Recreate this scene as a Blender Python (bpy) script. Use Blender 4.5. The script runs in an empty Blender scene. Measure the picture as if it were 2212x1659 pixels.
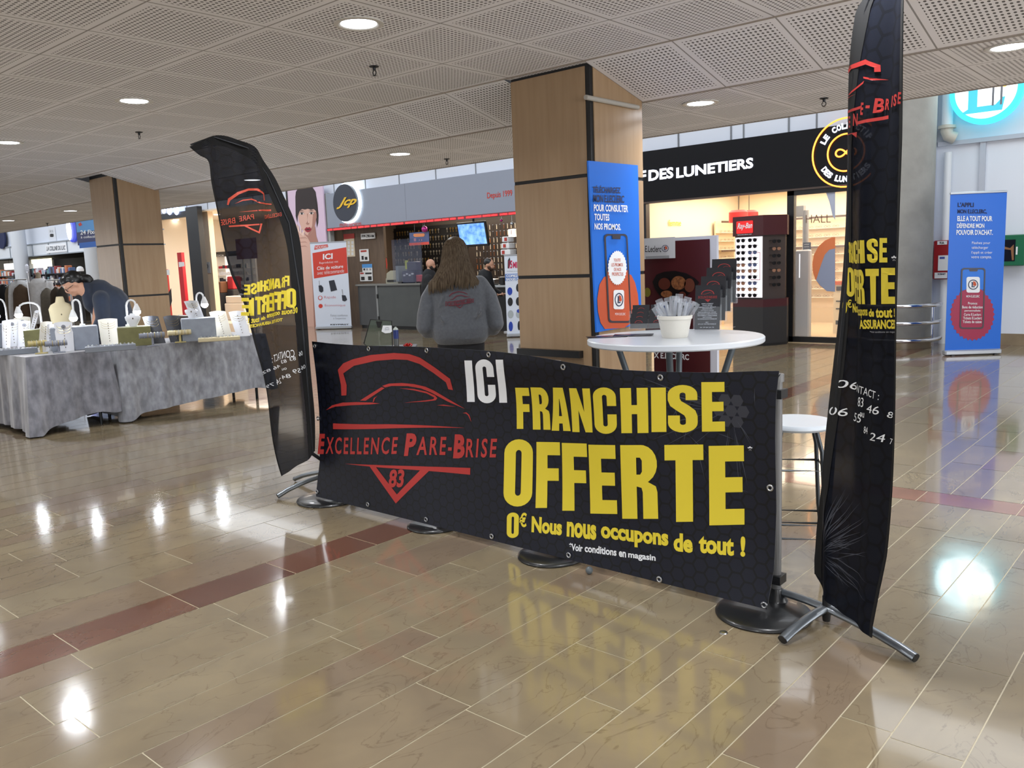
import bpy, bmesh, math, random
from mathutils import Vector, Matrix, geometry
for _b in (bpy.data.objects, bpy.data.meshes, bpy.data.lights, bpy.data.cameras, bpy.data.curves):
    for _o in list(_b): _b.remove(_o)
V = Vector
SC = bpy.context.scene
COL = SC.collection
R = random.Random(7)
# ------------------------------------------------------------ camera (solved from the tile and joint lines)
FOC = 1816.24; EYE = V((0, 0, 1.43))
AX = V((0.6538053, -0.13313249, 0.74485862)); BX = V((-0.75566076, -0.06423752, 0.65180546)); UX = V((-0.03892861, -0.9890143, -0.14260183))
def c2w(c): return V((-BX.dot(c), AX.dot(c), UX.dot(c)))
cam = bpy.data.objects.new('camera', bpy.data.cameras.new('camera')); COL.objects.link(cam)
_r, _u, _b = c2w(V((1, 0, 0))), c2w(V((0, -1, 0))), c2w(V((0, 0, -1)))
cam.matrix_world = Matrix(((_r.x, _u.x, _b.x, 0), (_r.y, _u.y, _b.y, 0), (_r.z, _u.z, _b.z, EYE.z), (0, 0, 0, 1)))
cam.data.sensor_width = 36; cam.data.lens = FOC / 2212 * 36; cam.data.clip_start = .05; cam.data.clip_end = 300
SC.camera = cam
# ------------------------------------------------------------ world, exposure
W = bpy.data.worlds.new('world'); SC.world = W; W.use_nodes = True
W.node_tree.nodes['Background'].inputs[0].default_value = (.62, .70, .85, 1); W.node_tree.nodes['Background'].inputs[1].default_value = .25
SC.view_settings.view_transform = 'Standard'; SC.view_settings.look = 'None'; SC.view_settings.gamma = 1
SC.view_settings.use_curve_mapping = False; SC.view_settings.exposure = -0.33
def area(name, loc, size, power, col=(1, 1, 1), rot=(0, 0, 0), shape='RECTANGLE', spread=180):
    l = bpy.data.lights.new(name, 'AREA'); l.energy = power; l.color = col; l.shape = shape
    l.size = size[0]; l.size_y = size[1] if len(size) > 1 else size[0]; l.spread = math.radians(spread)
    o = bpy.data.objects.new(name, l); COL.objects.link(o); o.location = loc; o.rotation_euler = rot; return o
PI = math.pi
COOL = (.90, .95, 1); WARM = (1, .87, .68)
# the tall bright hall between the low tiled ceiling and the shop fronts
area('hall_skylight', (-11, 9.8, 5.05), (30, 4.6), 1150, COOL)
area('hall_skylight_far', (-36, 9.8, 5.05), (16, 4.6), 750, COOL)
area('fill_light_behind', (-8, -5.9, 1.7), (24, 2.6), 300, (.97, .98, 1), (PI / 2, 0, 0))  # added fill light behind the camera to lift the ceiling, not a known window
area('fill_light_east', (4.9, 3, 1.7), (12, 2.6), 560, (.95, .97, 1), (PI / 2, 0, PI / 2))  # added fill from the east, brightens ceiling and floor while only grazing the banner
area('fill_light_west', (-30, -3.0, 1.7), (14, 2.6), 500, (.95, .97, 1), (PI / 2, 0, 0))  # added fill from the west for the ceiling, stands for no known source
# shop interiors
area('optician_light', (-6.2, 15.0, 2.62), (3.4, 3.0), 240, WARM)
area('key_shop_light', (-13.8, 14.4, 2.9), (4.2, 1.2), 110, (1, .90, .76))
area('perfume_shop_light', (-22, 15.0, 3.2), (4.6, 2.6), 420, (1, .93, .82))
area('far_shop_light', (-34, 15.0, 2.9), (8, 3), 260, (1, .97, .92))
# ------------------------------------------------------------ rays through photo pixels onto real planes
def ray(x, y): return c2w(V(((x - 1106) / FOC, (y - 829.5) / FOC, 1)))
def PZ(x, y, z=0.):
    d = ray(x, y); return EYE + d * ((z - EYE.z) / d.z)
def PY(x, y, Y):
    d = ray(x, y); return EYE + d * (Y / d.y)
def PX(x, y, X):
    d = ray(x, y); return EYE + d * (X / d.x)
def PV(x, y, P):                                  # height of a pixel on the vertical through P
    d = ray(x, y); return EYE.z + d.z * (d.x * P[0] + d.y * P[1]) / (d.x ** 2 + d.y ** 2)
# ------------------------------------------------------------ materials
def lin(c):
    return tuple(((v / 255) / 12.92 if v / 255 <= .04045 else ((v / 255 + .055) / 1.055) ** 2.4) for v in c) + (1,)
MATS = {}
def M_(name, c, rough=.5, metal=0, emit=0, spec=.5, trans=0, alpha=1, bump=0, bscale=60, noise=0, nscale=8, c2=None, coat=0, sheen=0, nstretch=None):
    if name in MATS: return MATS[name]
    m = bpy.data.materials.new(name); m.use_nodes = True; n = m.node_tree; b = n.nodes['Principled BSDF']; L = n.links.new
    b.inputs['Base Color'].default_value = lin(c); b.inputs['Roughness'].default_value = rough; b.inputs['Metallic'].default_value = metal
    b.inputs['Specular IOR Level'].default_value = spec; b.inputs['Transmission Weight'].default_value = trans
    b.inputs['Coat Weight'].default_value = coat; b.inputs['Sheen Weight'].default_value = sheen
    if emit: b.inputs['Emission Color'].default_value = lin(c); b.inputs['Emission Strength'].default_value = emit
    tc = n.nodes.new('ShaderNodeTexCoord')
    src = tc.outputs['Object']
    if nstretch:
        mp = n.nodes.new('ShaderNodeMapping'); mp.inputs['Scale'].default_value = nstretch; L(src, mp.inputs[0]); src = mp.outputs[0]
    if noise or c2:
        t = n.nodes.new('ShaderNodeTexNoise'); t.inputs['Scale'].default_value = nscale; t.inputs['Detail'].default_value = 4; L(src, t.inputs['Vector'])
        r = n.nodes.new('ShaderNodeValToRGB'); r.color_ramp.elements[0].position = .35; r.color_ramp.elements[1].position = .68
        a = lin(c); z = lin(c2) if c2 else tuple(x * (1 - noise) for x in a[:3]) + (1,)
        r.color_ramp.elements[0].color = a; r.color_ramp.elements[1].color = z
        L(t.outputs['Fac'], r.inputs[0]); L(r.outputs[0], b.inputs['Base Color'])
    if bump:
        t = n.nodes.new('ShaderNodeTexNoise'); t.inputs['Scale'].default_value = bscale; t.inputs['Detail'].default_value = 3; L(src, t.inputs['Vector'])
        u = n.nodes.new('ShaderNodeBump'); u.inputs['Strength'].default_value = bump; u.inputs['Distance'].default_value = .02
        L(t.outputs['Fac'], u.inputs['Height']); L(u.outputs[0], b.inputs['Normal'])
    if alpha < 1: b.inputs['Alpha'].default_value = alpha
    MATS[name] = m; return m
def flat(name, c, rough=.6, **k): return M_(name, c, rough, **k)
# ------------------------------------------------------------ mesh accumulator
class G:
    def __init__(s): s.v = []; s.f = []; s.smooth = True
    def add(s, vs, fs):
        n = len(s.v); s.v += [V(p) for p in vs]; s.f += [tuple(n + i for i in f) for f in fs]; return s
    def box(s, c, d, rz=0, rx=0, ry=0):
        m = Matrix.Rotation(rz, 3, 'Z') @ Matrix.Rotation(ry, 3, 'Y') @ Matrix.Rotation(rx, 3, 'X'); c = V(c)
        vs = [c + m @ V((x * d[0] / 2, y * d[1] / 2, z * d[2] / 2)) for x in (-1, 1) for y in (-1, 1) for z in (-1, 1)]
        return s.add(vs, [(0, 1, 3, 2), (4, 6, 7, 5), (0, 4, 5, 1), (2, 3, 7, 6), (0, 2, 6, 4), (1, 5, 7, 3)])
    def bb(s, a, b): return s.box([(a[i] + b[i]) / 2 for i in range(3)], [abs(a[i] - b[i]) for i in range(3)])
    def bev(s, c, d, r=.01, rz=0, rx=0, ry=0):       # box with chamfered edges
        m = Matrix.Rotation(rz, 3, 'Z') @ Matrix.Rotation(ry, 3, 'Y') @ Matrix.Rotation(rx, 3, 'X'); c = V(c); h = [x / 2 for x in d]; r = min(r, min(h) * .9)
        rings = []
        for z, k in ((-h[2], r), (-h[2] + r, 0), (h[2] - r, 0), (h[2], r)):
            x, y = h[0] - k, h[1] - k; q = r
            rings.append([(x - q, -y, z), (x, -y + q, z), (x, y - q, z), (x - q, y, z), (-x + q, y, z), (-x, y - q, z), (-x, -y + q, z), (-x + q, -y, z)])
        vs = [c + m @ V(p) for g in rings for p in g]
        fs = [tuple(range(7, -1, -1)), tuple(24 + i for i in range(8))]
        for k in range(3):
            for i in range(8): j = (i + 1) % 8; fs.append((k * 8 + i, k * 8 + j, k * 8 + 8 + j, k * 8 + 8 + i))
        return s.add(vs, fs)
    def tube(s, pts, r, n=8, closed=False, cap=True, flatk=1.0):
        pts = [V(p) for p in pts]; N = len(pts); rr = r if isinstance(r, (list, tuple)) else [r] * N
        ref = V((0, 0, 1)); vs = []; fs = []; prev = None
        for i, p in enumerate(pts):
            if closed: t = pts[(i + 1) % N] - pts[i - 1]
            else: t = pts[min(i + 1, N - 1)] - pts[max(i - 1, 0)]
            t.normalize()
            if prev is None: a = t.cross(ref if abs(t.z) < .9 else V((1, 0, 0))).normalized()
            else: a = (prev - t * prev.dot(t)).normalized()
            prev = a; b = t.cross(a)
            for k in range(n):
                q = 2 * PI * k / n; vs.append(p + a * (rr[i] * math.cos(q)) + b * (rr[i] * flatk * math.sin(q)))
        for i in range(N if closed else N - 1):
            j = (i + 1) % N
            for k in range(n): l = (k + 1) % n; fs.append((i * n + k, i * n + l, j * n + l, j * n + k))
        if cap and not closed: fs += [tuple(range(n - 1, -1, -1)), tuple((N - 1) * n + k for k in range(n))]
        return s.add(vs, fs)
    def lathe(s, prof, c=(0, 0, 0), n=24, sx=1, sy=1, rot=None):
        c = V(c); vs = []; fs = []
        for r, z in prof:
            for k in range(n):
                q = 2 * PI * k / n; p = V((r * sx * math.cos(q), r * sy * math.sin(q), z)); vs.append(c + (rot @ p if rot else p))
        for i in range(len(prof) - 1):
            for k in range(n): l = (k + 1) % n; fs.append((i * n + k, i * n + l, i * n + n + l, i * n + n + k))
        if prof[0][0] > 1e-5: fs.append(tuple(range(n - 1, -1, -1)))
        if prof[-1][0] > 1e-5: fs.append(tuple((len(prof) - 1) * n + k for k in range(n)))
        return s.add(vs, fs)
    def loft(s, rings, cap=True):
        n = len(rings[0]); vs = [p for g in rings for p in g]; fs = []
        for i in range(len(rings) - 1):
            for k in range(n): l = (k + 1) % n; fs.append((i * n + k, i * n + l, i * n + n + l, i * n + n + k))
        if cap: fs += [tuple(range(n - 1, -1, -1)), tuple((len(rings) - 1) * n + k for k in range(n))]
        return s.add(vs, fs)
    def ell(s, c, rx, ry, rz, n=16, m=10, rot=None):
        return s.lathe([(max(1e-6, math.sin(PI * i / m)) , -math.cos(PI * i / m)) for i in range(m + 1)], c, n, rot=(rot or Matrix.Identity(3)) @ Matrix.Diagonal((rx, ry, rz)))
    def ext(s, poly, vec):                            # planar polygon (3d) pushed along vec
        n = len(poly); vec = V(vec); vs = [V(p) for p in poly] + [V(p) + vec for p in poly]
        return s.add(vs, [tuple(range(n - 1, -1, -1)), tuple(range(n, 2 * n))] + [(i, (i + 1) % n, n + (i + 1) % n, n + i) for i in range(n)])
    def quad(s, a, b, c, d): return s.add([a, b, c, d], [(0, 1, 2, 3)])
    def grid(s, fn, nu, nv):
        vs = [fn(i / nu, j / nv) for j in range(nv + 1) for i in range(nu + 1)]
        return s.add(vs, [(j * (nu + 1) + i, j * (nu + 1) + i + 1, (j + 1) * (nu + 1) + i + 1, (j + 1) * (nu + 1) + i) for j in range(nv) for i in range(nu)])
    def xf(s, m): s.v = [m @ p for p in s.v]; return s
def meshof(name, g, smooth=True, ang=40):
    me = bpy.data.meshes.new(name); me.from_pydata([tuple(p) for p in g.v], [], g.f); me.validate(); me.update()
    if smooth:
        bm = bmesh.new(); bm.from_mesh(me); bmesh.ops.recalc_face_normals(bm, faces=bm.faces)
        a = math.radians(ang)
        for f in bm.faces: f.smooth = True
        for e in bm.edges:
            if len(e.link_faces) == 2 and e.calc_face_angle(0) > a: e.smooth = False
        bm.to_mesh(me); bm.free()
    return me
def obj(name, g, mat, parent=None, smooth=True, ang=40, loc=None):
    me = meshof(name, g, smooth, ang); me.materials.append(mat); o = bpy.data.objects.new(name, me); COL.objects.link(o)
    if parent is not None: o.parent = parent
    if loc is not None: o.location = loc
    return o
def tag(o, label, cat=None, group=None, kind=None):
    if label: o['label'] = label
    if cat: o['category'] = cat
    if group: o['group'] = group
    if kind: o['kind'] = kind
    return o
def thing(name, label, cat, loc=(0, 0, 0), rz=0, group=None):
    o = bpy.data.objects.new(name, None); COL.objects.link(o); o.empty_display_size = .1; o.location = loc; o.rotation_euler = (0, 0, rz)
    return tag(o, label, cat, group)
def struct(name, g, mat, parent=None, **k):
    o = obj(name, g, mat, parent, **k)
    if parent is None: o['kind'] = 'structure'
    return o
KIDS = {}
def dup(root, loc, rz=0, label=None, group=None, scale=None):
    r = root.copy(); COL.objects.link(r); r.location = loc; r.rotation_euler = (0, 0, rz)
    if label: r['label'] = label
    if group: r['group'] = group
    if scale: r.scale = scale
    if root.name not in KIDS: KIDS[root.name] = [(c, list(c.children)) for c in root.children]
    for ch, gs in KIDS[root.name]:
        c = ch.copy(); COL.objects.link(c); c.parent = r
        for g in gs: d = g.copy(); COL.objects.link(d); d.parent = c
    return r
def soft(name, g, mat, parent=None, voxel=.012, it=6, fac=.6, loc=None):  # merge overlapping solids into one continuous skin
    me = meshof(name, g, False); o = bpy.data.objects.new(name, me); COL.objects.link(o)
    m = o.modifiers.new('r', 'REMESH'); m.mode = 'VOXEL'; m.voxel_size = voxel
    s = o.modifiers.new('s', 'SMOOTH'); s.iterations = it; s.factor = fac
    dg = bpy.context.evaluated_depsgraph_get(); dg.update()
    me2 = bpy.data.meshes.new_from_object(o.evaluated_get(dg)); o.modifiers.clear(); o.data = me2
    for p in me2.polygons: p.use_smooth = True
    me2.materials.clear(); me2.materials.append(mat)
    if parent is not None: o.parent = parent
    if loc is not None: o.location = loc
    return o
# ------------------------------------------------------------ flat print: letters and shapes laid on a surface
_TX = {}
def text2d(s, bold=0., shear=0., space=1.):
    k = (s, bold, shear, space)
    if k in _TX: return _TX[k]
    cu = bpy.data.curves.new('t', 'FONT'); cu.body = s; cu.offset = bold; cu.shear = shear; cu.space_character = space; cu.resolution_u = 3
    o = bpy.data.objects.new('t', cu); COL.objects.link(o); dg = bpy.context.evaluated_depsgraph_get(); dg.update()
    me = bpy.data.meshes.new_from_object(o.evaluated_get(dg))
    vs = [(v.co.x, v.co.y) for v in me.vertices]; fs = [tuple(p.vertices) for p in me.polygons]
    bpy.data.objects.remove(o); bpy.data.curves.remove(cu); bpy.data.meshes.remove(me)
    _TX[k] = (vs, fs); return _TX[k]
def poly2d(rings):
    flatv = [p for r in rings for p in r]
    tri = geometry.tessellate_polygon([[V((p[0], p[1], 0)) for p in r] for r in rings])
    return flatv, [tuple(t) for t in tri]
def fit(sh, x0, y0, x1, y1):
    vs, fs = sh; xs = [p[0] for p in vs]; ys = [p[1] for p in vs]; a, b, c, d = min(xs), max(xs), min(ys), max(ys)
    return [(x0 + (p[0] - a) / max(b - a, 1e-6) * (x1 - x0), y0 + (p[1] - c) / max(d - c, 1e-6) * (y1 - y0)) for p in vs], fs
def circ(cx, cy, r, n=40, ry=None, teeth=0, depth=0):
    ry = ry or r; out = []
    if teeth:
        n = teeth * 2
    for k in range(n):
        q = 2 * PI * k / n; s = 1 - (depth if teeth and k % 2 else 0); out.append((cx + r * s * math.cos(q), cy + ry * s * math.sin(q)))
    return out
def rrect(x0, y0, x1, y1, r, n=5):
    out = []
    for cx, cy, a in ((x1 - r, y1 - r, 0), (x0 + r, y1 - r, PI / 2), (x0 + r, y0 + r, PI), (x1 - r, y0 + r, 3 * PI / 2)):
        for k in range(n + 1): q = a + PI / 2 * k / n; out.append((cx + r * math.cos(q), cy + r * math.sin(q)))
    return out
class Panel:
    def __init__(s, o, ux, n, uz=(0, 0, 1), warp=None, cut=0, step=.0012):
        s.o = V(o); s.u = V(ux).normalized(); s.w = V(uz).normalized(); s.n = V(n).normalized(); s.warp = warp; s.cut = cut; s.step = step; s.parts = {}
    def px(s, x, y):                                   # photo pixel -> (u, v) on this plane
        d = ray(x, y); t = (s.o - EYE).dot(s.n) / d.dot(s.n); q = EYE + d * t - s.o; return (q.dot(s.u), q.dot(s.w))
    def at(s, u, v, lay=0): 
        p = s.o + s.u * u + s.w * v + s.n * (lay * s.step)
        return p + s.warp(u, v) if s.warp else p
    def put(s, name, sh, mat, lay=1): s.parts.setdefault((name, mat.name), []).append((sh, lay)); return s
    def im(s, sh, a, b, mat, lay=1, name='lettering', sl=0, mir=False):    # shape in its own box laid where the photo shows it on this surface
        vs, fs = fit(sh, 0, 0, 1, 1); h = (b[1] - a[1]) - abs(sl) * (b[0] - a[0]); top = a[1] + (0 if sl >= 0 else -sl * (b[0] - a[0])); out = []
        for x, y in vs:
            if mir: x = 1 - x
            out.append(s.px(a[0] + x * (b[0] - a[0]), top + (1 - y) * h + sl * x * (b[0] - a[0])))
        return s.put(name, (out, fs), mat, lay)
    def tx(s, t, a, b, mat, lay=2, px=True, name='lettering', bold=.0, shear=0, space=1.):
        if px: a, b = s.px(*a), s.px(*b)
        return s.put(name, fit(text2d(t, bold, shear, space), min(a[0], b[0]) if a[0] < b[0] else a[0], b[1], b[0], a[1]), mat, lay)
    def pg(s, pts, mat, lay=1, px=True, name='graphic'):
        rings = pts if isinstance(pts[0][0], (list, tuple)) else [pts]
        if px: rings = [[s.px(*p) for p in r] for r in rings]
        return s.put(name, poly2d(rings), mat, lay)
    def rect(s, a, b, mat, lay=1, px=True, name='graphic'):
        if px: a, b = s.px(*a), s.px(*b)
        return s.put(name, ([(a[0], b[1]), (b[0], b[1]), (b[0], a[1]), (a[0], a[1])], [(0, 1, 2, 3)]), mat, lay)
    def flush(s, parent, inv=None):
        inv = inv or (parent.matrix_world_safe if hasattr(parent, 'matrix_world_safe') else None)
        loc = V(parent.location); rot = Matrix.Rotation(-parent.rotation_euler.z, 3, 'Z')
        for (name, mn), L in s.parts.items():
            bm = bmesh.new()
            for (vs, fs), lay in L:
                bv = [bm.verts.new((p[0], p[1], lay)) for p in vs]
                for f in fs:
                    try: bm.faces.new([bv[i] for i in f])
                    except ValueError: pass
            if s.cut:
                for ax in (0, 1):
                    xs = [v.co[ax] for v in bm.verts]; lo, hi = min(xs), max(xs); k = math.floor(lo / s.cut) + 1
                    while k * s.cut < hi:
                        co = [0, 0, 0]; co[ax] = k * s.cut; no = [0, 0, 0]; no[ax] = 1
                        bmesh.ops.bisect_plane(bm, geom=bm.verts[:] + bm.edges[:] + bm.faces[:], plane_co=co, plane_no=no, dist=1e-7); k += 1
            for v in bm.verts: v.co = rot @ (s.at(v.co.x, v.co.y, v.co.z) - loc)
            bm.normal_update()
            me = bpy.data.meshes.new(name); bm.to_mesh(me); bm.free(); me.materials.append(MATS[mn])
            o = bpy.data.objects.new(name, me); COL.objects.link(o); o.parent = parent
        s.parts = {}
# common colours
WHITE = flat('white_print', (235, 238, 242)); BLACK = flat('black_print', (14, 15, 20)); NAVY = flat('navy_print', (22, 32, 74)); RED = flat('red_print', (196, 58, 46))
YEL = flat('yellow_print', (226, 205, 52), .45); ORANGE = flat('orange_print', (196, 84, 48)); LOGORED = flat('logo_red', (178, 50, 46), .45); GREYP = flat('grey_print', (150, 152, 158))
BLUEP = flat('blue_print', (14, 112, 222)); STEEL = M_('steel', (190, 192, 195), .28, 1); DARKM = M_('dark_metal', (38, 40, 44), .4, .6); CHROME = M_('chrome', (215, 215, 218), .15, 1)
WPLAS = M_('white_plastic', (232, 234, 236), .35); BPLAS = M_('black_plastic', (20, 21, 24), .35); SKIN = M_('skin', (196, 148, 122), .5)
# ------------------------------------------------------------ floor: polished stone planks laid in rows, each plank its own tint
def floor_mat():
    m = bpy.data.materials.new('stone_planks'); m.use_nodes = True; n = m.node_tree; b = n.nodes['Principled BSDF']; L = n.links.new
    MATS['stone_planks'] = m
    at = n.nodes.new('ShaderNodeVertexColor'); at.layer_name = 'tint'
    tc = n.nodes.new('ShaderNodeTexCoord'); 
    t = n.nodes.new('ShaderNodeTexNoise'); t.inputs['Scale'].default_value = 3.2; t.inputs['Detail'].default_value = 7; t.inputs['Distortion'].default_value = .8; L(tc.outputs['Object'], t.inputs['Vector'])
    r = n.nodes.new('ShaderNodeValToRGB'); r.color_ramp.elements[0].position = .3; r.color_ramp.elements[0].color = (.88, .87, .87, 1); r.color_ramp.elements[1].position = .72; r.color_ramp.elements[1].color = (1.12, 1.1, 1.04, 1)
    L(t.outputs['Fac'], r.inputs[0])
    mx = n.nodes.new('ShaderNodeMix'); mx.data_type = 'RGBA'; mx.blend_type = 'MULTIPLY'; mx.inputs[0].default_value = 1
    L(at.outputs['Color'], mx.inputs[6]); L(r.outputs[0], mx.inputs[7])
    # thin brown veins
    mp = n.nodes.new('ShaderNodeMapping'); mp.inputs['Scale'].default_value = (2.2, 1.0, 1); mp.inputs['Rotation'].default_value = (0, 0, -.35); L(tc.outputs['Object'], mp.inputs[0])
    t2 = n.nodes.new('ShaderNodeTexNoise'); t2.inputs['Scale'].default_value = 2.4; t2.inputs['Detail'].default_value = 9; t2.inputs['Distortion'].default_value = 1.4; L(mp.outputs[0], t2.inputs['Vector'])
    a = n.nodes.new('ShaderNodeMath'); a.operation = 'SUBTRACT'; a.inputs[1].default_value = .5; L(t2.outputs['Fac'], a.inputs[0])
    c = n.nodes.new('ShaderNodeMath'); c.operation = 'ABSOLUTE'; L(a.outputs[0], c.inputs[0])
    rr = n.nodes.new('ShaderNodeValToRGB'); rr.color_ramp.elements[0].position = 0; rr.color_ramp.elements[0].color = (.5, .5, .5, 1); rr.color_ramp.elements[1].position = .009; rr.color_ramp.elements[1].color = (0, 0, 0, 1); L(c.outputs[0], rr.inputs[0])
    m2 = n.nodes.new('ShaderNodeMix'); m2.data_type = 'RGBA'; L(rr.outputs[0], m2.inputs[0]); L(mx.outputs[2], m2.inputs[6]); m2.inputs[7].default_value = lin((88, 74, 56))
    L(m2.outputs[2], b.inputs['Base Color'])
    b.inputs['Roughness'].default_value = .11; b.inputs['Specular IOR Level'].default_value = .62; b.inputs['Coat Weight'].default_value = .35; b.inputs['Coat Roughness'].default_value = .04
    t3 = n.nodes.new('ShaderNodeTexNoise'); t3.inputs['Scale'].default_value = 2.6; t3.inputs['Detail'].default_value = 2; L(tc.outputs['Object'], t3.inputs['Vector'])
    u = n.nodes.new('ShaderNodeBump'); u.inputs['Strength'].default_value = .05; u.inputs['Distance'].default_value = .03; L(t3.outputs['Fac'], u.inputs['Height']); L(u.outputs[0], b.inputs['Normal'])
    return m
FM = floor_mat()
def build_floor():
    rr = random.Random(3); vs = []; fs = []; cols = []
    base = [(136, 123, 100), (139, 125, 101), (134, 121, 99), (132, 118, 97), (137, 125, 103)]
    redc = [(104, 72, 60), (110, 77, 64), (98, 67, 56)]
    def quad(x0, x1, y0, y1, c, g=.0021):
        n = len(vs); vs.extend([(x0 + g, y0 + g, 0), (x1 - g, y0 + g, 0), (x1 - g, y1 - g, 0), (x0 + g, y1 - g, 0)]); fs.append((n, n + 1, n + 2, n + 3)); cols.append(lin(c))
    known = [-3.6, -3.342, -3.141, -2.837, -2.64, -2.445, -2.28, -2.09, -1.826, -1.567, -1.414, -1.219, -1.06, -.864, -.71, -.508]
    right = []; x = known[-1]
    while x < 5: x += rr.choice((.155, .2, .2, .3)); right.append(x)
    left = []; x = known[0]
    while x > -46: x -= rr.choice((.155, .2, .2, .3)); left.append(x)
    xs = left[::-1] + known + right
    bands = [(-6, 4.98), (5.22, 18.5)]
    for i in range(len(xs) - 1):
        x0, x1 = xs[i], xs[i + 1]
        if abs(x0 + 3.6) < .001:                       # long red stripe
            y = -6 + .2
            while y < 18.5:
                y2 = min(y + .5, 18.5); quad(x0, x1, y, y2, rr.choice(redc)); y = y2
            continue
        segs = bands if x0 > -3.4 else [(-6, 18.5)]
        for a, b in segs:
            y = a
            first = True
            while y < b:
                l = rr.choice((.6, .8, .95, 1.1, 1.25)) * (rr.random() if first else 1); first = False
                y2 = min(y + max(l, .12), b)
                k = rr.random(); c = rr.choice(base)
                if y > 5.3 and k < .10: c = (130, 106, 92)
                elif k < .2: c = (130, 114, 96)
                quad(x0, x1, y, y2, c); y = y2
    x = -3.342
    while x < 5:                                        # cross stripe
        quad(x, x + .5, 4.98, 5.22, (134, 94, 78)); x += .5
    me = bpy.data.meshes.new('floor'); me.from_pydata(vs, [], fs); me.update()
    ca = me.color_attributes.new('tint', 'FLOAT_COLOR', 'CORNER'); k = 0; buf = []
    for c in cols: buf += list(c) * 4
    ca.data.foreach_set('color', buf); me.materials.append(FM)
    o = bpy.data.objects.new('floor', me); COL.objects.link(o); o['kind'] = 'structure'
    g = G(); g.bb((-46, -6, -.06), (5, 18.5, -.0012)); struct('floor_grout', g, M_('grout', (204, 194, 166), .5), o)
build_floor()
# ------------------------------------------------------------ perforated tile ceiling: high field, sloping band, low field
def ceil_mat():
    m = bpy.data.materials.new('perforated_tiles'); m.use_nodes = True; n = m.node_tree; b = n.nodes['Principled BSDF']; L = n.links.new
    uv = n.nodes.new('ShaderNodeUVMap'); sp = n.nodes.new('ShaderNodeSeparateXYZ'); L(uv.outputs[0], sp.inputs[0])
    def mth(op, a, bb=None):
        q = n.nodes.new('ShaderNodeMath'); q.operation = op
        for i, z in enumerate((a, bb)):
            if z is None: continue
            if isinstance(z, (int, float)): q.inputs[i].default_value = z
            else: L(z, q.inputs[i])
        return q.outputs[0]
    ed = []; hd = []; inn = []
    for k in (0, 1):
        f = mth('FRACT', sp.outputs[k]); d = mth('ABSOLUTE', mth('SUBTRACT', f, .5))
        ed.append(mth('GREATER_THAN', d, .4925)); inn.append(mth('LESS_THAN', d, .432))
        h = mth('SUBTRACT', mth('FRACT', mth('MULTIPLY', f, 22.)), .5); hd.append(mth('MULTIPLY', h, h))
    hole = mth('LESS_THAN', mth('ADD', hd[0], hd[1]), .075)
    hole = mth('MULTIPLY', hole, mth('MULTIPLY', inn[0], inn[1])); joint = mth('MAXIMUM', ed[0], ed[1])
    m1 = n.nodes.new('ShaderNodeMix'); m1.data_type = 'RGBA'; L(hole, m1.inputs[0]); m1.inputs[6].default_value = lin((234, 233, 236)); m1.inputs[7].default_value = lin((94, 92, 92))
    m2 = n.nodes.new('ShaderNodeMix'); m2.data_type = 'RGBA'; L(joint, m2.inputs[0]); L(m1.outputs[2], m2.inputs[6]); m2.inputs[7].default_value = lin((152, 149, 149))
    L(m2.outputs[2], b.inputs['Base Color']); b.inputs['Roughness'].default_value = .8
    return m
CM = ceil_mat()
ZH, ZL, YB0, YB1, YE = 2.618, 2.45, 4.31, 4.97, 6.42
def ceiling():
    me = bpy.data.meshes.new('ceiling'); vs = []; fs = []; uvs = []
    def q(x0, x1, pa, pb, va, vb, cut=None):
        n = len(vs); vs.extend([(x0, pa[0], pa[1]), (x1, pa[0], pa[1]), (x1, pb[0], pb[1]), (x0, pb[0], pb[1])]); fs.append((n, n + 3, n + 2, n + 1))
        uvs.extend([((x0 + 3.1) / .6, va), ((x0 + 3.1) / .6, vb), ((x1 + 3.1) / .6, vb), ((x1 + 3.1) / .6, va)])
    q(-46, 5, (-6, ZH), (YB0, ZH), (-6 - YB0) / .6, 0)
    for a, b in ((-46, -10.5), (-9.86, -3.75), (-3.1, 5)): q(a, b, (YB0, ZH), (YB1, ZL), 0, 1)
    for a, b in ((-10.5, -9.86), (-3.75, -3.1)): q(a, b, (YB0, ZH), (YB0 + .1, ZH), 0, .2)
    q(-46, 5, (YB1, ZL), (YE, ZL), 0, (YE - YB1) / .6)
    n = len(vs); vs.extend([(-46, YE, ZL), (5, YE, ZL), (5, YE, 5.15), (-46, YE, 5.15)]); fs.append((n, n + 1, n + 2, n + 3)); uvs.extend([(.1, .02)] * 4)
    me.from_pydata(vs, [], fs); ul = me.uv_layers.new(name='UVMap')
    for i, u in enumerate(uvs): ul.data[i].uv = u
    me.update(); me.materials.append(CM); o = bpy.data.objects.new('ceiling', me); COL.objects.link(o); o['kind'] = 'structure'
    g = G()
    for y in (YB0,): g.bb((-46, y - .006, ZH - .006), (5, y + .006, ZH + .005))
    for y in (YB1, YE): g.bb((-46, y - .007, ZL - .007), (5, y + .006, ZL + .005))
    struct('ceiling_edge_trim', g, M_('ceiling_trim', (150, 140, 130), .6), o)
    g = G(); g.bb((-46, -6, 5.15), (5, 18.5, 5.2)); struct('ceiling_deck', g, M_('deck', (190, 195, 200), .8), o)
ceiling()
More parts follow.
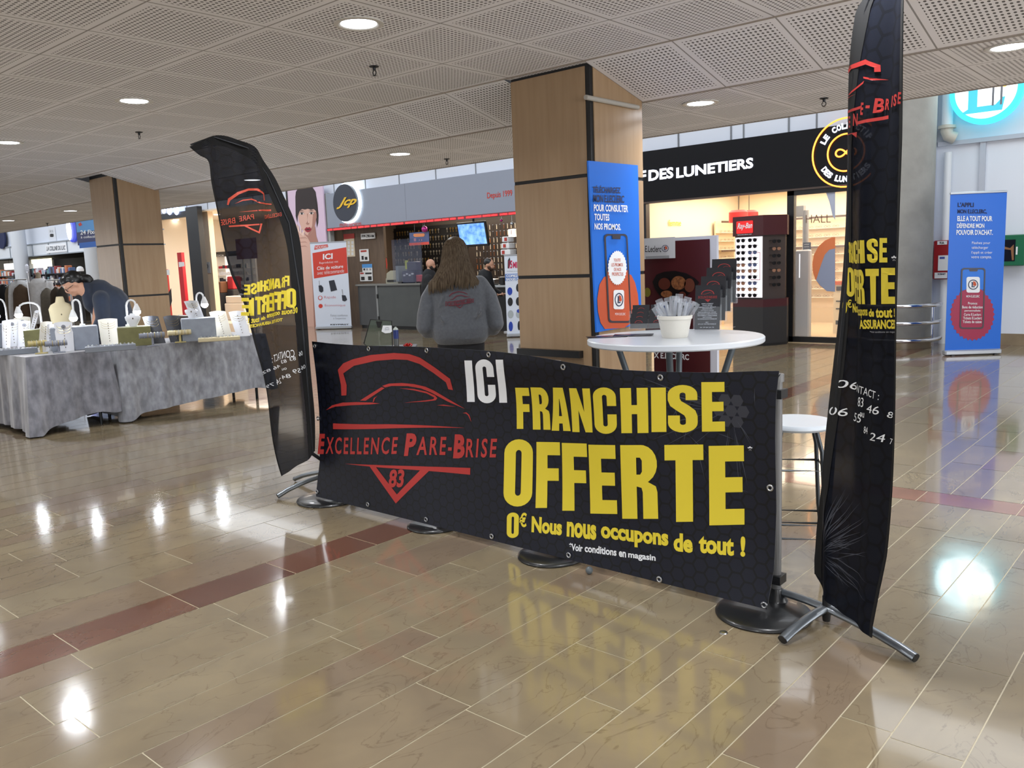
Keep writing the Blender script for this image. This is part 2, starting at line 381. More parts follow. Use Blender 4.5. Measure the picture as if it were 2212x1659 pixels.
# ------------------------------------------------------------ downlights and sprinklers
LENS = M_('lamp_lens', (240, 246, 255), .4, emit=26); RIM = M_('lamp_rim', (205, 202, 196), .5)
def downlight(lab, x, y, z):
    t = thing('downlight', lab, 'ceiling light', (x, y, z), 0, 'round downlights recessed in the tiled ceiling')
    g = G(); g.lathe([(.120, .0), (.122, -.006), (.100, -.009), (.088, -.003), (.088, .0)], n=36); obj('trim_ring', g, RIM, t)
    g = G(); g.lathe([(0.0001, -.004), (.086, -.004), (.086, -.001)], n=36); obj('lens', g, LENS, t)
    area('downlight_glow', (x, y, z - .02), (.16,), 24, (.95, .97, 1), shape='DISK', spread=150)
    return t
DLS = [((775, 50), ZH, 'large bright round downlight above the grey shirt, nearest of the high ceiling lights'),
       ((290, 217), ZH, 'round downlight of the high ceiling above the jewellery stall'),
       ((16, 307), ZH, 'round downlight of the high ceiling cut by the left edge of the photo'),
       ((2182, 100), ZL, 'round downlight near the round blue sign at the top right'),
       ((1513, 222), ZL, 'round downlight just right of the panelled column, over the optician sign'),
       ((864, 332), ZL, 'round downlight left of the panelled column, above the grey shop fascia'),
       ((545, 388), ZL, 'round downlight seen through the leaning black feather flag'),
       ((152, 455), ZL, 'small far downlight just left of the wooden far column'),
       ((18, 476), ZL, 'small farthest downlight beside the left edge of the photo')]
for (x, y), z, lab in DLS:
    p = PZ(x, y, z); downlight(lab, p.x, p.y, z)
for x, y, z in ((-1.0, 2.83, ZH), (1.4, 2.83, ZH), (1.4, 5.3, ZL), (-1.0, .4, ZH), (-3.4, .4, ZH), (-5.8, .4, ZH), (-8.2, .4, ZH), (-3.4, -2.0, ZH), (-8.2, -2.0, ZH), (1.4, .4, ZH), (-10.6, 2.83, ZH), (-13, .4, ZH)):  # the same grid of lights just out of the frame
    downlight('round downlight of the high ceiling, outside the photo', x, y, z)
def sprinkler(lab, x, y, z):
    t = thing('sprinkler_head', lab, 'sprinkler', (x, y, z), 0, 'sprinklers hanging from the ceiling')
    g = G(); g.lathe([(.0001, 0), (.030, -.001), (.027, -.006), (.010, -.009), (.008, -.025), (.0001, -.025)], n=16); obj('escutcheon', g, DARKM, t)
    g = G(); g.tube([(-.006, 0, -.022), (-.014, 0, -.035), (-.013, 0, -.045), (0, 0, -.055)], .003, 6); g.tube([(.006, 0, -.022), (.014, 0, -.035), (.013, 0, -.045), (0, 0, -.055)], .003, 6); g.lathe([(.0001, -.053), (.015, -.055), (.0001, -.057)], n=12); obj('frame', g, DARKM, t)
for (px, z, lab) in (((808, 143), ZH, 'sprinkler below the biggest downlight'), ((300, 285), ZH, 'sprinkler left of the leaning feather flag'), ((965, 343), ZL, 'small sprinkler left of the panelled column'), ((1780, 212), ZL, 'sprinkler left of the tall black flag'), ((102, 482), ZL, 'tiny sprinkler at the far left edge of the ceiling')):
    p = PZ(*px, z); sprinkler(lab, p.x, p.y, z)
# ------------------------------------------------------------ panelled columns
WOODP = M_('maple_panel', (160, 134, 104), .30, noise=.1, nscale=3, nstretch=(9, 9, .6), c2=(150, 123, 93)); BLK = M_('black_joint', (12, 12, 14), .5)
def column(name_lab, x0, x1, y0, y1, joints, zt, front_top):
    t = thing('panelled_column', name_lab, 'column', (x0, y0, 0), 0)
    w, d = x1 - x0, y1 - y0
    g = G(); g.bb((.006, .006, 0), (w - .006, d - .006, zt)); obj('core', g, BLK, t)
    zs = [.03] + joints + [front_top]
    for i in range(len(zs) - 1):
        a, b = zs[i] + (.011 if i else 0), zs[i + 1] - .011
        g = G(); g.bb((.006, 0, a), (w - .038, .01, b)); obj('front_panel', g, WOODP, t, smooth=False)
        g = G(); g.bb((w - .01, .038, a), (w, d - .006, b)); obj('side_panel', g, WOODP, t, smooth=False)
    return t
column('wood-panelled square column in the middle with a blue poster hung on its side', -3.74, -3.1, 4.37, 4.965, [.64, 1.33, 1.95], 2.70, 2.612)
column('wood-panelled square column behind the jewellery stall at left', -10.5, -9.86, 4.49, 5.025, [.62, 1.215, 1.815], 2.70, 2.612)
pt = thing('foot_rail', 'black bumper bar across the lower front of the middle panelled column', 'bumper', (-3.74, 4.35, 0))
g = G(); a = PY(1135, 752, 4.36); b = PY(1258, 768, 4.36)
g.bb((0.01, -.025, a.z - .045), (b.x + 3.74, .02, a.z)); obj('box', g, BPLAS, pt)
pt.location.z = 0
g = G(); p = PX(1265, 210, -3.085); q = PX(1378, 232, -3.085)
tag(obj('poster_rail', g.tube([(-3.085, p.y, p.z), (-3.085, q.y, q.z)], .015, 10), M_('rail_grey', (168, 164, 156), .4)), 'pale grey tube fixed across the top of the middle column side', 'tube')
# ------------------------------------------------------------ shop-front wall and openings
YF = 13.05
WALLW = M_('white_wall_panels', (214, 220, 232), .5); WALLC = M_('cream_wall', (226, 216, 200), .6)
def wall(name, x0, x1, z0, z1, m, y=YF, th=.12, parent=None):
    g = G(); g.bb((x0, y, z0), (x1, y + th, z1)); return struct(name, g, m, parent, smooth=False)
wall('wall_back_upper', -46, -3.5, 3.28, 5.15, WALLW, YF + .17, .08)
g = G()
for i in range(30): x = -7.54 + 1.2 * (i - 3) * 1.0 - 24; g.bb((x - .012, YF + .16, 3.28), (x + .012, YF + .17, 5.1))
for i in range(7): x = -7.54 + .98 * (i - 1); g.bb((x - .012, YF + .155, 3.28), (x + .012, YF + .17, 5.1))
struct('trim_1', g, M_('panel_joint', (120, 124, 130), .6))
wall('wall_pier', -11.05, -8.25, 0, 3.16, M_('dark_pier', (52, 56, 62), .6))
wall('wall_pier', -19.0, -17.25, 0, 3.3, M_('grey_pier', (168, 170, 168), .6), YF + .04)
wall('wall_pier', -31.2, -27.0, 0, 3.3, M_('cream_pier', (206, 198, 186), .6), YF + .04)
wall('wall_right', -3.6, 5, 0, 5.15, M_('right_wall', (226, 230, 238), .5), 13.62)
wall('wall_side', -3.64, -3.52, 0, 5.15, WALLW, 13.05, .6)
wall('wall_front', -46, 5, 0, 5.15, M_('far_front_wall', (150, 145, 138), .7), -6.1, .1)
g = G(); g.bb((5, -6, 0), (5.1, 13.7, 5.15)); struct('wall_east', g, M_('east_wall', (190, 188, 184), .7))
g = G(); g.bb((-46.1, -6, 0), (-46, 18.5, 5.15)); struct('wall_west', g, MATS['east_wall'])
wall('wall_north', -46, -4.2, 0, 5.15, M_('shop_back', (200, 195, 188), .7), 18.4, .1)
g = G(); g.bb((-3.38, 13.585, 0), (5, 13.62, .16)); struct('baseboard_right', g, M_('stone_skirting', (150, 132, 106), .3, noise=.2, nscale=5))
g = G(); a = PY(2028, 313, 13.6); b = PY(2212, 285, 13.6)
g.bb((a.x, 13.55, a.z - .03), (5, 13.62, a.z + .03)); g.bb((-2.95, 13.57, .16), (-2.88, 13.62, a.z)); struct('trim_2', g, M_('wall_ledge', (188, 192, 202), .5))
# grid of side walls between the shops
for x, y1 in ((-4.35, 17.2), (-8.3, 17.2), (-11.0, 16.0), (-17.35, 16.0), (-18.9, 18.4), (-27.05, 18.4), (-31.1, 18.4)):
    g = G(); g.bb((x - .04, YF + .12, 0), (x + .04, y1, 3.3)); struct('wall_partition', g, WALLC if x > -9 or x < -18 else M_('brown_partition', (96, 78, 62), .6))
# ------------------------------------------------------------ hexagon printed vinyl
def hex_mat(name, base, line, rough, alpha=1., sc=.062, lw=.07, spec=.2):
    m = bpy.data.materials.new(name); m.use_nodes = True; n = m.node_tree; b = n.nodes['Principled BSDF']; L = n.links.new; MATS[name] = m
    uv = n.nodes.new('ShaderNodeUVMap')
    def vm(op, a, bb=None, out=0):
        q = n.nodes.new('ShaderNodeVectorMath'); q.operation = op
        for i, z in enumerate((a, bb)):
            if z is None: continue
            if isinstance(z, tuple): q.inputs[i].default_value = z
            else: L(z, q.inputs[i])
        return q.outputs[out]
    def mt(op, a, bb=None):
        q = n.nodes.new('ShaderNodeMath'); q.operation = op
        for i, z in enumerate((a, bb)):
            if z is None: continue
            if isinstance(z, (int, float)): q.inputs[i].default_value = z
            else: L(z, q.inputs[i])
        return q.outputs[0]
    p = vm('MULTIPLY', uv.outputs[0], (1 / sc, 1 / sc, 0)); r = (1.7320508, 1., 1.); h = (.8660254, .5, 0)
    a = vm('SUBTRACT', vm('WRAP3', p), h) if False else None
    def wrap(v):
        q = n.nodes.new('ShaderNodeVectorMath'); q.operation = 'MODULO'; L(v, q.inputs[0]); q.inputs[1].default_value = (1.7320508, 1., 1.)
        return vm('SUBTRACT', q.outputs[0], h)
    p = vm('ADD', p, (173.20508, 100., 0)); a = wrap(p); c = wrap(vm('SUBTRACT', p, h))
    da = vm('DOT_PRODUCT', a, a, 1); dc = vm('DOT_PRODUCT', c, c, 1); k = mt('LESS_THAN', da, dc)
    mx = n.nodes.new('ShaderNodeMix'); mx.data_type = 'VECTOR'; L(k, mx.inputs[0]); L(c, mx.inputs[4]); L(a, mx.inputs[5]); g = vm('ABSOLUTE', mx.outputs[1])
    d = mt('MAXIMUM', vm('DOT_PRODUCT', g, (.8660254, .5, 0), 1), vm('DOT_PRODUCT', g, (0, 1, 0), 1))
    e = mt('GREATER_THAN', d, .5 - lw)
    m1 = n.nodes.new('ShaderNodeMix'); m1.data_type = 'RGBA'; L(e, m1.inputs[0]); m1.inputs[6].default_value = lin(base); m1.inputs[7].default_value = lin(line)
    L(m1.outputs[2], b.inputs['Base Color']); b.inputs['Roughness'].default_value = rough; b.inputs['Specular IOR Level'].default_value = spec
    if alpha < 1:
        b.inputs['Alpha'].default_value = alpha
    return m
HEXV = hex_mat('hex_vinyl', (16, 19, 33), (5, 6, 11), .34, spec=.3)
HEXF = hex_mat('hex_flag_cloth', (18, 21, 31), (12, 14, 21), .75, .99, .07, spec=.08)
HEXS = hex_mat('hex_sheer_cloth', (18, 21, 30), (9, 10, 15), .7, .945, .07, spec=.12)
def gridmesh(name, fn, nu, nv, uvf, mat, parent, loc):
    vs = []; uv = []
    for j in range(nv + 1):
        for i in range(nu + 1):
            p = fn(i / nu, j / nv); vs.append(tuple(V(p) - V(loc))); uv.append(uvf(i / nu, j / nv))
    fs = [(j * (nu + 1) + i, j * (nu + 1) + i + 1, (j + 1) * (nu + 1) + i + 1, (j + 1) * (nu + 1) + i) for j in range(nv) for i in range(nu)]
    me = bpy.data.meshes.new(name); me.from_pydata(vs, [], fs); l = me.uv_layers.new(name='UVMap')
    for f in me.polygons:
        f.use_smooth = True
        for li in f.loop_indices: l.data[li].uv = uv[me.loops[li].vertex_index]
    me.materials.append(mat); o = bpy.data.objects.new(name, me); COL.objects.link(o); o.parent = parent
    return o
def interp(tab, x):
    if x <= tab[0][0]: return tab[0][1]
    for (a, b), (c, d) in zip(tab, tab[1:]):
        if x <= c: return b + (d - b) * (x - a) / (c - a)
    return tab[-1][1]
def sm(tab, x, w=.08): return (interp(tab, x - w) + 2 * interp(tab, x) + interp(tab, x + w)) / 4
# ------------------------------------------------------------ the wide banner
BY = 3.08; BX0 = -4.36
def bwarp(u, v):
    vv = v / .98; top = math.exp(-((vv - 1) / .16) ** 2)
    d = -.012 * math.sin(3.1 * u + .6) * (.4 + vv) + .010 * math.sin(7 * u + 2.2 * vv) - .035 * math.exp(-((u - 1.75) / .55) ** 2) * top
    d += .018 * math.exp(-((u - 2.9) / .12) ** 2) + .012 * math.exp(-((u - .05) / .12) ** 2) - .010 * math.cos(3 * vv + u * 1.3)
    lean = max(0, 1 - vv) ** 3
    return V(((4.36 - u) * .017 * lean, d * (1 - lean) - .052 * lean, .026 * lean))
t = thing('vinyl_banner', 'wide black vinyl banner with yellow slogan and red car logo across the middle', 'banner', (BX0, BY, 0))
PB = Panel((BX0, BY, 0), (1, 0, 0), (0, -1, 0), warp=bwarp, cut=.035, step=.0016)
topp = sorted([PB.px(x, y) for x, y in ((668, 738), (800, 747), (921, 750), (1061, 757), (1150, 766), (1231, 778), (1330, 795), (1433, 802), (1560, 805), (1684, 800))])
botp = sorted([PB.px(x, y) for x, y in ((682, 1080), (796, 1102), (921, 1136), (1063, 1172), (1229, 1215), (1425, 1266), (1560, 1297), (1655, 1326))])
lefp = [(p[1], p[0]) for p in [PB.px(x, y) for x, y in ((682, 1080), (690, 1000), (686, 900), (678, 820), (668, 738))]]
rigp = [(p[1], p[0]) for p in [PB.px(x, y) for x, y in ((1655, 1326), (1670, 1230), (1676, 1100), (1675, 950), (1677, 860), (1684, 800))]]
def bpos(i, j):
    v = j; ul, ur = interp(lefp, v * .98), interp(rigp, v * .98); u = ul + (ur - ul) * i
    z0, z1 = max(.004, sm(botp, u)), sm(topp, u); return u, z0 + (z1 - z0) * v
gridmesh('sheet', lambda i, j: PB.at(*bpos(i, j)), 120, 40, lambda i, j: bpos(i, j), HEXV, t, (BX0, BY, 0))
gridmesh('sheet_backing', lambda i, j: PB.at(*bpos(i, j), -1.2), 60, 20, lambda i, j: bpos(i, j), M_('vinyl_back', (170, 172, 176), .6), t, (BX0, BY, 0))
def z3(x, y): return (660 + x / 3.95, 730 + y / 3.95)
def z4(x, y): return (1060 + x / 3.456, 760 + y / 3.456)
for pl in ([(320, 490), (318, 400), (292, 270), (340, 215), (420, 180), (560, 145), (740, 130), (870, 140), (965, 170), (1100, 255), (1230, 350), (1250, 447), (1208, 440), (1190, 380), (1080, 300), (960, 225), (850, 190), (740, 185), (600, 195), (430, 235), (340, 300), (355, 350), (368, 400), (365, 487)],
           [(480, 532), (645, 420), (668, 430), (525, 534)], [(650, 410), (700, 392), (800, 388), (900, 398), (1000, 420), (1080, 455), (1350, 607), (1200, 547), (1050, 470), (960, 435), (850, 415), (720, 412), (672, 424)],
           [(780, 432), (900, 440), (1010, 463), (1085, 495), (1106, 518), (1090, 537), (1010, 547), (820, 558), (1000, 538), (1070, 527), (1078, 513), (1010, 478), (900, 452)],
           [(165, 620), (230, 575), (330, 550), (450, 545), (570, 550), (635, 560), (560, 566), (400, 572), (260, 586), (200, 606)], [(580, 548), (588, 512), (614, 496), (596, 516), (588, 545)],
           [(1100, 580), (1160, 573), (1270, 590), (1160, 583)], [(1330, 645), (1362, 638), (1388, 660), (1405, 720), (1376, 662), (1358, 648)],
           [(236, 730), (700, 738), (1350, 771), (700, 774), (236, 780)], [(340, 1075), (600, 1083), (1030, 1106), (1398, 1115), (1397, 1173), (1035, 1143), (600, 1101)],
           [(560, 1096), (775, 1415), (1040, 1141), (965, 1137), (785, 1338), (612, 1100)]):
    PB.pg([z3(*p) for p in pl], LOGORED, 1, name='logo')
def rtx(s, x0, y0, x1, y1, lay=1, zz=z3, m=LOGORED, name='logo_lettering', b=.02, sh=.12, sl=0): PB.im(text2d(s, b, sh, 1.3 if len(s) > 3 and m is LOGORED else 1), zz(x0, y0), zz(x1, y1), m, lay, name, sl)
rtx('E', 100, 822, 158, 995, b=.045); rtx('XCELLENCE', 165, 848, 782, 994); rtx('P', 833, 820, 927, 1012, b=.05); rtx('ARE-', 930, 850, 1232, 1006); rtx('B', 1243, 828, 1347, 1034, b=.05); rtx('RISE', 1355, 862, 1624, 1026); rtx('83', 718, 1124, 842, 1278, b=.035)
def sliver(cx, cy, ang, l, w, pts=3, rr=R): 
    q = math.radians(ang); return [(cx, cy), (cx + math.cos(q) * l * .5 - math.sin(q) * w, cy + math.sin(q) * l * .5 + math.cos(q) * w), (cx + math.cos(q) * l, cy + math.sin(q) * l)]
CRK = flat('crack_grey', (62, 66, 78), .5)
cu, cv = PB.px(1578, 888)
for k in range(64):
    a = R.uniform(0, 360); r0 = R.uniform(.03, .10); l = R.uniform(.1, .36); q = math.radians(a)
    sv = sliver(cu + r0 * math.cos(q), cv + r0 * math.sin(q), a + R.uniform(-10, 10), l, R.uniform(.0015, .005))
    if max(p[0] for p in sv) < 2.95 and max(p[1] for p in sv) < .93: PB.put('crack_print', poly2d([sv]), CRK, .5)
for k in range(44):
    q = R.uniform(0, 2 * PI); r0 = R.uniform(.1, .33); a = math.degrees(q) + 90 + R.uniform(-35, 35)
    sv = sliver(cu + r0 * math.cos(q), cv + r0 * math.sin(q), a, R.uniform(.05, .16), .003)
    if max(p[0] for p in sv) < 2.95 and max(p[1] for p in sv) < .93: PB.put('crack_print', poly2d([sv]), CRK, .5)
CRK2 = flat('crack_dark', (44, 46, 56), .5)
for k in range(7): PB.put('crack_print', poly2d([circ(cu + (.05 * math.cos(k * PI / 3) if k else 0), cv + (.05 * math.sin(k * PI / 3) if k else 0), .027, 6)]), CRK2, .4)
# heavy condensed capitals, drawn as filled outlines in a unit box
def arcs(cx, cy, rx, ry, a0, a1, n=12): return [(cx + rx * math.cos(math.radians(a0 + (a1 - a0) * k / n)), cy + ry * math.sin(math.radians(a0 + (a1 - a0) * k / n))) for k in range(n + 1)]
def ring_out(x0, x1, y0, y1, ry): cx = (x0 + x1) / 2; rx = (x1 - x0) / 2; return arcs(cx, y1 - ry, rx, ry, 0, 180) + arcs(cx, y0 + ry, rx, ry, 180, 360)
GL = {
 'F': [[(0, 0), (0, 1), (1, 1), (1, .8), (.46, .8), (.46, .6), (.93, .6), (.93, .41), (.46, .41), (.46, 0)]],
 'E': [[(0, 0), (0, 1), (1, 1), (1, .8), (.46, .8), (.46, .6), (.95, .6), (.95, .41), (.46, .41), (.46, .2), (1, .2), (1, 0)]],
 'R': [[(0, 0), (0, 1), (.55, 1)] + arcs(.55, .74, .42, .26, 80, -60, 8) + [(.72, .5), (.93, .44), (.97, .36), (.98, 0), (.58, 0), (.58, .36), (.55, .42), (.42, .44), (.42, 0)], [(.42, .6), (.42, .83), (.52, .83), (.57, .79), (.57, .64), (.52, .6)]],
 'A': [[(0, 0), (.24, 1), (.76, 1), (1, 0), (.61, 0), (.59, .17), (.41, .17), (.39, 0)], [(.42, .34), (.58, .34), (.51, .74), (.49, .74)]],
 'N': [[(0, 0), (0, 1), (.36, 1), (.64, .46), (.64, 1), (1, 1), (1, 0), (.66, 0), (.36, .5), (.36, 0)]],
 'H': [[(0, 0), (0, 1), (.4, 1), (.4, .62), (.6, .62), (.6, 1), (1, 1), (1, 0), (.6, 0), (.6, .42), (.4, .42), (.4, 0)]],
 'I': [[(0, 0), (0, 1), (1, 1), (1, 0)]],
 'T': [[(0, 1), (1, 1), (1, .8), (.72, .8), (.72, 0), (.28, 0), (.28, .8), (0, .8)]],
 'O': [ring_out(0, 1, 0, 1, .2), ring_out(.4, .6, .16, .84, .05)[::-1]],
 'C': [arcs(.5, .8, .5, .2, 0, 180) + arcs(.5, .2, .5, .2, 180, 360) + [(1, .42), (.6, .42), (.6, .2)] + arcs(.5, .2, .1, .04, 0, -180, 6) + arcs(.5, .8, .1, .04, 180, 0, 6) + [(.6, .6), (1, .6)]],
 'S': [arcs(.5, .8, .5, .2, 0, 180) + [(0, .68), (.08, .56), (.3, .46), (.55, .36), (.6, .3), (.6, .2)] + arcs(.5, .2, .1, .04, 0, -180, 6) + [(.4, .36), (0, .36), (0, .2)] + arcs(.5, .2, .5, .2, 180, 360) + [(1, .34), (.93, .46), (.7, .57), (.45, .66), (.4, .72), (.4, .8)] + arcs(.5, .8, .1, .04, 180, 0, 6) + [(.6, .68), (1, .68)]],
}
def glyph(P, ch, a, b, m, lay=1, name='slogan'):       # a,b: pixel corners of the letter box, top-left and bottom-right
    k = .03 * (b[0] - a[0]); P.im(poly2d(GL[ch]), (a[0] + k, a[1]), (b[0] - k, b[1]), m, lay, name)
for ch, x0, y0, x1, y1 in (('I', 1368, 190, 1438, 548), ('C', 1456, 180, 1622, 560), ('I', 1640, 182, 1710, 556)): glyph(PB, ch, z3(x0, y0), z3(x1, y1), WHITE, name='headline')
for ch, x0, y0, x1, y1 in (('F', 177, 268, 290, 580), ('R', 297, 264, 444, 585), ('A', 444, 262, 608, 591), ('N', 612, 264, 785, 597), ('C', 793, 256, 974, 606), ('H', 994, 262, 1203, 600), ('I', 1215, 262, 1328, 594), ('S', 1330, 244, 1558, 600), ('E', 1576, 224, 1752, 595),
    ('O', 86, 658, 308, 1160), ('F', 322, 678, 517, 1172), ('F', 520, 682, 735, 1193), ('E', 735, 690, 958, 1212), ('R', 980, 690, 1266, 1247), ('T', 1300, 692, 1598, 1272), ('E', 1620, 703, 1888, 1302)): glyph(PB, ch, z4(x0, y0), z4(x1, y1), YEL)
glyph(PB, 'O', z4(118, 1204), z4(212, 1392), YEL); rtx('€', 213, 1206, 266, 1313, 1, z4, YEL, 'slogan', .03, 0)
# the running line is set word by word so every word keeps its own height
for w_, x0, y0, x1, y1 in (('Nous', 303, 1232, 527, 1378), ('nous', 563, 1272, 787, 1412), ('occupons', 822, 1302, 1330, 1490), ('de', 1368, 1352, 1508, 1508), ('tout', 1552, 1376, 1805, 1536), ('!', 1852, 1388, 1888, 1544)): rtx(w_, x0, y0, x1, y1, 1, z4, YEL, 'slogan', .045, 0, .118)
for w_, x0, y0, x1, y1 in (('*Voir', 583, 1430, 685, 1498), ('conditions', 700, 1442, 940, 1528), ('en', 958, 1490, 1012, 1540), ('magasin', 1028, 1494, 1234, 1578)): rtx(w_, x0, y0, x1, y1, 1, z4, WHITE, 'small_print', .03, 0, .125)
rtx('*', 1908, 710, 1945, 748, 1, z4, WHITE, 'small_print', .05, 0)
PB.flush(t)
for x, y in ((676, 748), (798, 753), (921, 757), (1061, 765), (1231, 790), (1433, 814), (686, 1063), (796, 1090), (921, 1123), (1063, 1159), (1229, 1200), (1425, 1252), (1651, 1308), (1663, 1055), (684, 905)):
    u, v = PB.px(x, y); g = G(); c = PB.at(u, v, 2) - V((BX0, BY, 0)); g.tube([c + V((.0105 * math.cos(k * PI / 7), 0, .0105 * math.sin(k * PI / 7))) for k in range(14)], .0042, 6, closed=True); obj('eyelet', g, STEEL, t)
g = G(); e = V((2.98, .012, .93)); g.add([e, e + V((.055, -.01, .04)), e + V((.008, 0, -.035))], [(0, 1, 2)]); obj('curled_corner', g, HEXV, t)
# ------------------------------------------------------------ barrier posts carrying the banner
BASE = M_('rubber_base', (26, 27, 29), .32, coat=.2); POSTM = M_('grey_post', (120, 120, 120), .4, .3)
for i, (x, y, r, lab) in enumerate(((-4.28, 3.09, .19, 'barrier post on a wide domed black base at the left end of the banner'), (-3.325, 3.10, .15, 'barrier post with glossy black round base under the red car logo'),
                    (-2.485, 3.085, .165, 'barrier post with glossy black round base under the small white text'), (-1.375, 3.045, .185, 'barrier post with the widest flat black base at the right end of the banner'))):
    t = thing('barrier_post', lab, 'barrier post', (x, y, 0), 0, 'posts holding the banner')
    g = G(); g.lathe([(.0001, .0), (r, .0), (r + .004, .006), (r, .013), (r * .93, .018), (r * .5, .021), (.0001, .022)], n=48); g.lathe([(.05, .015), (.03, .05), (.024, .07), (.0001, .07)], (0, 3.165 - y, 0), 20); obj('base', g, BASE, t)
    g = G(); zt = .955 if i != 0 else .96; g.lathe([(.0001, .06), (.020, .06), (.020, zt - .03), (.026, zt - .03), (.026, zt), (.0001, zt + .005)], (0, 3.165 - y, 0), n=20); obj('pole', g, POSTM, t)
    for z in (.88, .115): g = G(); g.bb((-.03, 3.132 - y, z - .02), (.03, 3.195 - y, z + .015)); obj('clip', g, BPLAS, t)
# ------------------------------------------------------------ feather flags
SLEEVE = M_('flag_sleeve', (8, 8, 10), .85)
def cross_base(t, feet, c, zc=.11):
    for a, b in feet:
        g = G(); a, b = V(a), V(b); pts = []
        for k in range(13):
            s = k / 12; p = a.lerp(b, s); pts.append((p.x, p.y, .018 + (zc - .018) * math.sin(PI * s) ** .8))
        g.tube(pts, .020, 10, cap=False, flatk=.75); obj('leg', g, M_('silver_tube', (128, 134, 140), .32, .75), t)
        for e, q in ((pts[0], pts[1]), (pts[-1], pts[-2])):
            g = G(); d = (V(q) - V(e)).normalized(); rot = d.to_track_quat('Z', 'Y').to_matrix(); g.lathe([(.0001, .002), (.0165, .002), (.0165, -.001), (.0001, -.001)], V(e) , 12, rot=rot); obj('end_cap', g, BLK, t)
    g = G(); g.lathe([(.0001, zc - .05), (.014, zc - .05), (.016, zc - .03), (.016, zc + .05), (.0001, zc + .05)], (c[0], c[1], 0), 12); obj('hub', g, BPLAS, t)
class Flag:
    def __init__(s, base, d, left, right, folds):
        s.P = V((base[0], base[1], 0)); s.d = V((d[0], d[1], 0)).normalized(); s.nn = V((s.d.y, -s.d.x, 0)) 
        if s.nn.dot(EYE - s.P) < 0: s.nn = -s.nn
        s.folds = folds
        s.pan = Panel(s.P, s.d, s.nn, warp=lambda u, v: s.nn * s.fold(u, v), cut=.03, step=.0022)
        f = lambda L: sorted([(q[1], q[0]) for q in [s.pan.px(*p) for p in L]])
        s.L, s.Rt = f(left), f(right)
    def fold(s, u, v): return sum(a * math.sin(k * u + p * v + q) for a, k, p, q in s.folds)
    def cloth(s, t, mat, z0, z1, nu=50, nv=120, tl=None, tr=None):
        tl = tl or (lambda z: 0); tr = tr or (lambda z: 0)
        def uvp(i, j):
            z = z0 + (z1 - z0) * j; a, b = interp(s.L, z), interp(s.Rt, z); return a + (b - a) * i, z
        return uvp
# right flag: cloth turned almost edge-on towards the camera
FR = Flag((-1.144, 3.10), (.76, -.65), [(1872, 0), (1862, 20), (1845, 150), (1826, 330), (1818, 480), (1805, 700), (1793, 900), (1782, 1050), (1765, 1150), (1757, 1215)], [(1953, 0), (1951, 150), (1950, 300), (1943, 600), (1935, 850), (1920, 1050), (1908, 1200), (1887, 1337)],
          [(.009, 24, 1.6, .4), (.004, 52, -3.2, 1.0), (.010, 9, 3.1, .2)])
t = thing('feather_flag', 'tall black feather flag on a crossed steel foot at the right end of the banner', 'flag', (-1.144, 3.10, 0))
extL = [(2.30, .20), (2.38, .27), (2.47, .36), (2.52, .45)]; extR = [(2.31, .445), (2.42, .455), (2.5, .47), (2.52, .475)]
FR.L = [q for q in FR.L if q[0] < 2.27] + extL; FR.Rt = [q for q in FR.Rt if q[0] < 2.3] + extR
ZB = [(-.20, .155), (-.10, .12), (.0, .10), (.05, .115), (.2, .155), (.35, .165), (.52, .18), (.7, .18)]     # wavy lower hem: height by u
def cl_r(i, j):
    z = .12 + (2.52 - .12) * j; a, b = interp(FR.L, z), interp(FR.Rt, z); u = a + (b - a) * i; zb = interp([(-.12, .17), (-.03, .12), (.0, .105), (.08, .10), (.2, .09), (.3, .085)], u)
    if j < .06: z = zb + (z - .12) * (1 + (.12 - zb) / (.144)) if z < .264 else z
    return u, z
FH = (-1.144, 3.10, 0)
gridmesh('cloth', lambda i, j: FR.pan.at(*cl_r(i, j)), 60, 140, lambda i, j: cl_r(i, j), HEXF, t, FH)
def sleeve(F, w, t, loc, cl, side=0, mat=SLEEVE, j0=0., nv=120):
    gridmesh('sleeve', lambda i, j: F.pan.at(cl(side, j0 + (1 - j0) * j)[0] + (i * w(cl(side, j0 + (1 - j0) * j)[1]) if side == 0 else -i * w(cl(side, j0 + (1 - j0) * j)[1])), cl(side, j0 + (1 - j0) * j)[1], 1.0), 6, nv, lambda i, j: (i, j), mat, t, loc)
sleeve(FR, lambda z: .06, t, FH, cl_r, 0, j0=.0)
sleeve(FR, lambda z: .012, t, FH, cl_r, 1)
pole = [(-1.144, 3.10, .05), (-1.144, 3.10, .5)] + [tuple(FR.pan.at(interp(FR.L, z) + .035, z, -2)) for z in (.9, 1.3, 1.7, 2.0, 2.2, 2.35, 2.45)]
g = G(); g.tube([V(q) - V(FH) for q in pole], [.013] * 2 + [.012, .011, .009, .008, .007, .006, .005], 10); obj('pole', g, DARKM, t)
cross_base(t, [((-1.205 + 1.144, 2.832 - 3.10, 0), (.061, .30, 0)), ((-.782 + 1.144, 2.965 - 3.10, 0), (-.40, .15, 0))], (0, 0), .062)
P = FR.pan
def z6(x, y): return (1760 + x / 3.773, 380 + y / 3.77)
def ftx(P, s, a, b, m=YEL, bold=.08, sh=0, name='lettering', rise=0): P.im(text2d(s, bold * .5, sh), a, b, m, 1.6, name, rise)
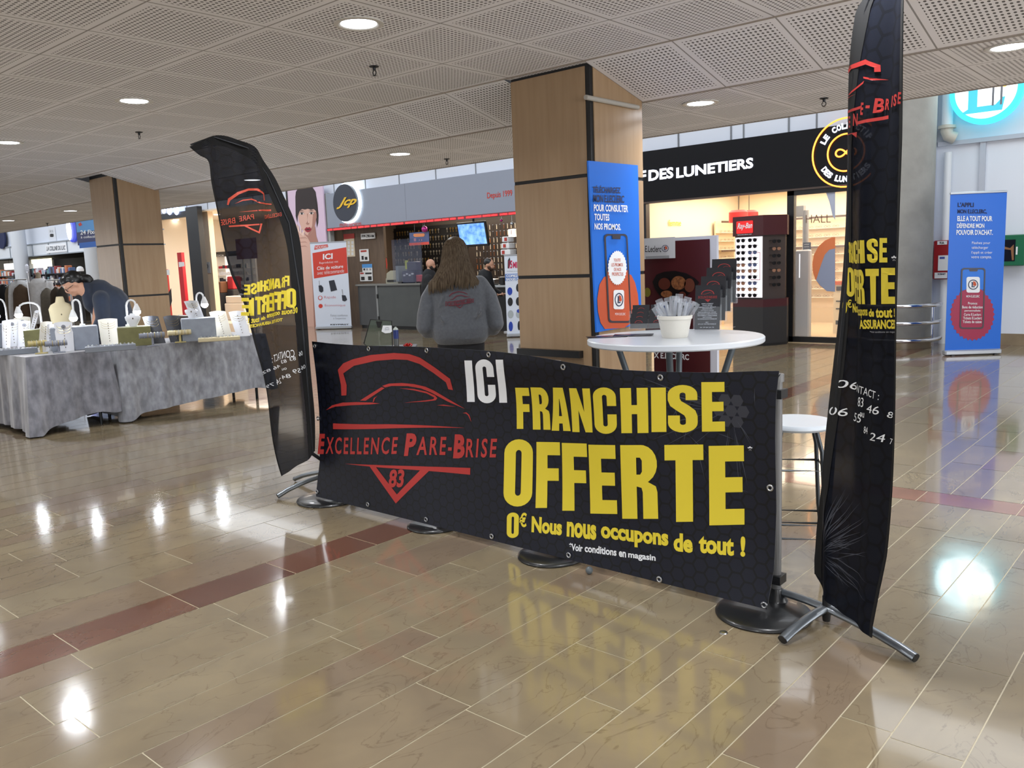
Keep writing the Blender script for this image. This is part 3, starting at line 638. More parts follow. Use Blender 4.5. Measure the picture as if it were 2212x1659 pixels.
for ch, x0, y0, x1, y1 in (('F', 236, 535, 262, 690), ('R', 262, 540, 285, 706), ('A', 285, 545, 300, 712), ('C', 300, 528, 360, 716), ('H', 368, 524, 436, 710), ('I', 412, 522, 446, 708), ('S', 456, 510, 530, 708), ('E', 540, 505, 610, 704),
    ('O', 232, 746, 300, 985), ('F', 300, 760, 325, 1020), ('F', 322, 765, 345, 1038), ('E', 345, 765, 385, 1040), ('R', 384, 762, 436, 1043), ('T', 442, 756, 542, 1048), ('E', 556, 748, 670, 1042)): glyph(P, ch, z6(x0, y0), z6(x1, y1), YEL, 1.6)
ftx(P, '0', z6(202, 1010), z6(240, 1125)); ftx(P, '€', z6(240, 1008), z6(272, 1075), bold=.03); ftx(P, 'Nous', z6(278, 1040), z6(352, 1115)); ftx(P, 'occupons', z6(356, 1085), z6(448, 1160), bold=.05); ftx(P, 'de', z6(456, 1082), z6(496, 1148)); ftx(P, 'tout', z6(512, 1078), z6(634, 1155)); ftx(P, '!', z6(650, 1078), z6(662, 1148))
ftx(P, 'ASSURANCES', z6(385, 1170), z6(666, 1246)); ftx(P, '*Voir conditions en magasin', z6(460, 1262), z6(664, 1282), GREYP, .01); ftx(P, '*', z6(636, 648), z6(680, 698), WHITE)
def z7(x, y): return (1640 + x / 2.552, 800 + y / 2.552)
for s_, x0, y0, x1, y1 in (('06', 425, 48, 520, 112), ('NTACT :', 525, 75, 665, 165), ('83', 540, 145, 575, 205), ('46', 590, 185, 662, 246), ('8', 692, 225, 728, 268), ('06', 400, 196, 470, 256), ('55', 498, 232, 562, 292), ('ou', 553, 230, 577, 262), ('84', 572, 308, 596, 352), ('24', 612, 340, 682, 398), ('7', 702, 375, 724, 412)):
    ftx(P, s_, z7(x0, y0), z7(x1, y1), WHITE, .0, .2, rise=.33 if len(s_) > 2 else .2)
def z5(x, y): return (1760 + x / 4.878, y / 4.878)
for pl in ([(405, 775), (408, 730), (440, 690), (575, 625), (695, 685), (697, 755), (655, 758), (655, 710), (578, 678), (450, 730)], [(400, 1005), (570, 850), (560, 880), (425, 1000)], [(560, 808), (760, 842), (640, 845), (562, 826)], [(378, 1170), (540, 1115), (535, 1145), (374, 1198)], [(500, 1280), (772, 1215), (774, 1252), (500, 1312)], [(350, 1420), (495, 1390), (490, 1450), (440, 1410), (352, 1426)], [(380, 1035), (490, 990), (400, 1035)]):
    P.pg([z5(*p) for p in pl], LOGORED, 1.6, name='logo')
for s_, x0, y0, x1, y1 in (('L', 352, 1290, 385, 1360), ('E', 398, 1225, 430, 1345), ('N', 455, 1195, 508, 1325), ('E', 535, 1080, 572, 1210), ('-', 592, 1110, 628, 1140), ('B', 648, 1035, 722, 1190), ('R', 730, 1040, 775, 1158), ('I', 812, 1010, 835, 1128), ('S', 842, 990, 882, 1118), ('E', 890, 970, 925, 1095)):
    P.im(text2d(s_, .03, .15), z5(x0, y0), z5(x1, y1), LOGORED, 1.6, 'logo_lettering')
cu, cv = P.px(1778, 1190)
for k in range(90):
    q = R.uniform(-1.2, 1.5); r0 = R.uniform(.03, .10); l = R.uniform(.06, .26); sv = sliver(cu + .02 + r0 * math.cos(q), cv + r0 * math.sin(q), math.degrees(q) + R.uniform(-25, 25), l, .003)
    if all(interp(FR.L, p[1]) + .02 < p[0] < interp(FR.Rt, p[1]) - .03 and p[1] > .2 for p in sv): P.put('crack_print', poly2d([sv]), CRK, 1.4)
P.flush(t)
# left flag: sheer cloth, seen from behind, leaning its tip over to the left
FL = Flag((-4.36, 3.34), (-.1, -.995), [(680, 982), (612, 1030), (606, 1010), (585, 940), (570, 845), (545, 750), (525, 655), (500, 580), (470, 460), (455, 400), (447, 350), (430, 335), (412, 316)],
          [(690, 985), (684, 900), (667, 740), (655, 620), (640, 500), (600, 400), (570, 345), (540, 318), (505, 297), (475, 291), (440, 300)], [(.024, 22, 1.0, .5), (.010, 47, -2, .2), (.015, 9, .6, 2)])
t = thing('feather_flag', 'see-through black feather flag with mirrored lettering leaning at the left end of the banner', 'flag', (-4.36, 3.34, 0))
FH = (-4.36, 3.34, 0)
out = [FL.pan.px(*p) for p in ((690, 982), (668, 985), (640, 1018), (612, 1030))]
ztip = FL.pan.px(412, 316); ztop = FL.pan.px(475, 291)
def cl_l(i, j):                                      # left boundary follows the free edge, right boundary the pole
    Lp = [FL.pan.px(*p) for p in ((612, 1030), (585, 940), (570, 845), (545, 750), (525, 655), (500, 580), (475, 480), (455, 400), (448, 352), (430, 335), (412, 316))]
    Rp = [FL.pan.px(*p) for p in ((686, 975), (684, 900), (672, 790), (664, 700), (655, 620), (645, 520), (622, 440), (588, 372), (540, 318), (475, 291), (412, 316))]
    k = min(int(j * 10), 9); f = j * 10 - k
    def cr(Q):
        p0, p1, p2, p3 = (V(Q[max(k - 1, 0)]), V(Q[k]), V(Q[k + 1]), V(Q[min(k + 2, 10)]))
        return .5 * (2 * p1 + (p2 - p0) * f + (2 * p0 - 5 * p1 + 4 * p2 - p3) * f * f + (3 * p1 - p0 - 3 * p2 + p3) * f ** 3)
    return tuple(cr(Rp).lerp(cr(Lp), i))
_cache = {}
def cl_lc(i, j):
    if (i, j) not in _cache: _cache[(i, j)] = cl_l(i, j)
    return _cache[(i, j)]
gridmesh('cloth', lambda i, j: FL.pan.at(*cl_lc(i, j)), 40, 110, lambda i, j: (-cl_lc(i, j)[0], cl_lc(i, j)[1]), HEXS, t, FH)
def slv(i, j):
    b = V(cl_lc(0, j)); k = .36 if j > .78 else .17 + .06 * max(0, (j - .4)); w = .085 if j < .85 else .085 + .02 * (j - .85) / .15
    a = V(cl_lc(1, j)); dist = (a - b).length; return tuple(b.lerp(a, min(1, i * w / max(dist, .03))))
gridmesh('sleeve', lambda i, j: FL.pan.at(*slv(i, j), .6), 5, 110, lambda i, j: (i, j), SLEEVE, t, FH)
gridmesh('hem', lambda i, j: FL.pan.at(*tuple(V(cl_lc(1, j)).lerp(V(cl_lc(0, j)), .03 * i)), .6), 2, 110, lambda i, j: (i, j), SLEEVE, t, FH)
g = G(); g.tube([(-4.36, 3.34, .06)] + [tuple(FL.pan.at(*(V(cl_lc(0, j)) + V((.03, -.01))), -1.5)) for j in (.0, .2, .4, .55, .7, .8, .9, .97)], [.014, .013, .012, .011, .01, .009, .008, .006, .005], 10).xf(Matrix.Translation((4.36, -3.34, 0))); obj('pole', g, DARKM, t)
f1, f2 = PZ(600, 1078), PZ(637, 1040)
cross_base(t, [((f1.x + 4.36, f1.y - 3.34, 0), (.05, .42, 0)), ((f2.x + 4.36, f2.y - 3.34, 0), (.45, .12, 0))], (0, 0), .11)
P = FL.pan
def mtx(s, a, b, m=YEL, bold=.06, sh=0, name='lettering', sl=-.17):     # mirrored: print shows through from the far side
    P.im(text2d(s, bold * .6, sh), a, b, m, 1.0, name, sl, True)
def mgl(ch, a, b):
    P.im(poly2d(GL[ch]), a, b, YEL, 1.0, 'lettering', 0, True)
def z8(x, y): return (400 + x / 3.772, 280 + y / 3.77)
for ch, x0, y0, x1, y1 in (('F', 812, 1190, 846, 1272), ('R', 795, 1200, 815, 1285), ('A', 742, 1212, 792, 1292), ('N', 690, 1212, 742, 1300), ('C', 640, 1218, 688, 1312), ('H', 590, 1230, 640, 1318), ('I', 565, 1240, 588, 1322), ('S', 512, 1250, 562, 1340), ('E', 470, 1262, 508, 1345),
    ('O', 820, 1292, 900, 1450), ('F', 795, 1310, 825, 1462), ('F', 740, 1320, 795, 1470), ('E', 672, 1330, 738, 1478), ('R', 605, 1345, 672, 1488), ('T', 545, 1360, 612, 1505), ('E', 458, 1370, 535, 1515)): mgl(ch, z8(x0, y0), z8(x1, y1))
mtx('0€', z8(870, 1440), z8(912, 1500)); mtx('nous', z8(800, 1465), z8(866, 1510)); mtx('occupons', z8(650, 1480), z8(790, 1545)); mtx('de', z8(598, 1515), z8(638, 1552)); mtx('tout !', z8(498, 1518), z8(582, 1578)); mtx('TOUTES ASSURANCES', z8(508, 1535), z8(808, 1612)); mtx('*Voir conditions en magasin', z8(520, 1618), z8(632, 1636), GREYP, 0)
def z9(x, y): return (520 + x / 3.771, 680 + y / 3.77)
for s_, x0, y0, x1, y1 in (('CONTACT :', 248, 280, 430, 392), ('06', 462, 290, 500, 338), ('83', 402, 335, 440, 378), ('83', 345, 362, 388, 402), ('46', 262, 400, 335, 450), ('82', 148, 432, 240, 482), ('ou', 350, 430, 388, 458), ('06', 480, 402, 528, 448), ('59', 422, 430, 478, 482), ('84', 350, 478, 415, 530), ('24', 292, 510, 345, 572), ('79', 184, 548, 272, 602)):
    mtx(s_, z9(x0, y0), z9(x1, y1), WHITE, .0, .2, sl=-.28)
for pl in ([(355, 610), (360, 560), (420, 510), (500, 482), (560, 485), (638, 520), (645, 578), (630, 580), (625, 530), (550, 502), (500, 500), (430, 530), (375, 575), (365, 612)], [(400, 605), (460, 572), (520, 565), (580, 595), (712, 602), (712, 610), (578, 606), (520, 575), (460, 582)], [(710, 648), (710, 662), (430, 672), (600, 655)], [(370, 780), (480, 775), (600, 768), (600, 778), (480, 788), (372, 792)], [(468, 788), (580, 850), (598, 775), (585, 775), (572, 832), (492, 786)]):
    P.pg([z8(*p) for p in pl], M_('logo_orange', (206, 78, 56), .5), 1.0, name='logo')
mtx('EXCELLENCE', z8(632, 672), z8(790, 730), MATS['logo_orange'], .0, .15, 'logo_lettering'); mtx('PARE', z8(430, 690), z8(540, 750), MATS['logo_orange'], .0, .15, 'logo_lettering'); mtx('BRISE', z8(300, 715), z8(410, 780), MATS['logo_orange'], .0, .15, 'logo_lettering')
mtx('*', z8(440, 1332), z8(468, 1362), GREYP)
P.flush(t)
# ------------------------------------------------------------ round high table with flyers, and the stool
TZ = 1.02
tc_ = PZ(1457, 727, TZ); TR = .45
TGREY = M_('table_leg_grey', (88, 96, 102), .4, .4)
t = thing('high_table', 'round white high table with grey splayed legs standing behind the banner', 'table', (tc_.x, tc_.y, 0))
g = G(); g.lathe([(.0001, TZ - .032), (TR - .006, TZ - .032), (TR, TZ - .026), (TR, TZ - .006), (TR - .006, TZ), (.0001, TZ)], n=72); obj('table_top', g, M_('table_white', (200, 205, 211), .28), t)
for k, a in enumerate((25, 115, 205, 295)):
    q = math.radians(a); c, s_ = math.cos(q), math.sin(q); g = G(); g.tube([(c * .30, s_ * .30, TZ - .03), (c * .20, s_ * .20, TZ - .35), (c * .17, s_ * .17, .55), (c * .24, s_ * .24, .2), (c * .34, s_ * .34, .015)], .017, 10); obj('leg', g, TGREY, t)
g = G(); g.tube([(.185 * math.cos(2 * PI * k / 20), .185 * math.sin(2 * PI * k / 20), .45) for k in range(20)], .011, 8, closed=True); obj('ring', g, TGREY, t)
VC = c2w(V((0, 0, 1))); CAMR = V((c2w(V((1, 0, 0))).x, c2w(V((1, 0, 0))).y, 0)).normalized(); CAMF = V((-CAMR.y, CAMR.x, 0))
def facing(P):                                       # horizontal unit vectors: right and away, as seen from the eye towards P
    f = V((P[0], P[1], 0)).normalized(); return V((f.y, -f.x, 0)), f
# bucket of wrapped samples
p = PZ(1458, 729, TZ)
t = thing('bucket', 'white plastic tub full of wrapped pens on the round white table', 'tub', (p.x, p.y, TZ))
g = G(); g.lathe([(.0001, .0), (.062, .0), (.066, .006), (.083, .095), (.088, .096), (.089, .112), (.085, .114), (.080, .10), (.0001, .098)], n=40); obj('tub', g, M_('tub_white', (208, 205, 196), .4), t)
FOIL = M_('clear_sachet', (205, 212, 222), .12, spec=.9, alpha=.30); rt, fw = facing(p)
PENS = [flat('pen_navy', (30, 48, 86), .4), flat('pen_dark', (26, 26, 32), .4), flat('pen_grey', (120, 124, 130), .4)]
for k in range(17):
    a = -1 + 2 * k / 16; c = V((p.x, p.y, TZ + .085)) + rt * (a * .055) + fw * R.uniform(-.035, .04)
    dirv = (rt * (a * .55 + R.uniform(-.08, .08)) + fw * R.uniform(-.25, .15) + V((0, 0, 1))).normalized(); l = R.uniform(.105, .14) * (1.05 - .25 * abs(a))
    w = dirv.cross(fw).normalized(); nn = w.cross(dirv)
    st = thing('wrapped_sample', 'pen in a clear plastic sleeve standing in the white tub', 'sample', tuple(c), 0, 'wrapped pens in the white tub')
    g = G(); ww = .019
    vs = []; 
    for j in range(7):
        for i in range(5):
            s = i / 4 - .5; vs.append(w * (s * 2 * ww) + dirv * (l * j / 6) + nn * (.004 * math.cos(s * 5 + j) + R.uniform(-.003, .003)))
    g.add(vs, [(j * 5 + i, j * 5 + i + 1, j * 5 + i + 6, j * 5 + i + 5) for j in range(6) for i in range(4)]); obj('sleeve', g, FOIL, st)
    g = G(); g.tube([dirv * .0 + nn * .004, dirv * (l * .82) + nn * .004], .0042, 7); obj('pen', g, R.choice(PENS), st)
# flyers lying on the table
for i, (c, z, rz, lab) in enumerate((((1310, 741 - 13), .002, 2.3, 'black flyers fanned flat on the left side of the round table'), ((1368, 734 - 9), .004, 2.05, 'dark flyer lying flat between the card rack and the tub'))):
    q = PZ(c[0], c[1], TZ); g = G(); g.bev((0, 0, 0), (.10, .21, .003), .001); o = obj('flyer', g, flat('flyer_dark', (28, 24, 34), .25), None, loc=(q.x, q.y, TZ + z)); o.rotation_euler = (0, 0, rz); tag(o, lab, 'flyer')
    PP = None
ACR = M_('clear_acrylic', (225, 232, 238), .06, spec=.9, alpha=.10); CARD = flat('card_black', (21, 23, 31), .35); CARDR = flat('card_red', (150, 44, 44), .4); CARDW = flat('card_white', (185, 190, 200), .4)
def small_logo(P, cx, cy, w, m, lay=1, name='logo'):
    h = w * .34
    ar = [(cx + w * .5 * math.cos(PI * k / 12) * 1.0, cy + h * math.sin(PI * k / 12)) for k in range(13)] + [(cx + w * .44 * math.cos(PI * k / 12), cy + h * .84 * math.sin(PI * k / 12)) for k in range(12, -1, -1)]
    P.put(name, poly2d([ar]), m, lay)
    P.put(name, poly2d([[(cx - w * .55, cy - h * .05), (cx - .1 * w, cy + h * .12), (cx + .15 * w, cy + h * .42), (cx + .5 * w, cy + h * .05), (cx + .15 * w, cy + h * .34), (cx - .12 * w, cy + h * .02)]]), m, lay)
# card rack (business cards, two columns, four tiers)
q = PZ(1400, 712, TZ); rt, fw = facing(q)
q = V((q.x, q.y, TZ)); rz = math.atan2(rt.y, rt.x)
t = thing('card_rack', 'clear stepped rack of small black cards left of the white tub', 'rack', tuple(q), rz)
for k in range(4):
    g = G(); g.box((0, .012 + .036 * k, .02 + .022 * k), (.22, .003, .03)); g.box((0, .02 + .036 * k, .006 + .022 * k), (.22, .022, .002)); obj('tier', g, ACR, t)
g = G(); g.box((0, .07, .001), (.22, .16, .002)); obj('base', g, ACR, t)
for k in range(4):
    for sx in (-1, 1):
        c = thing('business_card', 'black business card with red car sketch in the clear stepped rack', 'card', tuple(q + rt * (sx * .053 + .005 * k) + fw * (.018 + .036 * k) + V((0, 0, .012 + .022 * k))), rz, 'cards in the stepped rack')
        g = G(); g.box((0, .004, .026), (.098, .006, .062), rx=-.15); obj('card_stack', g, CARD, c)
        P = Panel(V(c.location) + V((0, 0, .026)) - fw * .0006, rt, -fw, uz=(V((0, 0, 1)) + fw * .15).normalized(), step=.0006); small_logo(P, 0, .0, .045, CARDR); P.flush(c)
# leaflet stand: four tall tiers going up and back
b = PZ(1527, 714, TZ); rt, fw = facing(b); d = (rt * .50 + fw * .86).normalized(); w = (rt * .98 - fw * .2).normalized(); LS = 1.32
b = V((b.x, b.y, TZ)); rz = math.atan2(w.y, w.x)
t = thing('leaflet_stand', 'clear tiered stand holding black leaflets at the right of the white tub', 'stand', tuple(b), rz)
mL = Matrix.Rotation(-rz, 3, 'Z')
for k in range(4):
    o_ = mL @ (d * (.060 * k)); z = .046 * k
    g = G(); g.add([o_ + V(p) for p in ((-.074, -.006, z), (.074, -.006, z), (.074, .004, z + .13), (-.074, .004, z + .13))], [(0, 1, 2, 3)]); g.add([o_ + V(p) for p in ((-.074, .022, z), (.074, .022, z), (.074, .058, z + .22), (-.074, .058, z + .22))], [(0, 1, 2, 3)]); g.box(o_ + V((0, .008, z)), (.148, .026, .002)); g.box(o_ + V((.074, .015, z + .07)), (.002, .035, .14)); g.box(o_ + V((-.074, .015, z + .07)), (.002, .035, .14)); obj('pocket', g, ACR, t)
g = G(); o_ = mL @ (d * .17); g.box(o_ + V((.03, .02, .07)), (.05, .002, .15)); g.box(o_ + V((0, .0, .001)), (.12, .16, .002)); obj('foot', g, ACR, t)
lines = ('REMPLACEMENT', 'PARE-BRISE', 'REPARATION IMPACT', 'RENOVATION', 'OPTIQUE PHARE', 'RECALIBRAGE VISUEL', 'RECHARGE CLIMATISATION', 'TRAITEMENT CARROSSERIE', 'NETTOYAGE', 'INTERIEUR/EXTERIEUR', '', 'RDV', 'LE LUC EN PROVENCE', '', '06 59 84 24 79')
for k in range(4):
    c0 = b + d * (.060 * k) + V((0, 0, .046 * k + .004)); 
    c = thing('leaflet', ('front black leaflet with a list of services in white letters', 'second black leaflet tier showing a red car arch', 'third black leaflet tier of the clear stand', 'topmost rear black leaflet of the clear stand')[k], 'leaflet', tuple(c0), rz, 'leaflets in the clear stand')
    g = G(); g.box((0, .021, .122), (.136, .007, .244), rx=-.14); obj('sheet_stack', g, CARD, c, smooth=False)
    nn = V((w.y, -w.x, 0)); nn = nn if nn.dot(EYE - c0) > 0 else -nn
    up = (V((0, 0, 1)) - nn * .14).normalized(); P = Panel(c0 - nn * .0005, w, (nn + V((0, 0, .14))).normalized(), uz=up, step=.0012)
    small_logo(P, 0, .195, .072, CARDR)
    if k == 0:
        P.put('lettering', fit(text2d('EXCELLENCE PARE-BRISE', .0, .15), -.052, .172, .052, .186), CARDR, 1); P.put('logo', poly2d([[(-.016, .167), (.018, .167), (.002, .152)]]), CARDR, 1)
        yy = .146
        for s_ in lines:
            if s_: wd = min(.0055 * len(s_), .108); P.put('lettering', fit(text2d(s_, .01, .2), -wd / 2, yy - .0058, wd / 2, yy), CARDW, 1)
            yy -= .0093
    P.flush(c)
# stool
SZ = .70; s0 = PZ(1722, 908, SZ)
t = thing('bar_stool', 'tall stool with round pale seat and dark steel legs right of the banner', 'stool', (s0.x, s0.y, 0), .5)
g = G(); g.lathe([(.0001, SZ - .028), (.145, SZ - .028), (.156, SZ - .018), (.156, SZ - .008), (.15, SZ), (.0001, SZ)], n=48); obj('seat', g, M_('seat_pale', (196, 204, 212), .3), t)
SL = M_('stool_leg', (62, 66, 70), .35, .6)
for k in range(4):
    q = PI / 4 + PI / 2 * k; c, s_ = math.cos(q), math.sin(q); g = G(); g.tube([(c * .10, s_ * .10, SZ - .03), (c * .13, s_ * .13, SZ - .12), (c * .15, s_ * .15, .3), (c * .20, s_ * .20, .008)], .0115, 8, flatk=.8); obj('leg', g, SL, t)
for z, r_ in ((.50, .15), (.26, .16), (.20, .168)):
    g = G(); g.tube([(r_ * .98 * math.cos(PI / 4 + PI / 2 * k), r_ * .98 * math.sin(PI / 4 + PI / 2 * k), z + (.0 if k % 2 else .0)) for k in range(4)], .006, 6, closed=True); obj('foot_ring', g, SL, t)
# small things on the low table behind the banner
lz = .56; lt = PZ(838, 749, lz); lt = V((lt.x, lt.y, 0))
t = thing('low_table', 'low grey side table hidden behind the banner carrying the glass sample', 'table', tuple(lt), .75)
g = G(); g.bev((0, 0, lz - .015), (.62, .4, .03), .006); obj('table_top', g, M_('low_grey', (90, 90, 92), .5), t)
for x in (-.28, .28):
    for y in (-.2, .2): g = G(); g.tube([(x, y, lz - .03), (x, y, 0)], .014, 8); obj('leg', g, DARKM, t)
def onface(P, x, y, ux):                              # photo pixel on the upright plane through P containing ux
    n = V((ux.y, -ux.x, 0)); d = ray(x, y); q = EYE + d * ((V(P) - EYE).dot(n) / d.dot(n)); return q
a = PZ(822, 750, lz); rt, fw = facing(a)
a = V((a.x, a.y, lz))
t = thing('windscreen_sample', 'small demonstration windscreen with white badge leaning behind the banner', 'glass sample', tuple(a), 0)
pts = [(786, 742), (800, 690), (846, 693), (848, 748), (835, 752), (797, 752)]; w3 = [onface(a, x, y, rt) - a for x, y in pts]
g = G(); g.ext([p - fw * .0 for p in w3], fw * .006); obj('glass', g, M_('tinted_glass', (100, 114, 98), .08, spec=.8, alpha=.32), t)
g = G(); g.tube([p for p in w3], .006, 6, closed=True); obj('frame', g, BLK, t)
P = Panel(a - fw * .004, rt, -fw, step=.002)
P.pg([(827, 703), (846, 703), (847, 716), (843, 719), (832, 720), (824, 716)], WHITE, 1, name='badge'); u, v = P.px(836, 710); small_logo(P, u, v, .045, NAVY, 2, 'badge_logo'); P.put('badge_logo', fit(text2d('EXCELLENCE', .0), u - .025, v - .016, u + .025, v - .007), NAVY, 2); P.pg([(812, 694), (826, 694), (822, 708), (816, 708)], BLK, 1, name='mirror_mount'); P.flush(t)
a = PZ(857, 752, lz); a = V((a.x, a.y, lz))
t = thing('canister', 'small blue and grey spray can standing beside the windscreen sample', 'spray can', tuple(a))
h = PV(857, 706, a) - lz
g = G(); g.lathe([(.0001, 0), (.028, 0), (.029, h * .45), (.0001, h * .45)], n=20); obj('lower_body', g, M_('can_grey', (92, 96, 98), .3, .5), t)
g = G(); g.lathe([(.029, h * .45), (.029, h * .86), (.0001, h * .86)], n=20); obj('label_band', g, M_('can_blue', (24, 44, 110), .3), t)
g = G(); g.lathe([(.029, h * .86), (.024, h * .93), (.012, h * .96), (.012, h), (.0001, h)], n=20); obj('cap', g, M_('can_cap', (168, 176, 170), .35), t)
a = PZ(882, 752, lz); a = V((a.x, a.y, lz)); t = thing('ribbon_bow', 'shiny red ribbon bow beside the spray can behind the banner', 'ribbon', tuple(a))
g = G()
for k in range(7):
    q = k * .9; g.tube([(0, 0, .01), (.03 * math.cos(q), .03 * math.sin(q), .05), (.05 * math.cos(q + .3), .05 * math.sin(q + .3), .035), (.02 * math.cos(q + .2), .02 * math.sin(q + .2), .01)], .007, 6)
obj('loops', g, M_('red_foil', (176, 22, 22), .15, .4), t)
# marble-like ball and floor stud
a = PZ(1273, 1240, .0); g = G(); g.ell((0, 0, .018), .017, .017, .018, 20, 12); tag(obj('rubber_ball', g, M_('ball_grey', (92, 100, 104), .35), None, loc=(a.x, a.y, 0)), 'small grey ball on the floor under the banner edge', 'ball')
a = PZ(1563, 1367, .0); g = G(); g.lathe([(.016, 0), (.014, .004), (.006, .006), (.0001, .0065)], n=24); tag(obj('floor_stud', g, STEEL, None, loc=(a.x, a.y, 0)), 'small round steel stud set in the floor in front of the widest black base', 'stud')
# ------------------------------------------------------------ people
def ringpts(c, rx, ry, n=28, tilt=0, p=2.0):
    out = []
    for k in range(n):
        q = 2 * PI * k / n; x, y = math.cos(q), math.sin(q); e = 2 / p
        out.append(V((c[0] + rx * math.copysign(abs(x) ** e, x), c[1] + ry * math.copysign(abs(y) ** e, y), c[2] + tilt * y * ry)))
    return out
def limb(g, pts, rs, n=12):
    g.tube(pts, rs, n)
    for p, r in zip(pts, rs): g.ell(p, r * .98, r * .98, r * .98, 12, 8)
def headg(c, s=1., turn=0, tilt=0):                   # face looks along +Y before the turn
    g = G(); c = V(c)
    g.ell((0, .005, .02), .074, .092, .095, 20, 14); g.ell((0, .03, -.055), .055, .062, .062, 16, 12); g.ell((0, .07, -.092), .028, .022, .022)
    g.ell((0, .098, -.02), .012, .022, .030, rot=Matrix.Rotation(.3, 3, 'X')); g.ell((0, .108, -.038), .016, .012, .011)
    g.ell((0, .090, -.066), .024, .010, .008); g.ell((0, .088, .022), .05, .012, .012)
    for sx in (-1, 1): g.ell((sx * .076, -.005, -.015), .010, .020, .032); g.ell((sx * .035, .078, -.04), .02, .016, .02)
    m = Matrix.Translation(c) @ Matrix.Rotation(turn, 4, 'Z') @ Matrix.Rotation(tilt, 4, 'X') @ Matrix.Scale(s, 4); return g.xf(m), m
def hand(g, w, d, side=1, s=1., curl=.5, palm=(0, 0, -1)):      # palm with five separate bent fingers
    w, d = V(w), V(d).normalized(); pn = V(palm); x = d.cross(pn).normalized() * side; pn = x.cross(d) * side
    g.ell(w + d * .045 * s, .040 * s, .040 * s, .016 * s, rot=Matrix((x, d, pn)).transposed())
    for k, (o, l) in enumerate(((-.030, .066), (-.010, .078), (.011, .073), (.030, .058))):
        a = w + d * .075 * s + x * (o * s); b = a + (d * math.cos(curl * .6) + pn * math.sin(curl * .6)) * (l * .45 * s); c = b + (d * math.cos(curl * 1.8) + pn * math.sin(curl * 1.8)) * (l * .55 * s)
        g.tube([a - d * .02, a, b, c], [.0095 * s, .0095 * s, .0088 * s, .007 * s], 8)
    a = w + d * .02 * s - x * .030 * s; b = a - x * .028 * s + d * .028 * s + pn * .01; c = b - x * .004 + d * .028 * s + pn * .008; g.tube([a, b, c], [.012 * s, .0105 * s, .008 * s], 8)
# the woman seen from behind
wp = PZ(985, 512, 1.65); rtw, fww = facing(wp); rz = math.atan2(rtw.y, rtw.x)
t = thing('person', 'person with long light brown hair seen from behind in a grey printed sweatshirt', 'person', (wp.x, wp.y, 0), rz)
g, hm = headg((-.015, .02, 1.53), 1.0, 0, -.12)
limb(g, [(0, 0, 1.45), (0, -.01, 1.32)], [.05, .055]); g.ell((0, 0, 1.15), .17, .10, .2); g.ell((0, 0, .88), .15, .11, .14)
for sx in (-1, 1):
    limb(g, [(sx * .09, 0, .86), (sx * .10, .01, .48), (sx * .10, -.01, .10)], [.085, .055, .038]); g.ell((sx * .10, .06, .04), .042, .12, .035)
    limb(g, [(sx * .19, 0, 1.27), (sx * .285, -.03, 1.02), (sx * .18, .22, 1.04), (sx * .09, .27, 1.08)], [.045, .04, .032, .026])
    hand(g, (sx * .09, .27, 1.08), (-sx * .6, .5, .3), sx, 1., .9, (0, 0, -1))
soft('body', g, SKIN, t, .011, 3, .5)
FAB = M_('grey_marl', (98, 102, 109), .9, noise=.18, nscale=55, bump=.12, bscale=160, sheen=.3); 
g = G(); prof = [(.80, .185, .125), (.815, .20, .140), (.85, .225, .165), (.92, .238, .175), (1.0, .225, .165), (1.1, .222, .152), (1.2, .225, .142), (1.27, .215, .125), (1.32, .17, .105), (1.355, .11, .08), (1.375, .08, .07)]
g.loft([ringpts((0, -.005, z), rx, ry, 32, 0, 2.25) for z, rx, ry in prof])
for sx in (-1, 1): limb(g, [(sx * .17, 0, 1.275), (sx * .235, -.012, 1.17), (sx * .272, -.04, 1.04), (sx * .285, -.045, .95), (sx * .262, .0, .915), (sx * .225, .10, .94), (sx * .17, .20, 1.02), (sx * .135, .235, 1.04)], [.068, .072, .070, .068, .066, .058, .048, .036], 16)
for (x, z, dx, dz, r_) in ((-.16, 1.05, .05, -.09, .014), (.17, 1.12, -.02, -.12, .014), (-.12, .88, .12, -.03, .016), (.10, .89, -.1, .04, .015), (.12, 1.0, .06, .08, .012), (-.10, 1.22, -.06, -.12, .011), (.0, .845, .1, .01, .014)):
    yb = -.155 if z < 1.1 else -.13; g.tube([(x, yb, z), (x + dx * .5, yb - .006, z + dz * .5), (x + dx, yb + .004, z + dz)], [.006, r_, .006], 8)
soft('sweatshirt', g, FAB, t, .010, 5, .5)
g = G(); g.loft([ringpts((0, 0, z), rx, ry, 28) for z, rx, ry in ((.50, .17, .11), (.70, .18, .13), (.80, .178, .125), (.84, .17, .12))])
for sx in (-1, 1): limb(g, [(sx * .09, 0, .8), (sx * .10, .01, .48), (sx * .10, -.01, .09)], [.105, .075, .055])
soft('trousers', g, M_('black_trousers', (16, 16, 20), .8), t, .014, 4)
for sx in (-1, 1): g = G(); g.ell((sx * .10, .05, .045), .05, .14, .05); g.bev((sx * .10, .05, .012), (.09, .26, .024), .008); obj('shoe', g, BPLAS, t)
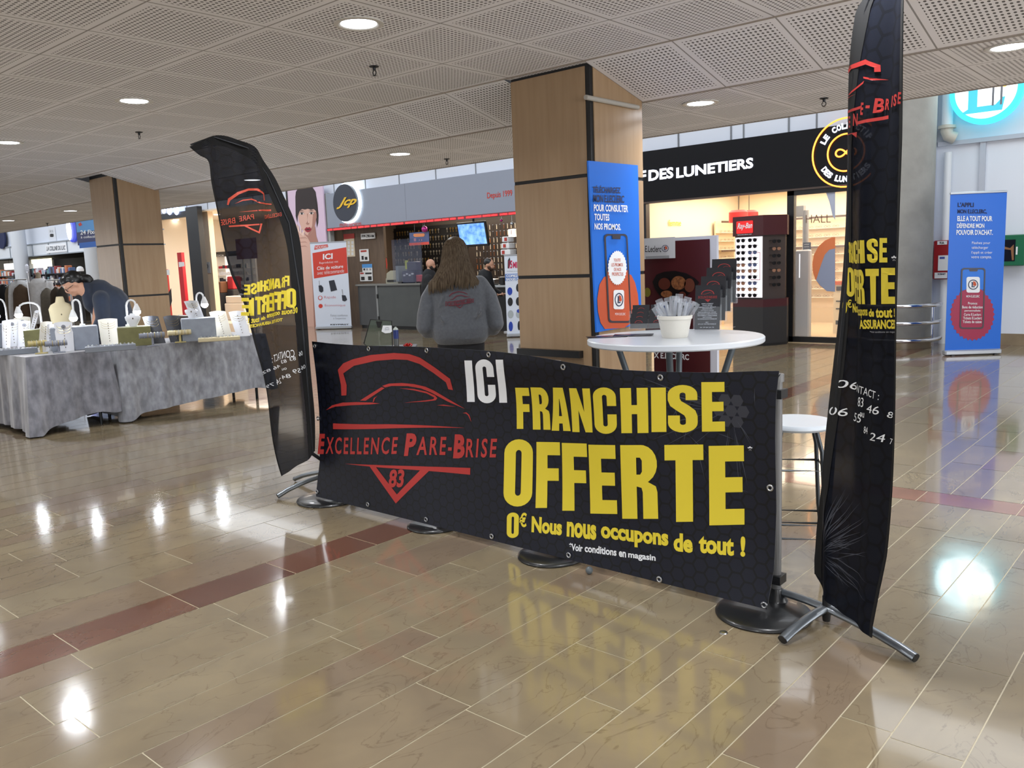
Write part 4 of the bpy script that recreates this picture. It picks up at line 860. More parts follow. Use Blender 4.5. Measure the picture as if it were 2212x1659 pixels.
# hair: a smooth cap with many long strands
HAIR = M_('light_brown_hair', (112, 98, 80), .55, c2=(68, 54, 42), nscale=5, nstretch=(26, 26, 1.6), spec=.15)
g = G(); g.ell((-.012, .0, 1.55), .092, .112, .108, 24, 16)
g.loft([ringpts((cx, cy, z), rx, ry, 24) for z, rx, ry, cx, cy in ((1.56, .094, .108, -.012, -.008), (1.50, .104, .112, -.012, -.012), (1.44, .118, .116, -.010, -.022), (1.38, .142, .112, -.018, -.034), (1.33, .165, .100, -.026, -.052), (1.295, .175, .085, -.034, -.066), (1.275, .165, .07, -.036, -.072))])
soft('hair', g, HAIR, t, .011, 4, .5); hb = [o for o in t.children if o.name.startswith('hair')][0]
g = G(); rr_ = random.Random(5)
for k in range(150):
    u = rr_.uniform(-1, 1); q = -PI / 2 + u * 1.45; x, y = math.cos(q), math.sin(q); zb = 1.262 - rr_.uniform(0, .035) - .03 * max(0, -u); fl = 1 + .25 * max(0, abs(u) - .5)
    pts = []
    for z, rx, ry, cx, cy in ((1.645, .03, .035, -.012, .0), (1.62, .066, .078, -.012, -.002), (1.57, .094, .110, -.012, -.006), (1.50, .106, .115, -.012, -.012), (1.44, .12, .119, -.010, -.022), (1.38, .144, .115, -.018, -.034), (1.33, .167, .103, -.026, -.052), (1.295, .177 * fl, .088, -.034, -.068), (zb, .178 * fl, .080, -.036 + rr_.uniform(-.01, .01), -.074)):
        pts.append((cx + rx * x, cy + ry * y, z))
    g.tube(pts, [.0035, .006, .007, .008, .008, .008, .008, .006, .001], 5)
obj('hair_strands', g, HAIR, hb)
# chest-width logo printed on the back
def bk(u, v): return V((0, 0, 0))
P = Panel(V((wp.x, wp.y, 0)) - fww * .166, rtw, -fww, step=.0015, warp=lambda u, v: fww * (.165 * (1 - math.sqrt(max(0, 1 - (u / .26) ** 2))) + max(0, (v - 1.12)) * .20), cut=.03)
LR = flat('shirt_logo', (112, 40, 54), .85)
def z10(x, y): return (860 + x / 5.925, 500 + y / 5.925)
for pl in ([(655, 842), (655, 818), (690, 788), (770, 766), (840, 776), (890, 800), (888, 808), (838, 786), (770, 776), (700, 797), (668, 822)], [(640, 880), (700, 862), (745, 822), (800, 812), (870, 828), (930, 840), (860, 836), (800, 820), (750, 832), (706, 870)], [(640, 905), (930, 856), (932, 862), (641, 912)], [(650, 948), (925, 905), (926, 916), (650, 956)], [(735, 950), (792, 985), (840, 935), (825, 938), (792, 972), (752, 948)]):
    P.pg([z10(*p) for p in pl], LR, 1, name='logo')
for s_, x0, y0, x1, y1 in (('EXCELLENCE', 602, 898, 790, 948), ('PARE', 795, 880, 858, 928), ('-BRISE', 866, 866, 975, 910)): P.tx(s_, z10(x0, y0), z10(x1, y1), LR, 1, name='logo_lettering', bold=.02, shear=.15)
P.flush(t)
# ------------------------------------------------------------ jewellery stall: two draped tables
CLOTH = M_('silver_velvet', (124, 126, 134), .55, c2=(162, 165, 174), nscale=9, sheen=.6, nstretch=(2, 2, 1), spec=.35); CLOTHD = M_('grey_velvet', (100, 101, 110), .5, c2=(142, 143, 153), nscale=8, sheen=.7, nstretch=(2, 2, 1), spec=.4)
def drape(t, x0, x1, y0, y1, z, hem, mat, seed, amp):
    rr = random.Random(seed); per = []
    n = 60
    def edge(a, b, k): return [(a[0] + (b[0] - a[0]) * i / k, a[1] + (b[1] - a[1]) * i / k) for i in range(k)]
    nx, ny = int((x1 - x0) * 60), int((y1 - y0) * 60)
    path = edge((x1, y0), (x1, y1), ny) + edge((x1, y1), (x0, y1), nx) + edge((x0, y1), (x0, y0), ny) + edge((x0, y0), (x1, y0), nx)
    N = len(path); cx, cy = (x0 + x1) / 2, (y0 + y1) / 2; ph = [rr.uniform(0, 6.28) for _ in range(4)]
    rows = []
    for j in range(17):
        f = j / 16; row = []
        for i, (x, y) in enumerate(path):
            s = i / 60.; w = amp * f ** .7 * (math.sin(9.5 * s + ph[0]) * .5 + .35 * math.sin(21 * s + ph[1] + 1.5 * f) + .25 * math.sin(38 * s + ph[2]))
            corner = sum(math.exp(-(((x - a) ** 2 + (y - b) ** 2) / .012)) for a in (x0, x1) for b in (y0, y1))
            w += .07 * f * corner + .02 * f
            ex = 1 if abs(x - x1) < 1e-6 else (-1 if abs(x - x0) < 1e-6 else 0); ey = 1 if abs(y - y1) < 1e-6 else (-1 if abs(y - y0) < 1e-6 else 0)
            l = math.hypot(ex, ey) or 1; zb = hem(x, y) - .05 * corner; row.append(V((x + ex / l * w, y + ey / l * w, z + (max(zb, .012) - z) * f)))
        rows.append(row)
    g = G(); g.loft(rows, cap=False); g.add([rows[0][i] for i in range(N)], [tuple(range(N))]); g.xf(Matrix.Translation(-V(t.location)))
    o = obj('cloth', g, mat, t, ang=60); return o
TT = .745
for lab, x0, x1, y0, y1, hem, mat, sd, amp in (('near trestle table under a grey crushed velvet cloth at the left edge', -10.6, -8.42, 2.86, 3.62, lambda x, y: .05 + .13 * max(0, (y - 2.86) / .8), CLOTHD, 2, .035),
                                          ('longer trestle table under a pleated silver cloth, partly behind the see-through flag', -9.12, -8.38, 3.70, 5.36, lambda x, y: .06 + .06 * (y - 3.7), CLOTH, 5, .03)):
    t = thing('trestle_table', lab, 'table', ((x0 + x1) / 2, (y0 + y1) / 2, 0)); drape(t, x0, x1, y0, y1, TT, hem, mat, sd, amp)
    g = G(); g.bb((x0 - t.location.x + .02, y0 - t.location.y + .02, TT - .03), (x1 - t.location.x - .02, y1 - t.location.y - .02, TT - .004)); obj('board', g, M_('board', (120, 110, 100), .6), t)
    for x in (x0 + .12, x1 - .12):
        for y in (y0 + .1, y1 - .1): g = G(); g.tube([(x - t.location.x, y - t.location.y, TT - .03), (x - t.location.x, y - t.location.y, 0)], .016, 8); obj('leg', g, DARKM, t)
VBOX = M_('grey_velvet_box', (142, 150, 164), .6, noise=.15, nscale=14, sheen=.5); GBOX = M_('moss_velvet_box', (118, 116, 70), .6, noise=.22, nscale=14, sheen=.5); WBUST = M_('white_bust', (222, 224, 230), .45); CBUST = M_('cream_bust', (212, 200, 164), .6); DBUST = M_('dark_bust', (74, 76, 84), .55)
IVORY = M_('ivory_linen', (206, 202, 190), .6); BEAD = M_('beads', (96, 84, 66), .3, .5); GOLD = M_('gold_velvet', (178, 164, 110), .6); GREYV = M_('grey_rod', (130, 134, 146), .6)
DN = V((1, -.55, 0)).normalized()                     # the direction the stall faces
def onT(x, y): q = PZ(x, y, TT); return V((q.x, q.y, TT))
def hpx(x, y, P): return PV(x, y, P) - P[2]
def wpx(n, P): return n * ((V(P) - EYE).dot(VC)) / FOC
def block(lab, x, y, wpix, htop, mat, dep=.16, ztop=None):
    P = onT(x, y); rt, fw = facing(P); w = wpx(wpix, P); h = hpx(x, htop, P); t = thing('display_block', lab, 'display block', tuple(P + fw * dep / 2), math.atan2(rt.y, rt.x)); g = G(); g.bev((0, 0, h / 2), (w, dep, h), .006); obj('block', g, mat, t); return t, P + V((0, 0, h)) + fw * dep / 2, h
def board(lab, x, y, wpix, htop, mat, lean=.25, z0=None, curved=True, holes=0, beads=7, tiltx=0, name='necklace_board'):
    P = onT(x, y) if z0 is None else z0; rt, fw = facing(P); w = wpx(wpix, P); h = PV(x, htop, P) - P[2]; t = thing(name, lab, 'necklace display', tuple(P), math.atan2(rt.y, rt.x))
    def fn(i, j, off):
        s = (i - .5); ww = w * (1 + .12 * (j - .5)); top = .04 * h * (1 - (2 * s) ** 2) if j > .99 else 0
        return V((s * ww + tiltx * h * j, -.02 * math.cos(PI * s) * curved + lean * h * j * .5 + off, h * j + top))
    g = G(); g.grid(lambda i, j: fn(i, j, 0), 10, 6); g.grid(lambda i, j: fn(i, j, .006), 10, 6); obj('board', g, mat, t)
    g = G()
    for k in range(beads): j = .85 - .7 * k / max(1, beads - 1); g.ell(fn(.5, j, -.006), .004, .004, .006, 6, 4)
    obj('pendants', g, BEAD, t)
    g = G()
    for k in range(3):
        l = .5 + .09 * k; g.tube([fn(.5 + .38 * math.sin(q), l - .12 * math.cos(q) + .25, -.004) for q in [(-1.5 + 3 * m / 10) for m in range(11)]], .0012, 4)
    obj('chain', g, M_('fine_gold', (180, 160, 100), .3, .8), t)
    if holes:
        g = G(); c = fn(.5, .86, -.003); g.lathe([(.0001, 0), (.020, 0), (.020, .004), (.0001, .004)], c, 16, rot=Matrix.Rotation(PI / 2, 3, 'X')); obj('neck_opening', g, M_('hole_grey', (128, 130, 140), .6), t)
    return t
def bust(lab, P, h, mat, w=None):
    w = w or h * .55; rt, fw = facing(P); t = thing('necklace_bust', lab, 'bust', tuple(P), math.atan2(rt.y, rt.x)); g = G()
    g.loft([ringpts((0, cy, z * h), rx * w, ry * w, 20, 0, p) for z, rx, ry, cy, p in ((0, .22, .12, 0, 2), (.2, .30, .13, 0, 2), (.5, .46, .16, -.005, 2.3), (.74, .5, .15, -.004, 2.6), (.83, .40, .12, .0, 2.3), (.88, .20, .10, .008, 2), (.97, .16, .09, .012, 2), (1.0, .14, .08, .014, 2))]); obj('bust', g, mat, t, ang=70)
    g = G(); g.ell((0, -.17 * w - .004, .62 * h), .006, .005, .009, 8, 6); obj('pendant', g, BEAD, t); return t
def lamp(lab, x, y, hx, hy, P=None, arch=None):     # gooseneck clip lamp: base pixel, head pixel
    P = P or onT(x, y); rt, fw = facing(P); t = thing('gooseneck_lamp', lab, 'lamp', tuple(P), math.atan2(rt.y, rt.x), 'small white gooseneck lamps on the jewellery stall')
    sx = wpx(hx - x, P); sz = PV(hx, hy, P) - P[2]; top = PV(x, arch, P) - P[2]
    g = G(); g.bev((0, 0, .010), (.05, .05, .02), .004); obj('clip_base', g, WPLAS, t)
    pts = [(0, 0, .02), (0, 0, top * .45), (sx * .02, 0, top * .8)] + [(sx * .5 + sx * .45 * -math.cos(PI * k / 6), 0, top * .82 + top * .18 * math.sin(PI * k / 6)) for k in range(1, 6)] + [(sx * .93, 0, sz + .05)]
    g = G(); g.tube(pts, .010, 10); obj('gooseneck', g, WPLAS, t)
    g = G(); g.lathe([(.012, .07), (.02, .05), (.034, .015), (.036, -.005), (.033, -.005), (.0001, .0)], (sx, 0, sz), 18); obj('shade', g, WPLAS, t)
    g = G(); g.ell((sx, 0, sz - .016), .037, .037, .032, 14, 10); obj('bulb', g, M_('lamp_bulb', (236, 244, 255), .4, emit=70), t)
    l = bpy.data.lights.new('lamp_bulb_glow', 'POINT'); l.energy = 5.0; l.color = (.92, .96, 1); l.shadow_soft_size = .03; o = bpy.data.objects.new('lamp_bulb_glow', l); COL.objects.link(o); o.location = V(P) + rt * sx + V((0, 0, sz - .075)); return t
def tbar(lab, x, y, x0, x1, ytop, m1, m2):            # bracelet roll on a foot
    P = onT(x, y); rt, fw = facing(P); t = thing('bracelet_stand', lab, 'bracelet stand', tuple(P), math.atan2(rt.y, rt.x)); h = hpx(x, ytop, P); a, b = wpx(x0 - x, P), wpx(x1 - x, P); r_ = .026
    g = G(); g.bev((0, 0, .005), (.11, .07, .01), .003); obj('foot', g, m1, t)
    g = G(); g.tube([(0, 0, .008), (0, 0, h)], .011, 12); obj('stem', g, m1, t)
    g = G(); g.tube([(a, -.01, h), (b, .01, h)], r_, 20); obj('roll', g, m2, t)
    for k in range(7):
        f = (k + .6) / 7.6; g = G(); g.tube([(a + (b - a) * f, (r_ + .003) * math.cos(q), h + (r_ + .003) * math.sin(q)) for q in [2 * PI * m / 12 for m in range(12)]], .003, 5, closed=True); obj('bracelet', g, STEEL if k % 2 else MATS['fine_gold'], t)
    return t
def tray(lab, x, y, wpix, hpix, dep, m):
    P = onT(x, y); rt, fw = facing(P); w = wpx(wpix, P); h = wpx(hpix, P); t = thing('jewellery_tray', lab, 'tray', tuple(P + fw * dep / 2), math.atan2(rt.y, rt.x)); g = G(); g.bev((0, 0, h / 2), (w, dep, h), .004); obj('tray', g, m, t)
    for k in range(int(w / .035)):
        for q in range(2): g = G(); g.tube([(-w / 2 + .03 + k * .035 + .007 * math.cos(a), -dep * .2 + q * dep * .4, h + .006 + .007 * math.sin(a)) for a in [2 * PI * m_ / 8 for m_ in range(8)]], .0018, 4, closed=True); obj('ring', g, STEEL, t)
    return t
# blocks, from left to right
b1, p1, _ = block('grey velvet block at the far left edge of the stall', 2, 752, 18, 700, VBOX)
b2, p2, _ = block('small moss-green velvet block behind the split bracelet roll', 74, 752, 34, 712, GBOX, .14)
b3, p3, _ = block('large silver-grey velvet block under the brightest lamp', 165, 757, 92, 706, VBOX, .24)
b4, p4, _ = block('wide moss-green velvet block with a white bust on top', 293, 748, 66, 706, GBOX, .2)
b5, p5, _ = block('wide pale grey velvet block with a white tag at the right of the stall', 432, 737, 70, 687, VBOX, .2)
board('white necklace board with round neck opening, second from the left edge', 32, 748, 34, 692, WBUST, holes=1); board('narrow white necklace board touching the left block', 14, 752, 16, 696, WBUST, tiltx=.1)
board('slim white necklace board just left of the green block', 50, 748, 22, 695, WBUST, holes=1, tiltx=.15)
board('beige necklace board leaning behind the bent lamp', 55, 746, 30, 686, IVORY, holes=1)
board('narrow tilted strip of earrings above the small green block', 78, 712, 9, 672, WBUST, z0=V(p2) - facing(p2)[1] * .05, tiltx=.35, curved=False)
board('grey-white necklace board right of the small green block', 95, 756, 22, 697, IVORY, beads=9, tiltx=.18)
board('thin necklace board with hooked top beside the grey block', 106, 758, 12, 702, WBUST, tiltx=.15)
board('tall white necklace board with oval opening in front of the large grey block', 143, 759, 34, 697, WBUST, holes=1, beads=8)
board('ivory linen necklace board standing on the open grey tray', 238, 744, 36, 690, IVORY, lean=.35, beads=8)
P_ = onT(140, 741); bust('large cream necklace bust with a small square pendant', V((P_.x, P_.y, TT)), PV(142, 640, P_) - TT, CBUST, .24)
bust('small white necklace bust on the wide green block', V(p4) , PV(285, 677, p4) - p4[2], WBUST, .15)
board('dark grey necklace board with a white label, left of the pair', 343, 742, 30, 684, DBUST, lean=.4, tiltx=-.2); board('charcoal necklace board, right of the pair', 384, 739, 31, 683, M_('charcoal_bust', (52, 53, 60), .55), lean=.4, tiltx=-.15)
board('pale curved necklace board behind the right lamp', 405, 690, 27, 651, M_('pale_board', (196, 198, 202), .5), z0=V(p5) - V((0, 0, .0)), tiltx=-.3); bust('small white bust glowing under the right lamp', V(p5) + facing(p5)[0] * -.06, .11, WBUST, .13)
board('ivory necklace board near the black flag', 486, 728, 32, 673, IVORY, beads=9, tiltx=-.2); board('white necklace board with a red price label by the flag', 526, 726, 30, 673, WBUST, tiltx=-.2)
tbar('bracelet roll half beige half grey on two feet near the left', 90, 764, 66, 102, 741, GOLD, GOLD); tbar('short grey bracelet roll with a round grey end', 128, 762, 103, 145, 741, GREYV, GREYV)
tbar('grey bracelet roll on a T foot in front of the green block', 331, 748, 305, 356, 724, GREYV, GREYV); tbar('cream bracelet roll on a T foot in front of the charcoal board', 390, 740, 366, 413, 718, GOLD, CBUST)
tray('grey ring tray on the left of the near table', 38, 766, 78, 12, .16, M_('tray_grey', (122, 128, 138), .5)); tray('flat grey tray in front of the ivory necklace board', 240, 759, 100, 12, .16, MATS['tray_grey']); tray('cream ring tray at the right end of the stall', 474, 737, 86, 8, .16, M_('tray_cream', (196, 184, 150), .5))
lamp('gooseneck lamp cut by the left edge of the photo', 22, 742, 3, 680, None, 645); lamp('gooseneck lamp bending left over the earring strip', 97, 712, 56, 676, V(p2) + V((.0, .1, 0)), 652)
lamp('gooseneck lamp standing on the large grey block', 196, 700, 180, 683, V(p3) + facing(p3)[0] * .08, 646); lamp('gooseneck lamp leaning over the white bust on the green block', 283, 706, 303, 670, V(p4) - facing(p4)[0] * .05 + facing(p4)[1] * .06, 648); lamp('gooseneck lamp nearest the black pillar of the perfume shop', 425, 688, 441, 655, V(p5) + facing(p5)[1] * .05, 633)
# the seller bending over the stall
vp = V((-9.58, 3.80, 0)); rtv, fwv = facing(vp); rz = math.atan2(rtv.y, rtv.x)
t = thing('person', 'person with dark tied hair and glasses in a navy coat bending over the jewellery stall', 'person', tuple(vp), rz)
def L_(x, y, dy=0.):                                  # pixel to local coordinates on the upright plane through the person
    n = fwv; d = ray(x, y); q = EYE + d * ((vp + fwv * dy - EYE).dot(n) / d.dot(n)); r = q - vp; return V((r.dot(rtv), r.dot(fwv), q.z))
hc = L_(158, 612)
g, hm = headg(hc, 1.05, PI / 2 + .15, -.65)
limb(g, [hc + V((.03, 0, -.02)), L_(200, 640, 0)], [.06, .075]); 
for k, sy in enumerate((-.14, .16)): limb(g, [L_(215, 660, sy), L_(205, 720, sy - .05), L_(182, 742, -.28 + .25 * k)], [.06, .045, .03]); hand(g, L_(180, 743, -.28 + .25 * k), (-.6, -.6, -.1), 1, 1, .8)
limb(g, [L_(245, 690), (.42, .05, .9), (.45, .05, .1)], [.12, .1, .05])
soft('body', g, SKIN, t, .012, 3, .5)
NAVYC = M_('navy_coat', (26, 38, 58), .8, noise=.25, nscale=8, sheen=.2)
g = G()
def orient(a, b, ra, rb, dpt): 
    pass
limb(g, [L_(195, 640), L_(215, 632), L_(238, 655), L_(246, 690), L_(250, 740), L_(248, 790)], [.09, .15, .20, .215, .21, .20], 18)
for sy in (-.17, .17): limb(g, [L_(218, 645, sy), L_(222, 690, sy - .05), L_(205, 722, sy - .08), L_(190, 738, sy - .1)], [.09, .075, .06, .05])
limb(g, [L_(190, 622), L_(197, 640), L_(205, 655)], [.075, .10, .12])
soft('coat', g, NAVYC, t, .014, 5, .5)
g = G(); 
for sy in (-.09, .09): limb(g, [L_(250, 780, sy), (L_(250, 780).x + .02, sy, .45), (L_(250, 780).x + .02, sy, .08)], [.11, .08, .055])
soft('trousers', g, MATS['black_trousers'], t, .016, 4)
DH = M_('black_hair', (14, 13, 14), .35); g = G(); rotm = hm.to_3x3()
g.ell(hm @ V((0, -.028, .035)), .088, .092, .088, 20, 14, rot=rotm); g.ell(hm @ V((0, .02, .07)), .078, .075, .05, rot=rotm); g.ell(L_(186, 601), .06, .06, .045); g.ell(L_(193, 606), .045, .05, .05)
soft('hair', g, DH, t, .011, 3, .5)
g = G()
for sx in (-1, 1): g.tube([hm @ V((sx * .034 + .024 * math.cos(q), .100, -.012 + .018 * math.sin(q))) for q in [2 * PI * k / 12 for k in range(12)]], .0028, 5, closed=True)
g.tube([hm @ V((-.075, .0, -.005)), hm @ V((-.06, .095, -.005))], .0025, 5); g.tube([hm @ V((.075, .0, -.005)), hm @ V((.06, .095, -.005))], .0025, 5); obj('glasses', g, BPLAS, t)
for sy in (-.09, .09): g = G(); g.ell((L_(250, 780).x + .0, sy, .045), .13, .05, .045); obj('shoe', g, BPLAS, t)
# ------------------------------------------------------------ clothes stall behind
def garment(lab, px, top, bot, wpix, Y, mat, sw=.1, side=False, name='hanging_garment', cat='garment'):
    P = PY(px, top, Y); z0 = PY(px, bot, Y).z; w = wpx(wpix, P); h = P.z - z0; rt, fw = facing(P); t = thing(name, lab, cat, (P.x, P.y, 0), math.atan2(rt.y, rt.x)); g = G()
    g.loft([ringpts((0, 0, z0 + h * f), w * rx, .10 * ry, 24, 0, 2.4) for f, rx, ry in ((0, .52, .8), (.3, .50, .8), (.6, .46, .9), (.85, .40, .9), (.93, .30, .7), (.985, .10, .5), (1, .06, .4))]); obj('cloth', g, mat, t)
    if side:
        g = G(); g.tube([(w * .34, .02, z0 + h * .88), (w * .55, .03, z0 + h * .55), (w * .66, .03, z0 + h * .22)], [.05, .045, .04], 10); obj('sleeve', g, mat, t)
    g = G(); g.tube([(-w * .3, 0, P.z - .03), (0, 0, P.z + .02), (w * .3, 0, P.z - .03)], .006, 6); g.tube([(0, 0, P.z + .02), (0, 0, P.z + .07), (.02, 0, P.z + .09), (.035, 0, P.z + .07)], .003, 5); obj('hanger', g, WPLAS, t); return t
def gm(n, c): return M_(n, c, .9, noise=.15, nscale=20)
for a in (('black coat on the clothes rail at the left edge', 6, 614, 760, 34, 6.56, gm('coat_black', (22, 24, 28))), ('beige coat on the clothes rail, second garment from the left edge', 20, 616, 740, 26, 6.58, gm('coat_beige', (110, 98, 80))), ('slate blue coat hanging between the beige and brown ones', 32, 616, 745, 26, 6.6, gm('coat_slate', (54, 60, 74))),
          ('brown coat hanging on the clothes rail', 44, 614, 735, 40, 6.62, gm('coat_brown', (84, 66, 50)), .1, True), ('white jumper on the rail behind the dark coats', 40, 604, 690, 50, 6.64, gm('jumper_white', (214, 216, 220)), .1, True), ('taupe dress on a white hanger', 101, 622, 720, 34, 6.98, gm('dress_taupe', (110, 104, 94))), ('brown jacket behind the taupe dress', 120, 620, 720, 30, 7.0, gm('jacket_brown', (62, 52, 42))), ('dark olive jacket nearest the bending person', 133, 620, 720, 26, 7.02, gm('jacket_olive', (46, 42, 36)))):
    garment(*a)
Pm = PY(82, 592, 6.9); t = thing('clothes_mannequin', 'headless mannequin bust wearing a long white cardigan', 'mannequin', (Pm.x, Pm.y, 0), math.atan2(facing(Pm)[0].y, facing(Pm)[0].x)); zt = Pm.z
g = G(); g.loft([ringpts((0, 0, z), rx, ry, 20) for z, rx, ry in ((zt - .15, .09, .08), (zt - .08, .05, .05), (zt + .02, .048, .045), (zt + .04, .02, .02))]); obj('neck', g, M_('linen_bust', (150, 136, 116), .7), t)
g = G(); g.loft([ringpts((0, 0, z), rx, ry, 28, 0, 2.3) for z, rx, ry in ((.55, .20, .15), (.9, .20, .15), (zt - .35, .19, .13), (zt - .18, .19, .12), (zt - .09, .10, .08))]); limb(g, [(.19, 0, zt - .2), (.22, -.02, zt - .5), (.2, -.05, zt - .8)], [.07, .06, .05]); soft('cardigan', g, gm('cardigan_white', (206, 206, 208)), t, .016, 3)
g = G(); g.lathe([(.0001, 0), (.16, 0), (.16, .02), (.02, .03), (.02, .6), (.0001, .6)], n=20); obj('stand', g, DARKM, t)
for x0, x1, Y in ((-4, 60, 6.6), (92, 150, 7.0)):
    a, b = PY(x0, 606, Y), PY(x1, 612, Y); t = thing('clothes_rail', 'chrome clothes rail at the left edge' if x0 < 0 else 'dark clothes rail behind the bending person', 'clothes rail', (a.x, a.y, 0)); g = G(); g.tube([(0, 0, a.z), (b.x - a.x, b.y - a.y, a.z)], .014, 8); obj('bar', g, STEEL, t)
    for q in (0, 1): g = G(); g.tube([((b.x - a.x) * q, (b.y - a.y) * q, a.z), ((b.x - a.x) * q, (b.y - a.y) * q, 0)], .014, 8); obj('upright', g, STEEL, t)
# ------------------------------------------------------------ shop fronts: helper
def front(x, y, Y=YF): return PY(x, y, Y)
def fpanel(Y=YF, step=.003): return Panel((0, Y, 0), (1, 0, 0), (0, -1, 0), step=step)
# ------------------------------------------------------------ key-cutting shop
FASG = M_('fascia_grey', (138, 145, 160), .4); LED = M_('red_led', (255, 36, 40), .4, emit=3.2); LEDW = M_('white_halo', (235, 248, 255), .4, emit=5)
t = thing('shop_fascia', 'grey shop fascia with red light strip along its lower edge, left of the middle column', 'fascia', (-14.15, YF, 2.38))
g = G(); g.bb((-3.12, 0, .07), (3.1, .16, .90)); obj('fascia_board', g, FASG, t, smooth=False)
g = G(); g.bb((-3.12, -.03, 0), (3.1, .05, .07)); obj('channel', g, M_('channel_red', (120, 40, 44), .4), t)
for k in range(26):
    l = R.uniform(.16, .24); g = G(); g.bb((-3.1 + .238 * k, -.036, .012), (-3.1 + .238 * k + l, -.03, .045)); obj('light_strip', g, LED, t)
g = G(); g.bb((-.24, -.002, .1), (-.232, 0, .9)); obj('panel_seam', g, M_('seam', (120, 124, 136), .6), t)
P = fpanel(YF - .002); P.tx('Depuis 1999', (1052, 416), (1107, 427), RED, 1, bold=.012); P.parts_tmp = None
P.im(text2d('multi-services...', .0), (734, 477), (786, 490), RED, 1, 'lettering', -.06); P.flush(t)
t = thing('disc_sign', 'round dark sign with a glowing white rim and yellow script letters on the grey fascia', 'sign', (-16.45, YF - .02, 3.0))
rotX = Matrix.Rotation(PI / 2, 3, 'X')
g = G(); g.lathe([(.0001, -.02), (.48, -.02), (.48, .03), (.0001, .03)], (.06, 0, 0), n=48, rot=rotX); obj('halo', g, LEDW, t)
g = G(); g.lathe([(.0001, .03), (.44, .03), (.44, .10), (.0001, .10)], (.045, 0, .0), n=48, rot=rotX); obj('disc', g, M_('disc_dark', (44, 50, 64), .35), t)
P = fpanel(YF - .13); P.im(text2d('Jcp', .03, .5), (727, 423), (771, 452), flat('script_yellow', (232, 186, 40)), 1, 'lettering', -.12); P.flush(t)
WBRN = M_('brown_wood_wall', (104, 84, 66), .55, noise=.25, nscale=3, nstretch=(6, 6, 1)); DKW = M_('dark_counter', (62, 64, 66), .45, noise=.2, nscale=3)
g = G(); g.bb((-17.1, 13.35, 0), (-15.55, 13.42, 2.9)); struct('wall_key_shop_left', g, WBRN, smooth=False)
g = G(); g.bb((-17.3, 15.3, 0), (-11.05, 15.4, 3.3)); struct('wall_key_shop_back', g, M_('dark_brown', (66, 56, 48), .6), smooth=False)
g = G(); g.bb((-17.3, YF + .18, 2.95), (-11.05, 15.4, 3.0)); struct('ceiling_key_shop', g, M_('shop_ceiling_dark', (70, 64, 60), .7), smooth=False)
g = G(); g.bb((-12.0, 14.9, 2.1), (-11.1, 15.0, 2.95)); struct('wall_key_shop_arch', g, M_('slate_wall', (78, 88, 98), .6), smooth=False)
t = thing('shop_counter', 'dark grey key shop counter with an aluminium edge', 'counter', (-15.1, 13.0, 0))
g = G(); g.bb((-1.1, .0, .08), (1.1, .3, 1.02)); obj('body', g, DKW, t); g = G(); g.bb((-1.14, -.04, 1.02), (1.14, .34, 1.06)); obj('counter_top', g, M_('counter_top', (112, 112, 108), .35), t)
g = G(); g.bb((-.36, -.012, .08), (1.1, 0, .98)); obj('front_door', g, M_('counter_door', (72, 76, 76), .45, noise=.15, nscale=3), t); g = G(); g.bb((-.42, -.02, .06), (-.36, 0, 1.02)); obj('edge_strip', g, M_('alu_strip', (130, 132, 132), .4, .5), t)
for z in (.72, .2): g = G(); g.bb((-.39, -.03, z), (-.345, -.015, z + .1)); obj('hinge', g, BLK, t)
g = G(); g.bb((-1.08, .04, 0), (1.08, .28, .08)); obj('plinth', g, BLK, t)
# keys on the black board: one key of each kind, copied hook by hook
bp = thing('key_board', 'black pegboard wall hung with rows of keys behind the counter', 'key board', (-16.4, 15.22, .95)); g = G(); g.bb((-1.75, 0, 0), (1.75, .06, 1.5)); obj('board', g, M_('board_black', (26, 24, 24), .5), bp)
for k in range(8): g = G(); g.tube([(-1.7, -.03, 1.42 - .18 * k), (1.7, -.03, 1.42 - .18 * k)], .006, 5); obj('rail', g, DARKM, bp)
KM = [M_('key_nickel', (198, 190, 174), .3, .8), M_('key_brass', (186, 150, 84), .3, .8), M_('key_black', (40, 38, 38), .4)]
def key0(m, lab):
    t = thing('key', lab, 'key', (0, 0, -5), 0, 'keys hanging on the black board'); g = G()
    g.tube([(.020 * math.cos(q), 0, -.022 + .020 * math.sin(q)) for q in [2 * PI * k / 10 for k in range(10)]], .007, 5, closed=True); g.box((0, 0, -.075), (.014, .004, .07)); g.box((.009, 0, -.09), (.008, .004, .03)); obj('blank', g, m, t); return t
ks = [key0(KM[0], 'nickel key blank hanging on the black board behind the counter'), key0(KM[1], 'brass key blank hanging on the black board behind the counter'), key0(KM[2], 'black-headed key blank hanging on the black board behind the counter')]; used = [0, 0, 0]
for r_ in range(8):
    for c in range(33):
        if R.random() < .12: continue
        k = 1 if (r_ == 0 and R.random() < .7) else R.choice((0, 0, 0, 1, 2)) if r_ < 6 else R.choice((1, 2, 2, 0)); p = (-18.08 + .105 * c + R.uniform(-.01, .01), 15.18, .95 + 1.41 - .18 * r_)
        if used[k]: o = dup(ks[k], p, 0)
        else: ks[k].location = p; o = ks[k]; used[k] = 1
